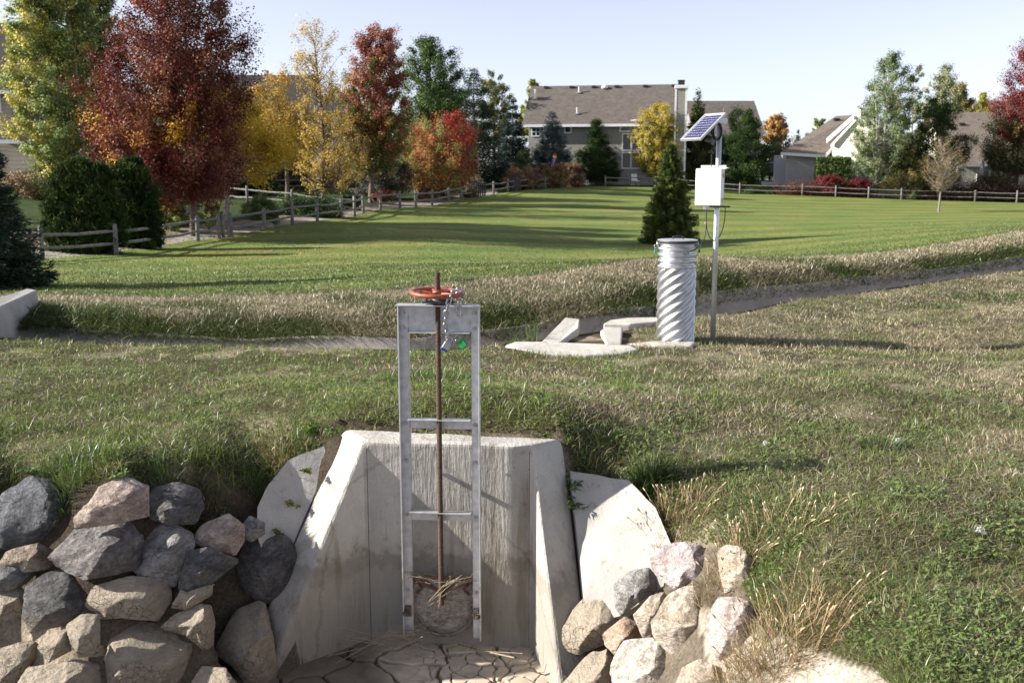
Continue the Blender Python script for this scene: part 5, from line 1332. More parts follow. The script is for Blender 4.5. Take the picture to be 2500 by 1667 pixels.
def tree(name, label, cat, px, pyb, Y, rows, pal, nclump, nleaf, leaf=.10, trunk=.14, seed=0, bark='bark', asp=.55, clump=.16, needle=False, twigs=90, pal2=None, split=None,
         ascend=.55, mat='leaf', depth=1.0, multi=1, outer=.42, group=None, zbase=None, lift=0, flat=.8, nlimb=0, plume=1.2):
    r = np.random.default_rng(seed + 500); b = P(px, pyb, Y); zg = gz(b.x, Y) if zbase is None else zbase
    root = empty(name, (b.x, Y, zg), 0, label, cat, group)
    cr = crown_rows(rows, Y, b.x); z0, z1 = cr[0, 0], cr[-1, 0]; H = z1 - z0; rmax = cr[:, 2].max()
    nclump = int(nclump * 1.5); nleaf *= 1.2
    # limbs reach for the outside of the crown; each carries a plume of leaf clumps, so that lobes and gaps show
    nb = nlimb or max(18, nclump // 6); per_b = max(3, nclump // nb)
    zb_ = r.uniform(z0 + .06 * H, z1, nb * 30); rb_ = np.interp(zb_, cr[:, 0], cr[:, 2]); keep = r.uniform(0, 1, len(zb_)) < (rb_ / rmax) ** .9 + .05
    zb_ = zb_[keep][:nb]; nb = len(zb_); tb = (np.arange(nb) * 2.399 + r.normal(0, .3, nb)); Rb = np.interp(zb_, cr[:, 0], cr[:, 2]); cb_ = np.interp(zb_, cr[:, 0], cr[:, 1])
    rho_b = np.where(r.uniform(0, 1, nb) < .78, r.uniform(.78, 1.02, nb), r.uniform(.1, .7, nb))
    tip = np.stack([cb_ + Rb * rho_b * np.cos(tb), Rb * rho_b * np.sin(tb), zb_], 1)
    hd_ = Rb * rho_b; orig = np.stack([cb_ * .6 + b.x * .4, np.zeros(nb), np.maximum(zb_ - hd_ * max(ascend, .15) * r.uniform(.9, 1.5, nb) - .04 * H, z0 + .02 * H)], 1)
    li = np.repeat(np.arange(nb), per_b); n = len(li); t_ = r.uniform(.35, 1.0, n) ** .8
    wd_ = (.30 * np.sin(np.clip(t_, 0, 1) * 2.6) + .05) * np.maximum(Rb[li], .25 * rmax) * plume
    Cw = orig[li] + (tip - orig)[li] * t_[:, None] + r.normal(size=(n, 3)) * (wd_ * .62)[:, None] * [1, 1, .8]
    zz = np.clip(Cw[:, 2], z0, z1); R = np.interp(zz, cr[:, 0], cr[:, 2]); cx = np.interp(zz, cr[:, 0], cr[:, 1])
    fz = r.uniform(z0, z1, n); fr = np.interp(fz, cr[:, 0], cr[:, 2]); fill = (r.uniform(0, 1, n) < .30) & (r.uniform(0, 1, n) < (fr / rmax) + .1); ft = r.uniform(0, 6.28, n); fq = np.sqrt(r.uniform(.05, .9, n)) * fr
    Cw = np.where(fill[:, None], np.stack([np.interp(fz, cr[:, 0], cr[:, 1]) + fq * np.cos(ft), fq * np.sin(ft), fz], 1), Cw)
    zz = np.clip(Cw[:, 2], z0, z1); R = np.interp(zz, cr[:, 0], cr[:, 2]); cx = np.interp(zz, cr[:, 0], cr[:, 1])
    dxy = np.hypot(Cw[:, 0] - cx, Cw[:, 1]); kk = np.minimum(1, R * 1.0 / (dxy + 1e-6)); Cw[:, 0] = cx + (Cw[:, 0] - cx) * kk; Cw[:, 1] *= kk
    rho = np.clip(dxy / (R + 1e-6), 0, 1); th = np.arctan2(Cw[:, 1], Cw[:, 0] - cx)
    C = np.stack([Cw[:, 0] - b.x, Cw[:, 1] * depth, zz - zg], 1)
    ltone = r.uniform(.78, 1.22, nb)[li]
    # trunk and limbs
    segs = []; ztr = z1 - .12 * H - zg
    cxt = np.interp(z1 - .15 * H, cr[:, 0], cr[:, 1]) - b.x
    stems = []
    for k in range(multi):
        ox = (k - (multi - 1) / 2) * .35; sw = r.normal() * .25
        pts = [Vector((ox, 0, -.15))]; m = 7
        for i in range(1, m + 1):
            t = i / m; pts.append(Vector((ox + (cxt + ox * 2.2) * t ** 1.6 + math.sin(t * 4 + sw) * .05 * H * .3, math.sin(t * 3 + k) * .04 * H * .3, ztr * t)))
        rs = [trunk * (1 - .9 * i / m) + .012 for i in range(m + 1)]; rs[0] *= 1.25
        segs.append((pts, rs, 8)); stems.append(pts)
    def on_trunk(z, s):
        pts = stems[s]
        for a, q in zip(pts[:-1], pts[1:]):
            if q.z >= z: return a.lerp(q, (z - a.z) / max(q.z - a.z, 1e-6))
        return pts[-1]
    zlo = z0 - zg
    sel = r.permutation(n)[:twigs]
    for i in sel:
        c = Vector(C[i]); s = int(r.integers(0, multi)); hd = math.hypot(c.x - on_trunk(c.z, s).x, c.y)
        zs = max(min(c.z - hd * ascend * r.uniform(.7, 1.3), ztr), min(zlo * .92 + .05, ztr)); a = on_trunk(zs, s)
        q = a.lerp(c, .5) + Vector((0, 0, (-.12 if ascend > 0 else .05) * hd)) + Vector(r.normal(size=3)) * hd * .05
        rb = trunk * .30 * (1 - .75 * (zs / max(ztr, .1))) + .008
        segs.append(([a, q, c, c + (c - q) * .25], [rb, rb * .6, rb * .28, .004], 5))
    tubes_np(segs, 'trunk', M[bark], root)
    # leaves
    leaf = leaf * (.78 if needle else .64); nleaf = nleaf * (1.6 if needle else 3.2)
    per = r.poisson(nleaf / n, n); idx = np.repeat(np.arange(n), per); N = len(idx)
    cs = clump * rmax * r.uniform(.5, 1.1, n) * .8
    if needle:
        d = r.normal(size=(N, 3)); d[:, 2] += .9; o = C[idx]; o[:, :2] -= 0
        d /= np.linalg.norm(d, axis=1)[:, None]
        t = r.uniform(.1, 1, N)[:, None]; L = leaf * r.uniform(.7, 1.3, N)
        off_ = r.normal(size=(N, 3)) * cs[idx][:, None] * [.8, .8, .65]
        cen = o + off_ + d * (L * .5)[:, None]
        A = d; B = np.cross(d, r.normal(size=(N, 3))); B /= np.linalg.norm(B, axis=1)[:, None]
        V = quads(cen, A, B, L * .6, L * asp * .5)
    else:
        off_ = np.clip(r.normal(size=(N, 3)), -1.9, 1.9) * (cs[idx] * .72)[:, None] * [1, 1, flat]
        ax = C.copy(); ax[:, 0] -= (cx - b.x); ax[:, 2] = np.abs(ax[:, 0]) * .3 + np.abs(ax[:, 1]) * .3 + ascend * (.6 * R + .25 * rmax); ax /= np.linalg.norm(ax, axis=1)[:, None] + 1e-6
        off_ = off_ + ax[idx] * (np.clip(r.normal(0, 1.0, N), -1.7, 1.5) * cs[idx])[:, None]
        cen = C[idx] + off_
        nrm = off_ / (np.linalg.norm(off_, axis=1)[:, None] + 1e-6) * .45 + ax[idx] * .55 + r.normal(size=(N, 3)) * .55 + [0, 0, .30]
        nrm /= np.linalg.norm(nrm, axis=1)[:, None]
        A = np.cross(nrm, r.normal(size=(N, 3))); A /= np.linalg.norm(A, axis=1)[:, None]; B = np.cross(nrm, A)
        L = leaf * r.uniform(.6, 1.3, N)
        V = quads(cen, A, B, L * .62, L * asp * .75)
    pal = np.array(pal); w = pal[:, 3] / pal[:, 3].sum(); cl_ = r.choice(len(pal), nb, p=w)[li]; ci = np.where(r.uniform(0, 1, n) < .6, cl_, r.choice(len(pal), n, p=w)); cc = pal[ci, :3][idx]
    if pal2 is not None:
        p2 = np.array(pal2); w2 = p2[:, 3] / p2[:, 3].sum(); c2 = p2[r.choice(len(p2), n, p=w2), :3]
        relz = (zz - z0) / H; relx = (C[:, 0] + b.x - cx) / (R + 1e-6)
        k = split(relx, rho * np.sin(th), relz, r)
        cc = np.where((r.uniform(0, 1, n) < k)[idx][:, None], c2[idx], cc)
    j = r.uniform(0, 1, N) < .15
    cc = np.where(j[:, None], pal[r.choice(len(pal), N, p=w), :3] if pal2 is None else cc, cc) * r.uniform(.8, 1.2, N)[:, None] * ltone[idx][:, None]
    i = np.arange(N) * 4
    mesh_np('crown', V, [np.stack([i, i + 1, i + 2, i + 3], 1)], M[mat], root, np.repeat(cc, 4, 0))
    return root

def conifer(name, label, px, pyb, Y, pytop, half, pal, seed, levels=30, needles=11000, nl=.16, nw=.035, droop=.25, pxtop=None, power=.85, cat='conifer', zbase=None, group=None, skirt=.02, upt=.15, irr=.12):
    r = np.random.default_rng(seed + 900); b = P(px, pyb, Y); zg = gz(b.x, Y) if zbase is None else zbase
    root = empty(name, (b.x, Y, zg), 0, label, cat, group)
    H = P(px, pytop, Y).z - zg; Rm = half / F * (Y * CP + .5)
    xt = 0 if pxtop is None else (pxtop - px) / F * Y
    segs = [([Vector((0, 0, -.1)), Vector((xt * .3, 0, H * .4)), Vector((xt, 0, H))], [H * .022, H * .014, .008], 8)]
    br = []
    for l in range(levels):
        t = (l + r.uniform(-.6, .6)) / levels; t = min(max(t, 0), .985); z = H * (skirt + (1 - skirt) * t)
        k = int(6 + 5 * (1 - t)); ph = r.uniform(0, 6.28)
        for q in range(k):
            a = ph + 2 * math.pi * q / k + r.normal() * .18; Lb = Rm * (1 - t) ** power * r.uniform(1 - irr * 1.8, 1 + irr) + .04
            br.append((xt * z / H, z, a, Lb, t))
    tot = sum(x[3] ** 1.25 for x in br); Cn = []; An = []; Ci = []
    pal = np.array(pal); w = pal[:, 3] / pal[:, 3].sum()
    for bi, (x0, z, a, Lb, t) in enumerate(br):
        n = max(8, int(needles * 1.7 * Lb ** 1.25 / tot)); s = r.uniform(.12, 1, n) ** .75
        side = r.uniform(-1, 1, n) * .40 * Lb * np.minimum((1.05 - s) * 1.4, 1) * (s > .1)
        dr = -droop * Lb * s ** 1.3 + upt * Lb * s ** 3 + (1 - t) * 0
        ca, sa = math.cos(a), math.sin(a)
        x = x0 + ca * Lb * s - sa * side; y = sa * Lb * s + ca * side; zz = z + dr - np.abs(side) * .30 + r.normal(0, .04, n) * Lb + r.normal(0, .42, n) * H / levels - r.uniform(0, .09, n) * Rm * .5
        Cn.append(np.stack([x, y, zz], 1))
        da = a + np.sign(side) * r.uniform(.2, 1.0, n); An.append(np.stack([np.cos(da), np.sin(da), r.normal(.05, .35, n)], 1)); Ci.append(np.full(n, bi))
        if Lb > .35 * Rm or l % 2: segs.append(([Vector((x0, 0, z)), Vector((x0 + ca * Lb * .5, sa * Lb * .5, z - droop * Lb * .4)), Vector((x0 + ca * Lb * .93, sa * Lb * .93, z - droop * Lb * .9 + upt * Lb * .8))], [.012 + .01 * Lb, .01, .004], 4))
    tubes_np(segs, 'trunk', M['bark'], root)
    Cn = np.concatenate(Cn); A = np.concatenate(An); Ci = np.concatenate(Ci); N = len(Cn)
    A /= np.linalg.norm(A, axis=1)[:, None]; B = np.cross(A, r.normal(size=(N, 3)) * .5 + [0, 0, 1]); B /= np.linalg.norm(B, axis=1)[:, None]
    L = nl * r.uniform(.6, 1.4, N); V = quads(Cn, A, B, L * .6, np.full(N, nw * .6) * r.uniform(.7, 1.4, N))
    cb = pal[r.choice(len(pal), len(br), p=w), :3][Ci] * r.uniform(.6, 1.4, N)[:, None]
    i = np.arange(N) * 4
    mesh_np('crown', V, [np.stack([i, i + 1, i + 2, i + 3], 1)], M['needle'], root, np.repeat(cb, 4, 0)); return root

RED = [(.175, .034, .026, 4), (.23, .062, .038, 3), (.115, .026, .022, 3), (.23, .085, .045, 2.5), (.15, .065, .035, 2)]
YEL = [(.62, .42, .035, 4), (.70, .48, .07, 3), (.50, .30, .03, 2), (.42, .36, .06, 1)]
YGR = [(.40, .42, .12, 3), (.27, .35, .11, 4), (.42, .39, .09, 1.2), (.16, .22, .07, 3)]
GRN = [(.055, .10, .02, 4), (.08, .135, .03, 3), (.10, .15, .035, 1.5), (.035, .07, .015, 2)]
DKG = [(.022, .042, .014, 4), (.032, .055, .016, 3), (.05, .065, .02, 1)]
SPR = [(.055, .085, .022, 4), (.075, .11, .03, 3), (.10, .125, .035, 1)]
BLU = [(.13, .17, .165, 4), (.17, .215, .21, 3), (.09, .125, .115, 2)]
DBL = [(.042, .068, .045, 4), (.06, .09, .06, 3)]
SILV = [(.15, .20, .085, 3), (.22, .27, .13, 3), (.30, .31, .14, 1.5), (.10, .15, .06, 2)]
ORA = [(.40, .22, .07, 3), (.38, .26, .09, 3), (.30, .16, .055, 2), (.32, .29, .09, 2)]
YEL2 = [(.46, .42, .09, 3), (.54, .46, .11, 2), (.38, .37, .08, 2)]
BRN = [(.20, .10, .06, 3), (.26, .15, .08, 3), (.15, .09, .055, 2), (.28, .20, .10, 1)]
OLV = [(.16, .17, .055, 3), (.22, .20, .07, 2), (.11, .13, .04, 2)]
BURG = [(.15, .018, .022, 4), (.22, .035, .03, 3), (.10, .015, .02, 2)]

# --- left to right
conifer('spruce_tree', 'dark spruce cut by the left edge, in front of rail fence', -62, 690, 18.6, 190, 185, DBL, 1, 34, 26000, .13, .026, .30, None, .75)
tree('aspen_tree', 'tall yellow-green aspen left of the red maple', 'tree', 195, 520, 41, [(430,120,230),(380,60,240),(300,20,225),(220,22,215),(140,20,220),(60,28,225),(0,40,215),(-60,60,190),(-120,90,160)], YGR, 420, 20000, .125, .12, 2, 'paleb', .7, .15, twigs=120, ascend=.35, pal2=YEL2, split=lambda x, y, z, r: np.clip(.15 - x * .5, 0, .5), multi=2, plume=1.5)
tree('aspen_tree', 'tall greener aspen behind the left side of red maple', 'tree', 262, 520, 43.5, [(420,190,300),(340,175,320),(240,170,310),(140,175,300),(60,180,300),(-20,190,290),(-90,215,270)], SILV + [(.18,.26,.085,5)], 330, 16000, .125, .11, 3, 'paleb', .7, .15, twigs=90, ascend=.35, plume=1.5)
tree('maple_tree', 'big red maple with yellow leaves inside, left foreground of the yards', 'tree', 470, 562, 37.5,
     [(492,360,520),(470,330,560),(430,275,580),(380,240,590),(320,205,590),(270,195,590),(220,205,600),(170,220,600),(120,250,612),(70,300,610),(20,320,590),(-40,340,560),(-100,370,520)],
     RED, 460, 34000, .105, .12, 4, 'bark', .75, .125, twigs=150, ascend=.8, pal2=[(.55, .30, .03, 3), (.40, .16, .03, 2), (.22, .10, .03, 2)], split=lambda x, y, z, r: np.clip(.30 - 1.5 * np.abs(z - .30), 0, .30) * (np.abs(x) < .6) + .01)
tree('honey_locust', 'bright golden yellow tree drooping right of the red maple', 'tree', 553, 522, 43, [(452,650,672),(435,615,690),(405,580,735),(370,545,745),(335,500,735),(300,470,700),(270,440,640),(230,470,600)], YEL, 150, 9500, .11, .12, 5, 'paleb', .6, .2, twigs=60, ascend=.2)
tree('ash_tree', 'yellow-orange leaved rounded tree behind the golden one', 'tree', 700, 470, 54, [(400,600,760),(350,590,790),(300,590,780),(250,600,760),(215,620,730),(180,660,710)], [(.52,.33,.05,3),(.45,.30,.07,3),(.34,.24,.06,2),(.30,.18,.07,1)], 170, 8500, .11, .11, 6, 'bark', .6, .17, twigs=90)
tree('ash_tree', 'tall thinning orange-yellow tree with bare lower branches', 'tree', 788, 492, 50.5, [(460,690,880),(400,720,890),(340,740,880),(280,735,880),(230,730,880),(180,700,870),(130,698,850),(90,710,830),(55,735,790)], [(.56,.40,.08,4),(.62,.46,.11,3),(.40,.28,.07,2)], 210, 5200, .10, .12, 7, 'bark', .6, .13, twigs=210, ascend=.9, pal2=[(.5,.32,.06,1)], split=lambda x, y, z, r: np.zeros(len(x)))
tree('pear_tree', 'tall red-topped tree fading to orange-green below', 'tree', 905, 470, 58, [(420,830,985),(360,825,990),(290,830,990),(220,838,990),(160,850,985),(110,868,975),(68,900,960)], [(.27,.085,.055,3),(.36,.16,.09,4),(.22,.05,.04,1.5)], 330, 20000, .13, .14, 8, 'bark', .65, .15, twigs=60, ascend=.7, plume=1.6,
     pal2=[(.30,.19,.06,3),(.16,.15,.04,2),(.10,.11,.03,2)], split=lambda x, y, z, r: np.clip(1.15 - 1.35 * z, 0, .92))
tree('linden_tree', 'tall dark green leafy tree right of the red-topped tree', 'tree', 1045, 450, 74, [(400,960,1130),(330,960,1140),(270,965,1140),(220,970,1135),(170,985,1125),(125,1000,1105),(90,1030,1060)], GRN, 330, 21000, .15, .15, 9, 'bark', .65, .14, twigs=60, plume=1.6)
conifer('blue_spruce', 'blue-tinted spruce partly hidden behind the orange ornamental tree', 1108, 452, 86, 210, 62, BLU, 10, 26, 9000, .24, .06, .18, None, .8)
conifer('spruce_tree', 'tall dark spruce between the orange ornamental tree and blue spruces', 1158, 457, 79, 162, 92, DBL, 11, 34, 17000, .24, .055, .2, None, .62)
tree('green_tree', 'olive green leafy tree behind the tall dark spruce', 'tree', 1205, 440, 92, [(360,1150,1245),(300,1150,1250),(250,1160,1248),(205,1175,1235),(172,1195,1215)], OLV, 110, 6500, .19, .12, 12, twigs=40)
conifer('blue_spruce', 'taller blue-grey spruce in shade, left end of main house', 1252, 452, 84, 235, 55, [(.06,.085,.075,4),(.08,.11,.10,3),(.04,.06,.05,2)], 13, 28, 11000, .26, .065, .18, None, .7)
conifer('blue_spruce', 'pale blue spruce standing in front of the main house wall', 1347, 452, 85, 268, 74, BLU, 14, 28, 13000, .27, .065, .18, None, .78)
tree('ornamental_pear', 'squat orange and red ornamental tree behind the rail fence', 'tree', 1088, 482, 64.5, [(478,1060,1110),(455,1000,1140),(425,970,1155),(390,955,1165),(355,953,1165),(330,965,1160),(305,1010,1150),(283,1095,1135)], [(.38,.18,.06,3),(.36,.24,.08,2),(.28,.28,.08,3),(.34,.14,.055,1.5)], 260, 15000, .12, .13, 15, 'bark', .65, .14, twigs=60, ascend=.9,
     pal2=[(.36,.05,.035,3),(.42,.10,.05,2)], split=lambda x, y, z, r: np.clip((x * .45 + z * 1.1 - .58) * 1.8, 0, .85))
tree('pine_tree', 'rounded dark pine against the house wall, left of big arched window', 'pine', 1457, 452, 87, [(440,1410,1505),(410,1402,1513),(375,1408,1508),(345,1425,1490),(320,1440,1472),(300,1450,1462)], DKG + [(.05,.08,.025,2)], 170, 15000, .22, .13, 16, 'bark', .28, .15, True, 40, mat='needle')
tree('birch_tree', 'rounded yellow tree in front of the big arched window', 'tree', 1600, 455, 87, [(425,1580,1620),(405,1560,1660),(375,1545,1665),(340,1540,1668),(305,1548,1662),(275,1570,1645),(256,1595,1620)], [(.44,.36,.07,4),(.52,.40,.07,3),(.34,.30,.08,3),(.24,.24,.07,1)], 210, 12500, .14, .11, 17, 'bark', .65, .15, twigs=50)
conifer('spruce_tree', 'small green spruce on the lawn behind the standpipe', 1632, 603, 39.5, 345, 71, [(.11,.145,.042,4),(.15,.18,.055,3),(.075,.105,.032,2)], 18, 44, 44000, .12, .028, .13, None, .72, irr=.22, upt=.12)
conifer('pine_tree', 'narrow pine with open top between yellow tree and solar panel', 1698, 458, 88, 222, 36, [(.075,.095,.03,3),(.10,.115,.04,2),(.05,.07,.02,2)], 19, 18, 5500, .34, .08, -.1, None, .6, 'pine')
tree('pine_tree', 'dense dark pine right behind instrument box pole', 'pine', 1815, 464, 86, [(450,1770,1860),(425,1748,1882),(390,1740,1888),(350,1748,1885),(315,1765,1868),(285,1785,1840),(264,1805,1825)], [(.04,.07,.02,4),(.055,.09,.025,3),(.025,.045,.014,3)], 210, 19000, .24, .14, 20, 'bark', .28, .14, True, 40, mat='needle')
tree('pine_tree', 'shaded brownish green pine left of instrument box', 'pine', 1705, 462, 87, [(455,1650,1760),(420,1650,1765),(380,1660,1755),(340,1672,1745),(315,1690,1725)], [(.06,.07,.022,3),(.10,.085,.04,2),(.035,.045,.015,3)], 120, 10000, .24, .12, 21, 'bark', .28, .16, True, 30, mat='needle')
tree('far_tree', 'distant orange-yellow tree in the gap right of dense pine', 'tree', 1893, 415, 150, [(345,1868,1920),(320,1862,1925),(295,1872,1918),(278,1886,1904)], [(.50,.27,.07,3),(.44,.26,.09,2),(.26,.17,.08,2)], 90, 4200, .26, .2, 22, 'bark', .65, .17, twigs=60)
tree('far_tree', 'distant brownish tree beneath the far orange one', 'tree', 1912, 432, 128, [(425,1860,1965),(390,1862,1968),(365,1870,1960),(340,1890,1935)], BRN + OLV, 110, 5500, .26, .2, 23, 'bark', .65, .17, twigs=60)
conifer('blue_spruce', 'tiny distant blue spruce left of the cream gabled house', 1945, 405, 165, 318, 24, BLU, 24, 18, 2500, .5, .14)
tree('far_tree', 'small distant dark green tree touching the sloping brown roof', 'tree', 1982, 400, 155, [(380,1955,2010),(350,1958,2008),(328,1970,1998)], GRN, 60, 2500, .3, .2, 25, 'bark', .65, .18, twigs=20)
tree('far_tree', 'small distant yellow-green tree above the sloping brown roof', 'tree', 1998, 400, 170, [(360,1980,2020),(320,1982,2020),(292,1992,2010)], YGR, 50, 1800, .34, .2, 26, 'bark', .65, .18, twigs=20)
tree('aspen_tree', 'tall pale grey-green aspen in front of the cream house, pale trunks', 'tree', 2145, 478, 82.5, [(455,2120,2170),(420,2090,2200),(370,2080,2215),(320,2080,2220),(270,2095,2220),(220,2105,2225),(180,2125,2220),(150,2150,2205),(128,2168,2192)], SILV, 280, 13500, .13, .10, 27, 'paleb', .7, .13, twigs=120, ascend=.5, multi=3)
tree('aspen_tree', 'slim grey-green aspen leaning right of the pale trunked aspen', 'tree', 2215, 470, 86, [(430,2180,2250),(340,2185,2260),(250,2200,2260),(190,2215,2252),(148,2228,2240)], SILV, 110, 4200, .14, .08, 28, 'paleb', .7, .16, twigs=60, ascend=.5)
tree('poplar_tree', 'pale airy yellowish tree behind the right pine', 'tree', 2305, 450, 100, [(330,2240,2360),(270,2245,2358),(215,2260,2348),(180,2285,2335),(158,2300,2322)], [(.30,.31,.16,3),(.24,.27,.13,3),(.36,.33,.15,1)], 130, 5200, .19, .12, 29, 'paleb', .65, .15, twigs=90, ascend=.8)
tree('poplar_tree', 'yellow-olive tree just right of the pale airy one', 'tree', 2345, 450, 104, [(330,2300,2390),(270,2310,2380),(220,2325,2362),(200,2338,2352)], [(.26,.22,.06,3),(.20,.17,.05,3),(.34,.28,.07,1)], 90, 4200, .2, .12, 30, 'bark', .65, .16, twigs=40, ascend=.8)
tree('pine_tree', 'broad dark green pine right of the pale aspen', 'pine', 2285, 476, 84, [(460,2190,2330),(430,2180,2350),(390,2185,2355),(350,2205,2375),(310,2225,2350),(275,2240,2335),(245,2265,2310)], [(.045,.07,.022,4),(.06,.09,.03,3),(.028,.045,.016,3)], 250, 21000, .24, .14, 31, 'bark', .28, .13, True, 60, mat='needle')
tree('pine_tree', 'mottled green and orange-brown pine low behind the bare tree', 'pine', 2205, 480, 82, [(462,2150,2260),(430,2140,2275),(395,2160,2270),(365,2180,2250)], [(.07,.085,.03,4),(.17,.12,.045,2),(.05,.06,.02,3)], 120, 9000, .2, .1, 32, 'bark', .28, .16, True, 30, mat='needle')
tree('maple_tree', 'burgundy maple cut by the right edge', 'tree', 2515, 480, 83, [(330,2450,2600),(290,2420,2620),(240,2412,2630),(200,2440,2630),(160,2465,2620),(115,2490,2590),(70,2520,2570)], BURG + [(.24,.08,.06,1.5)], 220, 13500, .15, .14, 33, 'bark', .7, .14, twigs=70, ascend=.7)
tree('maple_tree', 'dark green and orange tree beneath the burgundy maple', 'tree', 2480, 478, 84, [(420,2425,2560),(385,2405,2570),(350,2400,2570),(310,2410,2560),(285,2430,2540)], [(.07,.085,.025,4),(.16,.10,.03,2),(.04,.05,.015,4)], 150, 8500, .16, .12, 34, 'bark', .65, .16, twigs=50)
tree('far_tree', 'distant yellow-green tree behind the far right house roof', 'tree', 2392, 430, 140, [(300,2368,2425),(270,2372,2422),(245,2382,2412),(232,2392,2404)], [(.42,.38,.06,3),(.32,.32,.07,3)], 80, 3600, .27, .2, 35, 'bark', .65, .17, twigs=30)
tree('far_tree', 'distant yellow-green tree behind left end of the main house', 'tree', 1298, 420, 118, [(330,1268,1330),(270,1265,1332),(230,1272,1328),(205,1285,1318),(192,1295,1308)], [(.34,.34,.06,3),(.24,.28,.06,3)], 90, 4200, .24, .2, 36, 'bark', .65, .16, twigs=40)
# small autumn tree, nearly bare, alone on the lawn
tree('bare_tree', 'small nearly bare round tree alone on the lawn at right', 'tree', 2291, 520, 65, [(462,2275,2312),(440,2258,2345),(410,2250,2355),(380,2254,2352),(355,2272,2340),(332,2295,2322)], [(.30,.20,.09,3),(.24,.20,.08,3),(.36,.22,.08,1)], 330, 1300, .075, .052, 37, 'palet', .6, .07, twigs=330, ascend=1.25, outer=.35) if False else None
M['palet'] = simple('pale_twig', (.22, .195, .165), .9, 0, .3, 20, .2)
tree('bare_tree', 'small nearly bare round tree alone on the lawn at right', 'tree', 2291, 520, 65, [(462,2275,2312),(440,2258,2345),(410,2250,2355),(380,2254,2352),(355,2272,2340),(332,2295,2322)], [(.30, .20, .09, 3), (.24, .20, .08, 3), (.36, .22, .08, 1)], 330, 1500, .075, .055, 37, 'palet', .6, .09, twigs=330, ascend=.75, outer=.35)
# dark backdrop trees between the yards so that no bare horizon shows
for k, (px, Y, top, hw_, pal, lab) in enumerate([(-60, 92, 250, 90, GRN, 'green tree far behind the left spruce'), (420, 88, 230, 80, OLV, 'olive tree far behind the red maple'), (560, 96, 300, 70, DKG, 'dark tree in the yards behind the golden one'), (690, 84, 360, 70, DKG, 'low dark tree behind the thinning tree, left side'), (905, 86, 300, 75, GRN, 'green tree behind the red-topped tree'), (985, 90, 330, 70, DKG, 'dark tree between the red-topped and dark green trees'), (2620, 95, 250, 90, OLV, 'olive tree beyond the right edge')]):
    tree('yard_tree', lab, 'tree', px, 440, Y, [(435, px - hw_ * .6, px + hw_ * .6), (400, px - hw_, px + hw_), ((top + 400) / 2, px - hw_, px + hw_), (top + 25, px - hw_ * .6, px + hw_ * .6), (top, px - hw_ * .2, px + hw_ * .2)], pal, 110, 6000, .22, .14, 60 + k, 'bark', .65, .17, twigs=20)

# --- shrubs
def shrub(name, label, px, pyb, Y, rows, pal, n, leaf, seed, needle=False, clump=.17, cat='shrub', group=None, **kw):
    return tree(name, label, cat, px, pyb, Y, rows, pal, max(30, n // 45), n, leaf, .03, seed, 'bark', .28 if needle else .65, clump, needle, 30, mat='needle' if needle else 'leaf', group=group, outer=.4, **kw)
shrub('mugo_pine', 'big dark mugo pine bush behind the left fence, under aspens', 205, 624, 31.3, [(622,115,296),(580,102,306),(530,100,305),(490,106,298),(450,118,286),(420,135,270),(396,160,215)], DKG + [(.07, .09, .022, 3)], 24000, .18, 101, True, .095, depth=.34)
shrub('mugo_pine', 'big dark mugo pine bush in front of the red maple, left side', 325, 614, 33.5, [(612,258,392),(560,246,398),(500,244,394),(455,250,382),(420,266,360),(392,290,338)], DKG + [(.075, .10, .024, 3)], 22000, .18, 102, True, .095, depth=.34)
shrub('yellow_shrub', 'yellow-green shrub between the dark pine bush and maple trunk', 425, 560, 38.5, [(556,395,455),(525,392,460),(500,405,450),(485,415,440)], OLV + YGR, 3500, .08, 103)
shrub('yellow_shrub', 'small yellow-green shrub right of the maple trunk', 510, 552, 39, [(548,490,540),(525,488,545),(505,500,535)], OLV + YGR, 2200, .08, 104)
shrub('leafy_shrub', 'light green leafy shrub behind the left fence right of gate', 630, 545, 42, [(540,600,680),(515,592,690),(495,598,680),(478,610,650)], [(.16,.21,.07,3),(.10,.15,.045,3),(.22,.26,.10,1)], 5500, .085, 105)
shrub('leafy_shrub', 'long dark green shrub hugging the fence in shade', 745, 544, 47.2, [(556,660,830),(525,655,850),(500,665,830),(486,690,800)], GRN + DKG, 8500, .09, 106, depth=.3)
shrub('leafy_shrub', 'dark reddish green shrub at the fence, right of the long one', 850, 528, 50.8, [(540,800,885),(505,805,885),(480,815,870)], GRN + [(.12, .06, .03, 2)], 4500, .09, 107, depth=.6)
shrub('grey_shrub', 'large grey twiggy shrub behind the fence left of orange ornamental', 930, 478, 62, [(470,870,1000),(445,858,1005),(415,865,1000),(390,885,980),(372,910,955)], [(.10,.095,.07,4),(.15,.14,.11,3),(.07,.06,.045,3)], 8500, .11, 108)
shrub('barberry_shrub', 'dark red shrub at the fence beneath the grey one', 960, 505, 57.5, [(488,900,960),(470,905,965)], BURG + BRN, 1800, .09, 115)
shrub('barberry_shrub', 'small wine red shrub below the orange ornamental tree', 1035, 497, 61, [(490,1022,1052),(470,1018,1056),(461,1025,1050)], BURG + BRN, 1600, .08, 109)
shrub('barberry_shrub', 'small red-brown shrub right of the ornamental tree trunk', 1142, 480, 66, [(480,1125,1165),(468,1125,1168)], BRN, 1300, .09, 110)
shrub('feather_grass', 'pale feathery ornamental grass by the picket gate', 1152, 478, 68.5, [(470,1140,1175),(450,1135,1180),(432,1140,1178)], [(.30,.25,.17,3),(.22,.19,.13,2)], 1500, .16, 111, True)
shrub('russet_shrub', 'russet brown shrub row behind fence, left of the windsock', 1270, 462, 77, [(455,1232,1312),(430,1228,1325),(412,1235,1318)], BRN, 6500, .11, 112)
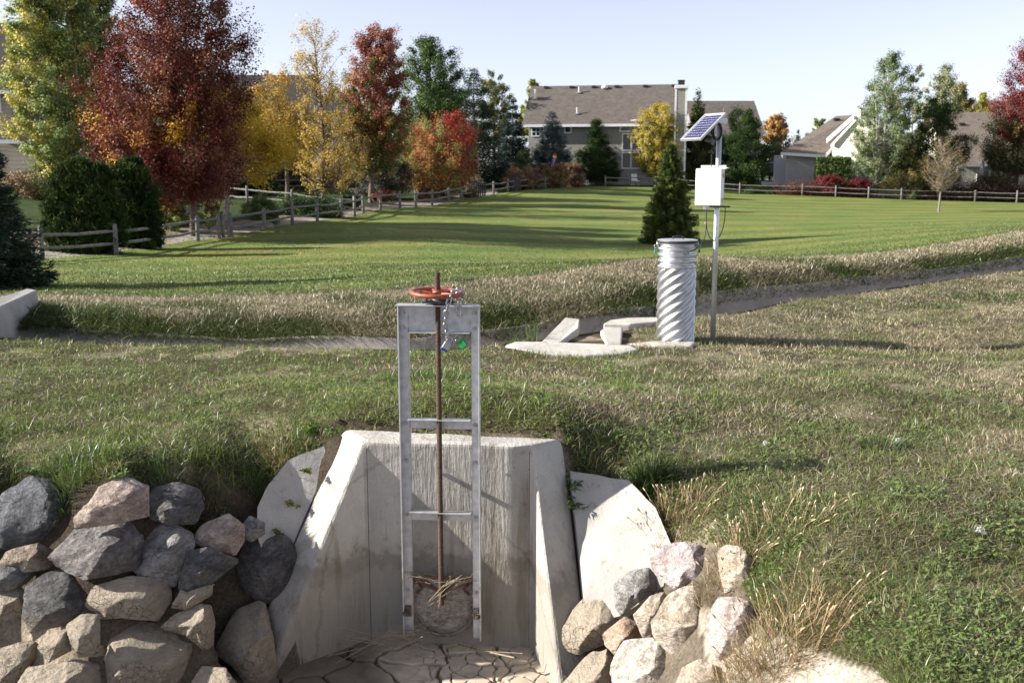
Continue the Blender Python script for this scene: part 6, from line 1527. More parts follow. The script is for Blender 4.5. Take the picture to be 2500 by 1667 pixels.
shrub('russet_shrub', 'golden brown shrub behind fence beside windsock pole', 1345, 458, 79.5, [(452,1320,1385),(425,1315,1390),(405,1325,1380)], [(.30,.20,.08,3),(.24,.17,.07,3),(.2,.11,.06,2)], 5500, .11, 113)
shrub('russet_shrub', 'brownish pink shrub at the fence corner, right of windsock', 1400, 458, 82, [(455,1380,1425),(430,1372,1430),(402,1385,1415)], BRN + [(.34, .22, .16, 2)], 4200, .11, 114)
shrub('leafy_shrub', 'light green shrub at the foot of taller blue-grey spruce', 1268, 452, 80.5, [(415,1252,1295),(385,1255,1298),(362,1268,1290)], [(.10,.15,.05,3),(.14,.19,.07,2)], 2600, .13, 116)
shrub('burning_bush', 'rounded crimson bush in front of the square hedge', 2025, 470, 82.6, [(466,1990,2055),(448,1990,2058),(433,2000,2050)], [(.17,.022,.03,3),(.22,.045,.045,3),(.11,.015,.02,2)], 4200, .11, 117)
shrub('burning_bush', 'smaller crimson bush right of the square hedge', 2097, 463, 82.2, [(458,2078,2122),(446,2078,2124),(438,2086,2114)], [(.17,.022,.03,3),(.22,.045,.045,3),(.11,.015,.02,2)], 3000, .11, 118)
shrub('barberry_hedge', 'low dark red hedge along fence before the cream house', 2010, 484, 82.3, [(484,1900,2135),(474,1902,2140),(464,1920,2120)], BURG + [(.12,.08,.04,3),(.05,.06,.02,2)], 9000, .10, 119, cat='hedge', depth=.12)
shrub('barberry_hedge', 'long dark maroon hedge along fence at the far right', 2345, 494, 80.8, [(490,2180,2560),(474,2180,2560),(462,2200,2540)], [(.05,.02,.018,4),(.03,.03,.014,3),(.08,.03,.025,1)], 12000, .11, 120, cat='hedge', depth=.08)
shrub('yellow_shrub', 'yellow-green sapling at the fence left of the bare tree', 2225, 488, 80.6, [(486,2215,2245),(465,2205,2255),(445,2212,2250),(425,2222,2240)], YGR, 1500, .12, 121)
shrub('leafy_shrub', 'dark patio shrub in shade before the right house', 2420, 470, 84, [(462,2380,2470),(445,2375,2475),(432,2395,2455)], DKG + OLV, 3500, .13, 122)
shrub('green_shrub', 'low green foundation planting along the far fence', 1860, 480, 83.5, [(478,1815,1905),(468,1818,1900)], GRN + DKG, 3200, .1, 123, depth=.3)

for k_, (px_, Y_, hw2, top_, pal_, lab_) in enumerate([(470, 58, 75, 415, DKG + OLV, 'dark shrub mass in shade behind the red maple trunk'), (600, 63, 70, 408, GRN + DKG, 'dark green shrub under the golden yellow tree'), (700, 70, 60, 400, DKG + BRN, 'dark brownish shrub behind the thinning tree trunk'), (838, 74, 55, 395, GRN + OLV, 'olive green shrub between thinning tree and grey shrub'), (1010, 78, 60, 385, DKG + GRN, 'dark shrub behind the orange ornamental tree'), (120, 50, 90, 430, OLV + BRN, 'brownish green shrub before the tan house wing')]):
    shrub('yard_shrub', lab_, px_, 470, Y_, [(468, px_ - hw2, px_ + hw2), (440, px_ - hw2 * 1.1, px_ + hw2 * 1.05), ((top_ + 440) / 2, px_ - hw2, px_ + hw2), (top_, px_ - hw2 * .5, px_ + hw2 * .4)], pal_, 6500, .12, 130 + k_)
# square clipped hedge
def hedge():
    Y0 = 84.6; a = P(1988, 455, Y0); b = P(2062, 455, Y0); zt = P(2030, 388, Y0).z; zg = gz(a.x, Y0); w = b.x - a.x; dp = 2.2; h = zt - zg
    yaw = math.radians(-14)
    root = empty('clipped_hedge', ((a.x + b.x) / 2 + .2, Y0, zg), yaw, 'square clipped green hedge block beside the cream house', 'hedge')
    r = np.random.default_rng(4); N = 17000; f = r.integers(0, 4, N); u = r.uniform(-.5, .5, N); v = r.uniform(0, 1, N)
    X = np.where(f == 0, u * w, np.where(f == 1, w / 2, np.where(f == 2, -w / 2, u * w))); Yy = np.where(f == 0, -dp / 2, np.where(f == 3, r.uniform(-.5, .5, N) * dp, u * dp)); Z = np.where(f == 3, h, v * h)
    C = np.stack([X, Yy, Z], 1) + r.normal(size=(N, 3)) * .05
    A = r.normal(size=(N, 3)); A /= np.linalg.norm(A, axis=1)[:, None]; B = np.cross(A, r.normal(size=(N, 3))); B /= np.linalg.norm(B, axis=1)[:, None]; L = r.uniform(.06, .12, N)
    c = np.array([.085, .13, .035]) * r.uniform(.6, 1.4, N)[:, None]; i = np.arange(N) * 4
    mesh_np('foliage', quads(C, A, B, L, L * .6), [np.stack([i, i + 1, i + 2, i + 3], 1)], M['leaf'], root, np.repeat(c, 4, 0))
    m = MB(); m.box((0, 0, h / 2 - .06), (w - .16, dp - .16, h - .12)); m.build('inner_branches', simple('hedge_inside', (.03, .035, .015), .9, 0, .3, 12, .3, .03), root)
hedge()

# ================================================================== FENCES
def fence(name, posts, label, hgt=.95, rails=(.40, .80), seed=1, skip=(), thick=.075, hs=None):
    r = np.random.default_rng(seed); pts = []
    for f in posts:
        p = P(*f); pts.append(Vector((p.x, p.y, gz(p.x, p.y))))
    root = empty(name, pts[0], 0, label, 'fence'); o = pts[0]
    for i, p in enumerate(pts):
        m = MB(); h = hgt * r.uniform(.96, 1.05); tx, ty = r.normal() * .015, r.normal() * .015
        q = p - o
        m.tube([q + Vector((0, 0, -.2)), q + Vector((tx * .5, ty * .5, h * .5)), q + Vector((tx, ty, h - .025)), q + Vector((tx, ty, h))], [thick, thick * .97, thick * .93, thick * .7], 10)
        m.build('post', M['wood'], root, True)
    for i in range(len(pts) - 1):
        if i in skip: continue
        for z in rails:
            a = pts[i] - o + Vector((0, 0, z * hgt)); b = pts[i + 1] - o + Vector((0, 0, z * hgt)); sg = Vector((0, 0, -r.uniform(.0, .05)))
            ln = (b - a).length; m = MB(); k = .048
            m.tube([a, a.lerp(b, .12) + sg * .3, a.lerp(b, .5) + sg + Vector((0, r.normal() * .02, r.normal() * .012)), a.lerp(b, .88) + sg * .3, b], [k * .7, k, k * r.uniform(.95, 1.1), k, k * .7], 6)
            m.build('rail', M['wood'], root)
    return root, pts
fence('rail_fence', FENCE, 'long weathered two-rail fence running up the left side of lawn', skip=(5,))
fence('rail_fence', FARF[1:], 'weathered two-rail fence across the far end of lawn', seed=2)
fence('rail_fence', [(560, 505, 52), (605, 507, 51), (715, 520, 49.5), (790, 527, 48.5), (866, 533, 48.6)], 'sunlit cross fence in the yard behind golden and thinning trees', seed=3)
fence('rail_fence', [(540, 476, 66), (640, 474, 67), (770, 473, 68.5), (850, 472, 70)], 'short pale rail fence far back behind the thinning tree', seed=4)

def gate_small():
    p = [P(535, 587, 37), P(565, 585, 37.6)]
    a = Vector((p[0].x + .09, p[0].y, gz(p[0].x, p[0].y))); b = Vector((p[1].x - .02, p[1].y, gz(p[1].x, p[1].y)))
    q = [P(542, 587, 37.1), P(566, 585, 37.6)]
    a = Vector((q[0].x, q[0].y, gz(q[0].x, q[0].y))); b = Vector((q[1].x, q[1].y, gz(q[1].x, q[1].y)))
    r = empty('fence_gate', a, 0, 'small rail gate with diagonal brace in the left fence', 'gate'); d = b - a
    m = MB(); m.tube([(0.05, 0, .05), (0.05, 0, .95)], .06, 10); m.build('gate_post', M['wood'], r, True)
    for z in (.38, .78):
        m = MB(); m.tube([(0.05, 0, z), d * .9 + Vector((0, 0, z))], .042, 6); m.build('rail', M['wood'], r)
    m = MB(); m.tube([(.05, -.05, .85), d * .9 + Vector((0, -.05, .06))], .04, 6); m.build('brace', M['wood'], r)
gate_small()

def picket_gate():
    for px, pyb, Y, n, lab in ((1168, 484, 66.6, 8, 'dark picket gate standing open in the left fence'), (1262, 470, 73.5, 5, 'second dark picket gate farther along the left fence')):
        p = P(px, pyb, Y); z = gz(p.x, p.y); r = empty('picket_gate', (p.x, p.y, z), math.radians(20), lab, 'gate')
        for k in range(n):
            m = MB(); m.tube([((k - n / 2) * .15, 0, .06), ((k - n / 2) * .15 + .01, 0, 1.0 + .08 * math.sin(k * .9))], .05, 6); m.build('picket', M['dkwood'], r)
        for zz in (.3, .75):
            m = MB(); m.box((-.05, .06, zz), (n * .16, .04, .08)); m.build('cross_rail', M['dkwood'], r)
M['dkwood'] = simple('dark_wood', (.075, .065, .06), .9, 0, .4, 12, .4, .01)
picket_gate()

# ================================================================== HOUSES
def quadwall(m, pts): m.add(pts, [tuple(range(len(pts)))])

def add_window(parent, c, w, h, nrm=(0, -1, 0), arch=False, mull=(0, 0), fw=.09, name='window', m_f='white'):
    """frame ring standing 3 cm proud of the wall with a pane behind; c = centre on the wall surface (parent space)"""
    n = Vector(nrm); u = Vector((0, 0, 1)); r = u.cross(n) * -1
    R = Matrix((r, -n, u)).transposed(); m = MB(); c = Vector(c) + n * .02
    for s in (-1, 1): m.box(c + r * s * (w / 2 + fw / 2), (fw, .08, h), R)
    for s in (-1, 1):
        if arch and s > 0: continue
        m.box(c + u * s * (h / 2 + fw / 2), (w + 2 * fw, .082, fw), R)
    if arch:
        k = 16; pts = [c + u * h / 2 + r * (w / 2 + fw / 2) * math.cos(a) + u * (w / 2 + fw / 2) * math.sin(a) for a in np.linspace(0, math.pi, k)]
        m.tube(pts, fw * .55, 6)
    for i in range(mull[0]): m.box(c + r * ((i + 1) / (mull[0] + 1) - .5) * w, (fw * .6, .07, h), R)
    for i in range(mull[1]): m.box(c + u * ((i + 1) / (mull[1] + 1) - .5) * h, (w, .068, fw * .6), R)
    f = m.build(name, M[m_f], parent)
    m = MB(); pc = c - n * .0
    if arch:
        pts = [pc - r * w / 2 - u * h / 2, pc + r * w / 2 - u * h / 2] + [pc + u * h / 2 + r * w / 2 * math.cos(a) + u * w / 2 * math.sin(a) for a in np.linspace(0, math.pi, 16)]
        m.add(pts, [tuple(range(len(pts)))])
    else: m.box(pc, (w, .03, h), R)
    m.build('pane', M['dkglass'], f); return f

def gable_house(name, label, px0, px1, Y, pyb, pyeave, pyridge, depth, wallm, roofm, over=.45, ridge='x', yaw=0, slab=.22, group=None, zbase=None, trim=True):
    """box with a gabled roof; ridge='x' runs across the view, 'y' away from it. Local origin: front left ground corner"""
    a = P(px0, pyb, Y); b = P(px1, pyb, Y); zg = (a.z if zbase is None else zbase) - .6; W = b.x - a.x
    he = P((px0 + px1) / 2, pyeave, Y).z - zg
    yr = Y + depth / 2 if ridge == 'x' else Y
    hr = P((px0 + px1) / 2, pyridge, yr).z - zg
    r = empty(name, (a.x, Y, zg), yaw, label, 'house', group)
    m = MB()
    if ridge == 'x':
        m.add([(0, 0, 0), (W, 0, 0), (W, depth, 0), (0, depth, 0), (0, 0, he), (W, 0, he), (W, depth, he), (0, depth, he), (0, depth / 2, hr - .1), (W, depth / 2, hr - .1)],
              [(0, 1, 5, 4), (2, 3, 7, 6), (1, 2, 6, 9, 5), (3, 0, 4, 8, 7)])
    else:
        m.add([(0, 0, 0), (W, 0, 0), (W, depth, 0), (0, depth, 0), (0, 0, he), (W, 0, he), (W, depth, he), (0, depth, he), (W / 2, 0, hr - .1), (W / 2, depth, hr - .1)],
              [(0, 1, 5, 8, 4), (2, 3, 7, 9, 6), (1, 2, 6, 5), (3, 0, 4, 7)])
    m.build('wall', M[wallm], r)
    m = MB()
    if ridge == 'x':
        sl = (hr - he) / (depth / 2); ze = he - sl * over
        for s in (0, 1):
            y0 = -over if s == 0 else depth + over
            m.extr([(-over, y0, ze), (W + over, y0, ze), (W + over, depth / 2, hr), (-over, depth / 2, hr)], (0, 0, slab))
    else:
        sl = (hr - he) / (W / 2); ze = he - sl * over
        for s in (0, 1):
            x0 = -over if s == 0 else W + over
            m.extr([(x0, -over, ze), (W / 2, -over, hr), (W / 2, depth + over, hr), (x0, depth + over, ze)], (0, 0, slab))
    rf = m.build('roof', M[roofm], r)
    if trim:
        m = MB()
        if ridge == 'x':
            m.box((W / 2, -over - .045, ze + slab * .45), (W + 2 * over, .08, .22))
        else:
            for s in (0, 1):
                x0 = -over if s == 0 else W + over
                m.extr([(x0, -over - .06, ze - .08), (W / 2, -over - .06, hr - .08), (W / 2, -over - .06, hr + .2), (x0, -over - .06, ze + .2)], (0, .055, 0))
        m.build('fascia', M['white'], r)
    return r, W, he, hr, rf, (a.x, Y, zg)

# main house
H1, W1, he1, hr1, rf1, o1 = gable_house('main_house', 'grey sided house with a broad brown roof and tall arched window, centre', 1290, 1648, 89, 447, 302, 217, 10.5, 'sidegrey', 'roof', .5, zbase=1.15, yaw=math.radians(-9))
def loc1(px, py, yoff=0):  # point on the (nearly frontal) wall
    p = P(px, py, 89); return ((px - 1290) / (1648 - 1290) * W1, 0, p.z - o1[2])
x, _, z = loc1(1318, 318); add_window(H1, (x, 0, z), 1.35, .95, mull=(3, 2))
x, _, z = loc1(1386, 313); add_window(H1, (x, 0, z), .45, .75)
x0, _, _ = loc1(1549, 0)
for (pxc, py0, py1, w, ar) in ((1527, 330, 367, .66, False), (1527, 375, 410, .66, False)):
    x, _, zt = loc1(pxc, py0); _, _, zb_ = loc1(pxc, py1); add_window(H1, (x, 0, (zt + zb_) / 2), w, zt - zb_)
for (pxc, py0, py1, w) in ((1562, 330, 367, 1.6), (1562, 375, 410, 1.6)):
    x, _, zt = loc1(pxc, py0); _, _, zb_ = loc1(pxc, py1); add_window(H1, (x, 0, (zt + zb_) / 2), w, zt - zb_)
# arched top light made of two quarter panes
x, _, z = loc1(1549, 322)
m = MB(); rad = 1.42
pts = [(x + rad * math.cos(a), -.03, z + .62 * rad * math.sin(a)) for a in np.linspace(0, math.pi, 24)]
m.tube(pts, .075, 6); m.box((x, -.03, z - .02), (2 * rad + .1, .1, .1)); m.box((x - .15, -.03, z + .35), (.16, .1, .72))
fr = m.build('arched_window', M['white'], H1)
m = MB(); m.add([(p[0], -.015, p[2]) for p in pts], [tuple(range(len(pts)))]); m.build('pane', M['dkglass'], fr)
# chimney
xc, _, zc_ = loc1(1652, 300)
m = MB(); hch = P(1652, 222, 88.5).z - o1[2]; m.box((xc, -.35, hch / 2), (.92, .9, hch)); ch = m.build('chimney', M['sidegrey'], H1)
m = MB()
for s in (-1, 1):
    m.box((xc + s * .44, -.80, hch / 2), (.16, .04, hch)); m.box((xc + s * .475, -.35, hch / 2), (.03, .86, hch - .002))
m.build('corner_trim', M['white'], ch)
m = MB(); m.box((xc, -.35, hch + .13), (1.12, 1.1, .28)); m.build('chimney_cap', M['white'], ch, bevel=.03)
m = MB(); m.box((xc, -.35, hch + .46), (.55, .5, .38)); m.box((xc, -.35, hch + .68), (.62, .56, .06)); m.build('flue', M['black'], ch)
# things on the roof
sl1 = (hr1 - he1) / 5.25
def roofpt(px, frac):  # frac 0 eave .. 1 ridge
    return Vector(((px - 1290) / (1648 - 1290) * W1, 5.25 * frac, he1 + (hr1 - he1) * frac + .22))
for px in (1315, 1380, 1436, 1493, 1564, 1634):
    m = MB(); m.box(roofpt(px, .93) + Vector((0, 0, .1)), (.42, .35, .2)); m.build('roof_vent', M['castiron'], rf1, bevel=.04)
for px, f_, h_ in ((1294, .62, .85), (1401, .78, .55), (1405, .18, .55)):
    m = MB(); q = roofpt(px, f_); m.tube([q + Vector((0, 0, -.1)), q + Vector((0, 0, h_))], .075, 12); m.box(q + Vector((0, -.02, .03)), (.36, .4, .07)); m.build('vent_pipe', M['galv'], rf1)
m = MB(); q = roofpt(1464, .90); m.lathe(q, [(.30, 0), (.30, .1), (.24, .24), (.12, .31), (0, .33)], 20); m.build('turbine_vent', M['white'], rf1, True)

# cream gabled house at right: low garage wing with a long slope, gable, chimney
def cream_house():
    Y = 88.0; a = P(1915, 440, Y); zg = gz(a.x, 84) - .3; o = Vector((a.x, Y, zg))
    r = empty('cream_house', o, 0, 'cream sided gable house with a long brown garage roof, right of centre', 'house')
    def L(px, py, y=Y): return P(px, py, y) - o
    # garage: front wall
    m = MB(); A = L(1920, 378, 87.6); B = L(2012, 380, 87.6); zt = A.z
    D = 9.0; sk = .15
    m.box(((A.x + B.x) / 2, A.y + .1 + 2.0, zt / 2), (B.x - A.x, 4.0, zt)); m.build('garage_wall', M['sideblue2'], r)
    # the long slope: eave in front, climbing away to the right
    e0 = L(1906, 373, 87.0); e1 = L(2013, 379, 87.0); k0 = L(2040, 284, 94.0); k1 = L(2100, 280, 94.0); mid = L(2053, 336, 90.0)
    m = MB(); m.extr([e0, e1, mid, L(2110, 336, 90.2), k1, k0], (0, 0, -.2)); rf = m.build('roof', M['rooflt'], r)
    m = MB(); m.extr([e0 + Vector((0, -.05, .03)), e1 + Vector((0, -.05, .03)), e1 + Vector((0, -.05, -.22)), e0 + Vector((0, -.05, -.22))], (0, .045, 0))
    d = (mid - e1); m.extr([e1 + Vector((.03, 0, .03)), mid + Vector((.03, 0, .03)), mid + Vector((.03, 0, -.3)), e1 + Vector((.03, 0, -.3))], (.05, .0, 0)); m.build('fascia', M['white'], r)
    # shaded return wall under the lower rake
    m = MB(); q0 = L(2008, 384, 87.7); q1 = L(2053, 342, 90.2); m.extr([Vector((q0.x, q0.y, 0)), Vector((q0.x, q0.y, q0.z)), Vector((q1.x, q1.y, q1.z)), Vector((q1.x, q1.y, 0))], (.12, 0, 0)); m.build('side_wall', M['sidecream'], r)
    # main gable wall turned a little to the left, lit by the sun
    g0 = L(2040, 345, 86.4); g1 = L(2098, 286, 85.3); g2 = L(2200, 345, 83.4)
    pts = [Vector((g0.x, g0.y, 0)), Vector((g2.x, g2.y, 0)), Vector((g2.x, g2.y, g2.z)), Vector((g1.x, (g0.y + g2.y) / 2 - .1, g1.z)), Vector((g0.x, g0.y, g0.z - .2))]
    m = MB(); m.extr(pts, (.3, 2.2, 0)); gw = m.build('gable_wall', M['sidecream'], r)
    w0 = L(2019, 337, 86.1); w1 = L(2087, 277, 84.8); dd = Vector((.0, .10, 0))
    m = MB(); m.extr([w0, w1, w1 + Vector((0, 0, -.42)), w0 + Vector((.0, 0, -.42))], (.25, .9, 0)); m.build('barge_board', M['white'], r)
    m = MB(); w2 = L(2190, 352, 82.8); m.extr([w1, w2, w2 + Vector((0, 0, -.35)), w1 + Vector((0, 0, -.35))], (.25, .9, 0)); m.build('barge_board', M['white'], r)
    m = MB(); c = L(2110, 268, 87.5); m.box((c.x, c.y, c.z - 2.2), (.95, .9, 4.6)); m.build('chimney', M['white'], r)
    m = MB(); q = L(2092, 410, 85.0); m.box((q.x + .3, q.y - .15, q.z - .2), (1.0, .1, 2.0)); m.build('door', M['sideblue2'], r)
    m = MB(); q = L(2040, 288, 93.5); m.box((L(2042, 292, 93.0)), (.5, .4, .2)); m.build('roof_vent', M['castiron'], r)
    # ground slab of the drive
M['sideblue2'] = m_siding('garage_siding', (.46, .45, .44), .2)
M['rooflt'] = m_roof('light_brown_shingles', (.21, .175, .145))
cream_house()
H5, W5, he5, hr5, rf5, o5 = gable_house('patio_house', 'brown roofed house with a dark shaded patio at the far right', 2335, 2600, 92, 470, 388, 280, 11, 'sidecream', 'rooflt', .9, zbase=1.2)
for px in (2395, 2425, 2455):
    z = P(px, 420, 92).z - o5[2]; add_window(H5, ((px - 2335) / (2600 - 2335) * W5, 0, z), .9, 1.9)
m = MB(); q = Vector(((2382 - 2335) / 265 * W5, 3.9, hr5 - 1.0)); m.box(q, (.5, .4, .25)); m.build('roof_vent', M['castiron'], rf5)
gable_house('far_house', 'brown roof far behind the main house, seen past the chimney', 1700, 1850, 125, 440, 325, 251, 12, 'sidegrey', 'roof', .6, zbase=1.0)
gable_house('far_house', 'grey gabled roof peeking behind the burgundy maple', 2408, 2520, 150, 430, 300, 250, 12, 'sidegrey', 'rooflt', .6, zbase=1.0)
# left: tan house behind the aspens
H0, W0, he0, hr0, rf0, o0_ = gable_house('tan_house', 'tan sided two storey house behind the aspens at left edge', -420, 45, 62, 480, 205, 65, 10, 'sidetan', 'roofdk', .8, zbase=.8)
z = P(10, 245, 62).z - o0_[2]; add_window(H0, ((0 + 420) / 465 * W0, 0, z), .9, 1.3)
H0b, W0b, he0b, hr0b, rf0b, o0b = gable_house('tan_house_wing', 'low tan sided wing with white eave behind the aspens', 30, 290, 59.5, 490, 340, 270, 7, 'sidetan', 'roofdk', .5, zbase=.7)
for px in (212,): 
    z = P(px, 405, 59.5).z - o0b[2]; add_window(H0b, ((px - 30) / 260 * W0b, 0, z), .75, 1.5)
# mid left: pale grey gable with windows behind the thinning tree; dark roof to its left
H3, W3, he3, hr3, rf3, o3 = gable_house('grey_gable_house', 'pale blue-grey gabled house behind the thinning tree', 770, 868, 80, 450, 280, 222, 9, 'sideblue', 'roofdk', .4, 'y', zbase=1.0)
for px, py, w, h in ((800, 300, .8, 1.6), (835, 300, .8, 1.6), (800, 380, .9, 1.5), (838, 380, .9, 1.5)):
    z = P(px, py, 80).z - o3[2]; add_window(H3, ((px - 770) / 98 * W3, 0, z), w, h, mull=(0, 1))
H3b, W3b, he3b, hr3b, rf3b, o3b = gable_house('dark_roof_house', 'house with a dark roof behind the golden and red trees', 540, 740, 84, 450, 275, 190, 10, 'sideblue', 'roofdk', .5, zbase=1.0)
for px in (585, 700):
    z = P(px, 300, 84).z - o3b[2]; add_window(H3b, ((px - 540) / 200 * W3b, 0, z), 1.1, 1.5, mull=(1, 0))
m = MB(); q = Vector(((634 - 540) / 200 * W3b, 4.2, hr3b - .4)); m.tube([q, q + Vector((0, 0, .9))], .12, 10); m.build('vent_pipe', M['castiron'], rf3b)

# ================================================================== SMALL THINGS FAR OFF
def suv():
    p = P(1893, 428, 95.0); z = gz(p.x, 95.0); r = empty('parked_car', (p.x, 95.0, z), math.radians(62), 'dark blue-black car parked in shade left of the cream house', 'car')
    bm_ = simple('dark_car_paint', (.018, .02, .035), .25, .2, .1, 3, 0)
    prof = [(-2.2, .45), (-2.25, .85), (-2.15, 1.05), (-1.95, 1.62), (-1.6, 1.74), (.3, 1.72), (1.0, 1.12), (2.0, 1.0), (2.25, .8), (2.25, .42)]
    m = MB(); m.extr([(x, -.88, z_) for x, z_ in prof], (0, 1.76, 0)); m.build('body', bm_, r, bevel=.08, segs=3)
    for s in (-1, 1):
        m = MB(); m.extr([(x, s * .885, z_) for x, z_ in [(-1.85, 1.12), (-1.72, 1.55), (-.75, 1.58), (-.75, 1.12)]], (0, s * .01, 0)); m.build('window', M['dkglass'], r)
        m = MB(); m.extr([(x, s * .885, z_) for x, z_ in [(-.65, 1.12), (-.65, 1.58), (.25, 1.57), (.78, 1.12)]], (0, s * .01, 0)); m.build('window', M['dkglass'], r)
        for x in (-1.4, 1.4):
            m = MB(); m.tube([(x, s * .70, .36), (x, s * .91, .36)], .36, 24); w = m.build('wheel', M['black'], r)
            m = MB(); m.tube([(x, s * .905, .36), (x, s * .93, .36)], .21, 16); m.build('rim', M['galv'], w)
    m = MB(); m.extr([(.38, -.76, 1.66), (.38, .76, 1.66), (1.0, .8, 1.14), (1.0, -.8, 1.14)], (.03, 0, .03)); m.build('windscreen', M['dkglass'], r)
    m = MB(); m.box((2.27, -.62, .78), (.05, .3, .14)); m.build('headlight', M['white'], r); m = MB(); m.box((2.27, .62, .78), (.05, .3, .14)); m.build('headlight', M['white'], r)
suv()
def driveway():
    v = [P(1860, 446, 90), P(1990, 446, 90), P(1985, 440, 101), P(1855, 440, 101)]
    v = [Vector((p.x, p.y, gz(p.x, p.y) + .05)) for p in v]; m = MB(); 
    N = 12; pts = []
    for i in range(N + 1):
        for j in range(N + 1):
            a = v[0].lerp(v[1], i / N); b = v[3].lerp(v[2], i / N); q = a.lerp(b, j / N); pts.append((q.x, q.y, gz(q.x, q.y) + .06))
    m.add(pts, [(i * (N + 1) + j, (i + 1) * (N + 1) + j, (i + 1) * (N + 1) + j + 1, i * (N + 1) + j + 1) for i in range(N) for j in range(N)])
    tag(m.build('driveway', M['concrete2'], None, True), 'pale concrete driveway beside the garage', 'driveway', kind='structure')
driveway()
def umbrella(px, Y, label):
    p = P(px, 440, Y); z = gz(p.x, Y); zt = P(px, 388, Y).z - z; r = empty('patio_umbrella', (p.x, Y, z), 0, label, 'umbrella')
    m = MB(); m.tube([(0, 0, 0), (0, 0, zt)], .025, 8); m.lathe((0, 0, 0), [(.25, 0), (.25, .08), (.06, .1)], 14); m.build('pole', M['castiron'], r)
    m = MB(); n = 14; V = []
    for k, (rr, t) in enumerate([(.20, .34), (.16, .45), (.12, .55), (.17, .68), (.13, .82), (.10, .93), (.02, 1.0)]):
        for j in range(n): q = rr * (1 + .25 * (-1) ** j); V.append((q * math.cos(2 * math.pi * j / n), q * math.sin(2 * math.pi * j / n), zt * t))
    m.add(V, [(i * n + j, i * n + (j + 1) % n, (i + 1) * n + (j + 1) % n, (i + 1) * n + j) for i in range(6) for j in range(n)]); m.build('folded_canopy', M['cloth'], r, True)
M['cloth'] = simple('pale_canvas', (.50, .47, .43), .9, 0, .1, 10, .1)
umbrella(2396, 85, 'closed pale patio umbrella before the right house, left one'); umbrella(2478, 85.5, 'closed pale patio umbrella near the right edge')
def chair(px, pyb, Y, rz, label):
    p = P(px, pyb, Y); z = gz(p.x, Y); r = empty('garden_chair', (p.x, Y, z), rz, label, 'chair')
    m = MB(); m.box((0, 0, .42), (.55, .5, .05)); m.build('seat', M['white'], r, bevel=.01)
    m = MB(); m.box((0, .26, .72), (.55, .05, .58), Matrix.Rotation(-.2, 3, 'X')); m.build('backrest', M['white'], r, bevel=.01)
    for sx in (-1, 1):
        for sy in (-1, 1): m = MB(); m.tube([(sx * .24, sy * .22, 0), (sx * .24, sy * .22, .42)], .03, 6); m.build('leg', M['white'], r)
chair(1551, 446, 86.6, .3, 'white garden chair below the big arched window'); chair(1428, 452, 85.5, 1.2, 'white garden chair in shade left of rounded dark pine')
def windsock():
    p = P(1364, 455, 80); z = gz(p.x, 80); r = empty('windsock', (p.x, 80, z), 0, 'rainbow windsock hanging from a thin pole behind the fence', 'windsock')
    zt = P(1364, 376, 80).z - z; m = MB(); m.tube([(0, 0, 0), (0, 0, zt), (-.12, 0, zt + .05), (-.3, 0, zt)], .018, 6); m.build('pole', M['castiron'], r)
    for k, (c, t0, t1) in enumerate([((.6, .06, .04), 0, .10), ((.75, .5, .05), .10, .2), ((.20, .16, .55), .2, 1.0)]):
        a = Vector((-.3, 0, zt)); b = Vector((-.62, .1, zt - 1.35)); m = MB(); m.tube([a.lerp(b, t0), a.lerp(b, t1)], [.14 - .04 * t0, .14 - .05 * t1], 12); m.build('fabric_band', simple('windsock_fabric', c, .8, 0, .1, 10, 0), r)
    a = Vector((-.3, 0, zt)); b = Vector((-.62, .1, zt - 1.35)); m = MB(); m.tube([a.lerp(b, .2) + Vector((.07, -.09, 0)), a.lerp(b, .95) + Vector((.06, -.07, 0))], .035, 6); m.build('streamer', simple('yellow_streamer', (.7, .48, .06), .8, 0, .1, 10, 0), r)
windsock()
def feeder():
    p = P(1299, 452, 78); z = gz(p.x, 78); r = empty('birdhouse_pole', (p.x, 78, z), 0, 'white birdhouse on a tall thin pole before the pale blue spruce', 'birdhouse')
    zt = P(1299, 358, 78).z - z; m = MB(); m.tube([(0, 0, 0), (0, 0, zt)], .025, 6); m.build('pole', M['castiron'], r)
    m = MB(); m.box((0, 0, zt + .12), (.22, .2, .26)); m.build('house_box', M['white'], r); m = MB(); m.extr([(-.18, -.15, zt + .24), (0, -.15, zt + .38), (.18, -.15, zt + .24)], (0, .3, 0)); m.build('roof', M['galv'], r)
feeder()
rock([(595,548),(612,540),(640,538),(665,545),(668,560),(640,566),(612,562)], 40.8, 'flat tan landscape boulder on gravel behind the left fence', m_rock('garden_stone', (.30,.24,.18), (.40,.33,.26)), 301, .9, 6, 'landscape_boulder')
rock([(445,512),(462,506),(480,510),(478,524),(450,526)], 42, 'small grey landscape boulder near the maple trunk', m_rock('garden_stone_grey', (.26,.24,.22), (.36,.34,.31)), 302, .9, 6, 'landscape_boulder')

# fallen leaves on the lawn and gravel chips by the fence
def litter():
    r = np.random.default_rng(77); n = 1500; px = r.uniform(450, 1500, n); y = edge_y(px) + (fence_y(px) - edge_y(px)) * r.uniform(.2, 1.0, n) ** .4; x = (px - 1250) / F * (y * CP + .6)
    z = ground_z(x, y) + .06; C = np.stack([x, y, z], 1); a = r.normal(size=(n, 3)) * [1, 1, .3]; a /= np.linalg.norm(a, axis=1)[:, None]; b = np.cross(a, [0, 0, 1.]); s = r.uniform(.025, .055, n)
    col = np.array(YEL)[r.integers(0, 4, n), :3] * r.uniform(.4, .9, n)[:, None]; i = np.arange(n) * 4
    o = mesh_np('fallen_leaves', quads(C, a, b, s, s * .6), [np.stack([i, i + 1, i + 2, i + 3], 1)], M['leaf'], None, np.repeat(col, 4, 0)); tag(o, 'scattered yellow fallen leaves on the lawn by the fence', 'leaves', kind='stuff')
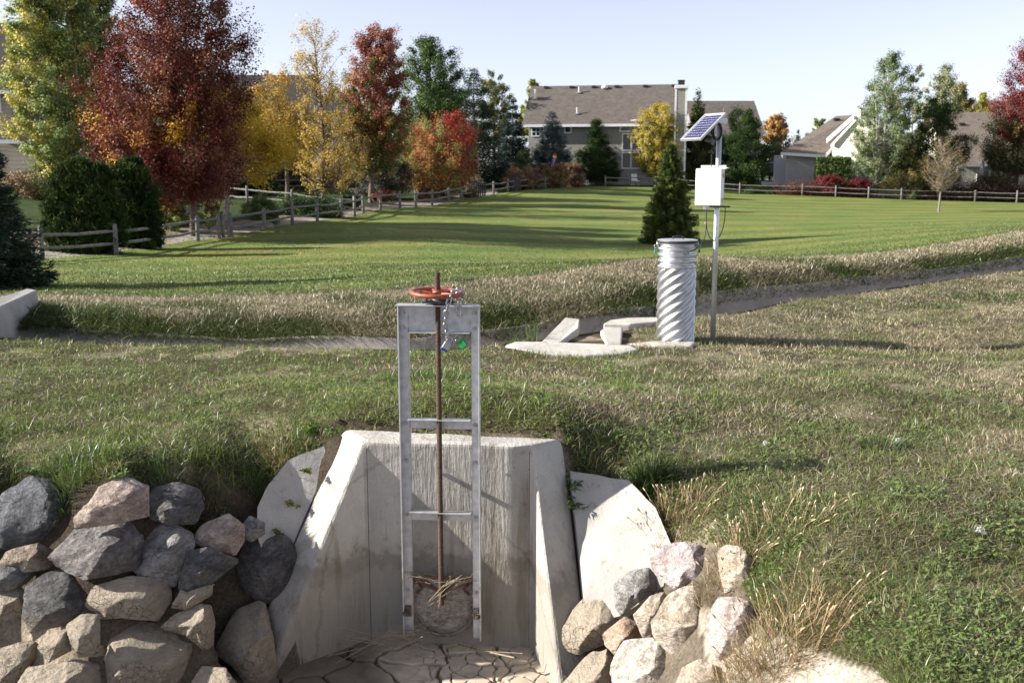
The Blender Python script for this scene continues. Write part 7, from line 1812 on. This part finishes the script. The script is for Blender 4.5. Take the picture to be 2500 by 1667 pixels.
litter()
# ================================================================== LIGHT, SKY, CAMERA
SUN_AZ = math.radians(2.0)     # direction the light travels, measured from +x
SUN_EL = math.radians(26.0)
tr = Vector((math.cos(SUN_EL) * math.cos(SUN_AZ), math.cos(SUN_EL) * math.sin(SUN_AZ), -math.sin(SUN_EL)))
sd = bpy.data.lights.new('sun', 'SUN'); sd.energy = 5.0; sd.angle = math.radians(.53); sd.color = (1.0, .945, .87)
so = bpy.data.objects.new('sun', sd); COL.objects.link(so); so.rotation_euler = tr.to_track_quat('-Z', 'Y').to_euler()
w = bpy.data.worlds.new('World'); SC.world = w; w.use_nodes = True
nt = w.node_tree; bg = nt.nodes['Background']
sky = nt.nodes.new('ShaderNodeTexSky'); sky.sky_type = 'NISHITA'; sky.sun_disc = False
sky.sun_elevation = SUN_EL; s_ = -tr; sky.sun_rotation = math.atan2(s_.x, s_.y)
sky.altitude = 1500; sky.air_density = 1.0; sky.dust_density = 1.0; sky.ozone_density = 3.0
hs = nt.nodes.new('ShaderNodeHueSaturation'); hs.inputs['Saturation'].default_value = .42; nt.links.new(sky.outputs[0], hs.inputs['Color'])
tn = nt.nodes.new('ShaderNodeMix'); tn.data_type = 'RGBA'; tn.blend_type = 'MULTIPLY'; tn.inputs['Factor'].default_value = 1.0; tn.inputs[7].default_value = (1.03, 1.0, 1.07, 1)
nt.links.new(hs.outputs[0], tn.inputs[6]); nt.links.new(tn.outputs[2], bg.inputs['Color']); bg.inputs['Strength'].default_value = .082
cd = bpy.data.cameras.new('camera'); cam = bpy.data.objects.new('camera', cd); COL.objects.link(cam)
cam.location = (0, 0, EYE); cam.rotation_euler = (math.pi / 2 - PITCH, 0, 0)
cd.sensor_width = 36; cd.lens = 36 * F / 2500; cd.clip_end = 8000; cd.clip_start = .05
cd.dof.use_dof = True; cd.dof.focus_distance = 6.6; cd.dof.aperture_fstop = 4.5
SC.camera = cam
SC.view_settings.view_transform = 'Standard'; SC.view_settings.look = 'None'; SC.view_settings.exposure = 1.22; SC.view_settings.gamma = 1.0
SC.cycles.max_bounces = 6; SC.cycles.diffuse_bounces = 3; SC.cycles.glossy_bounces = 3; SC.cycles.transparent_max_bounces = 4
SC.cycles.use_denoising = True
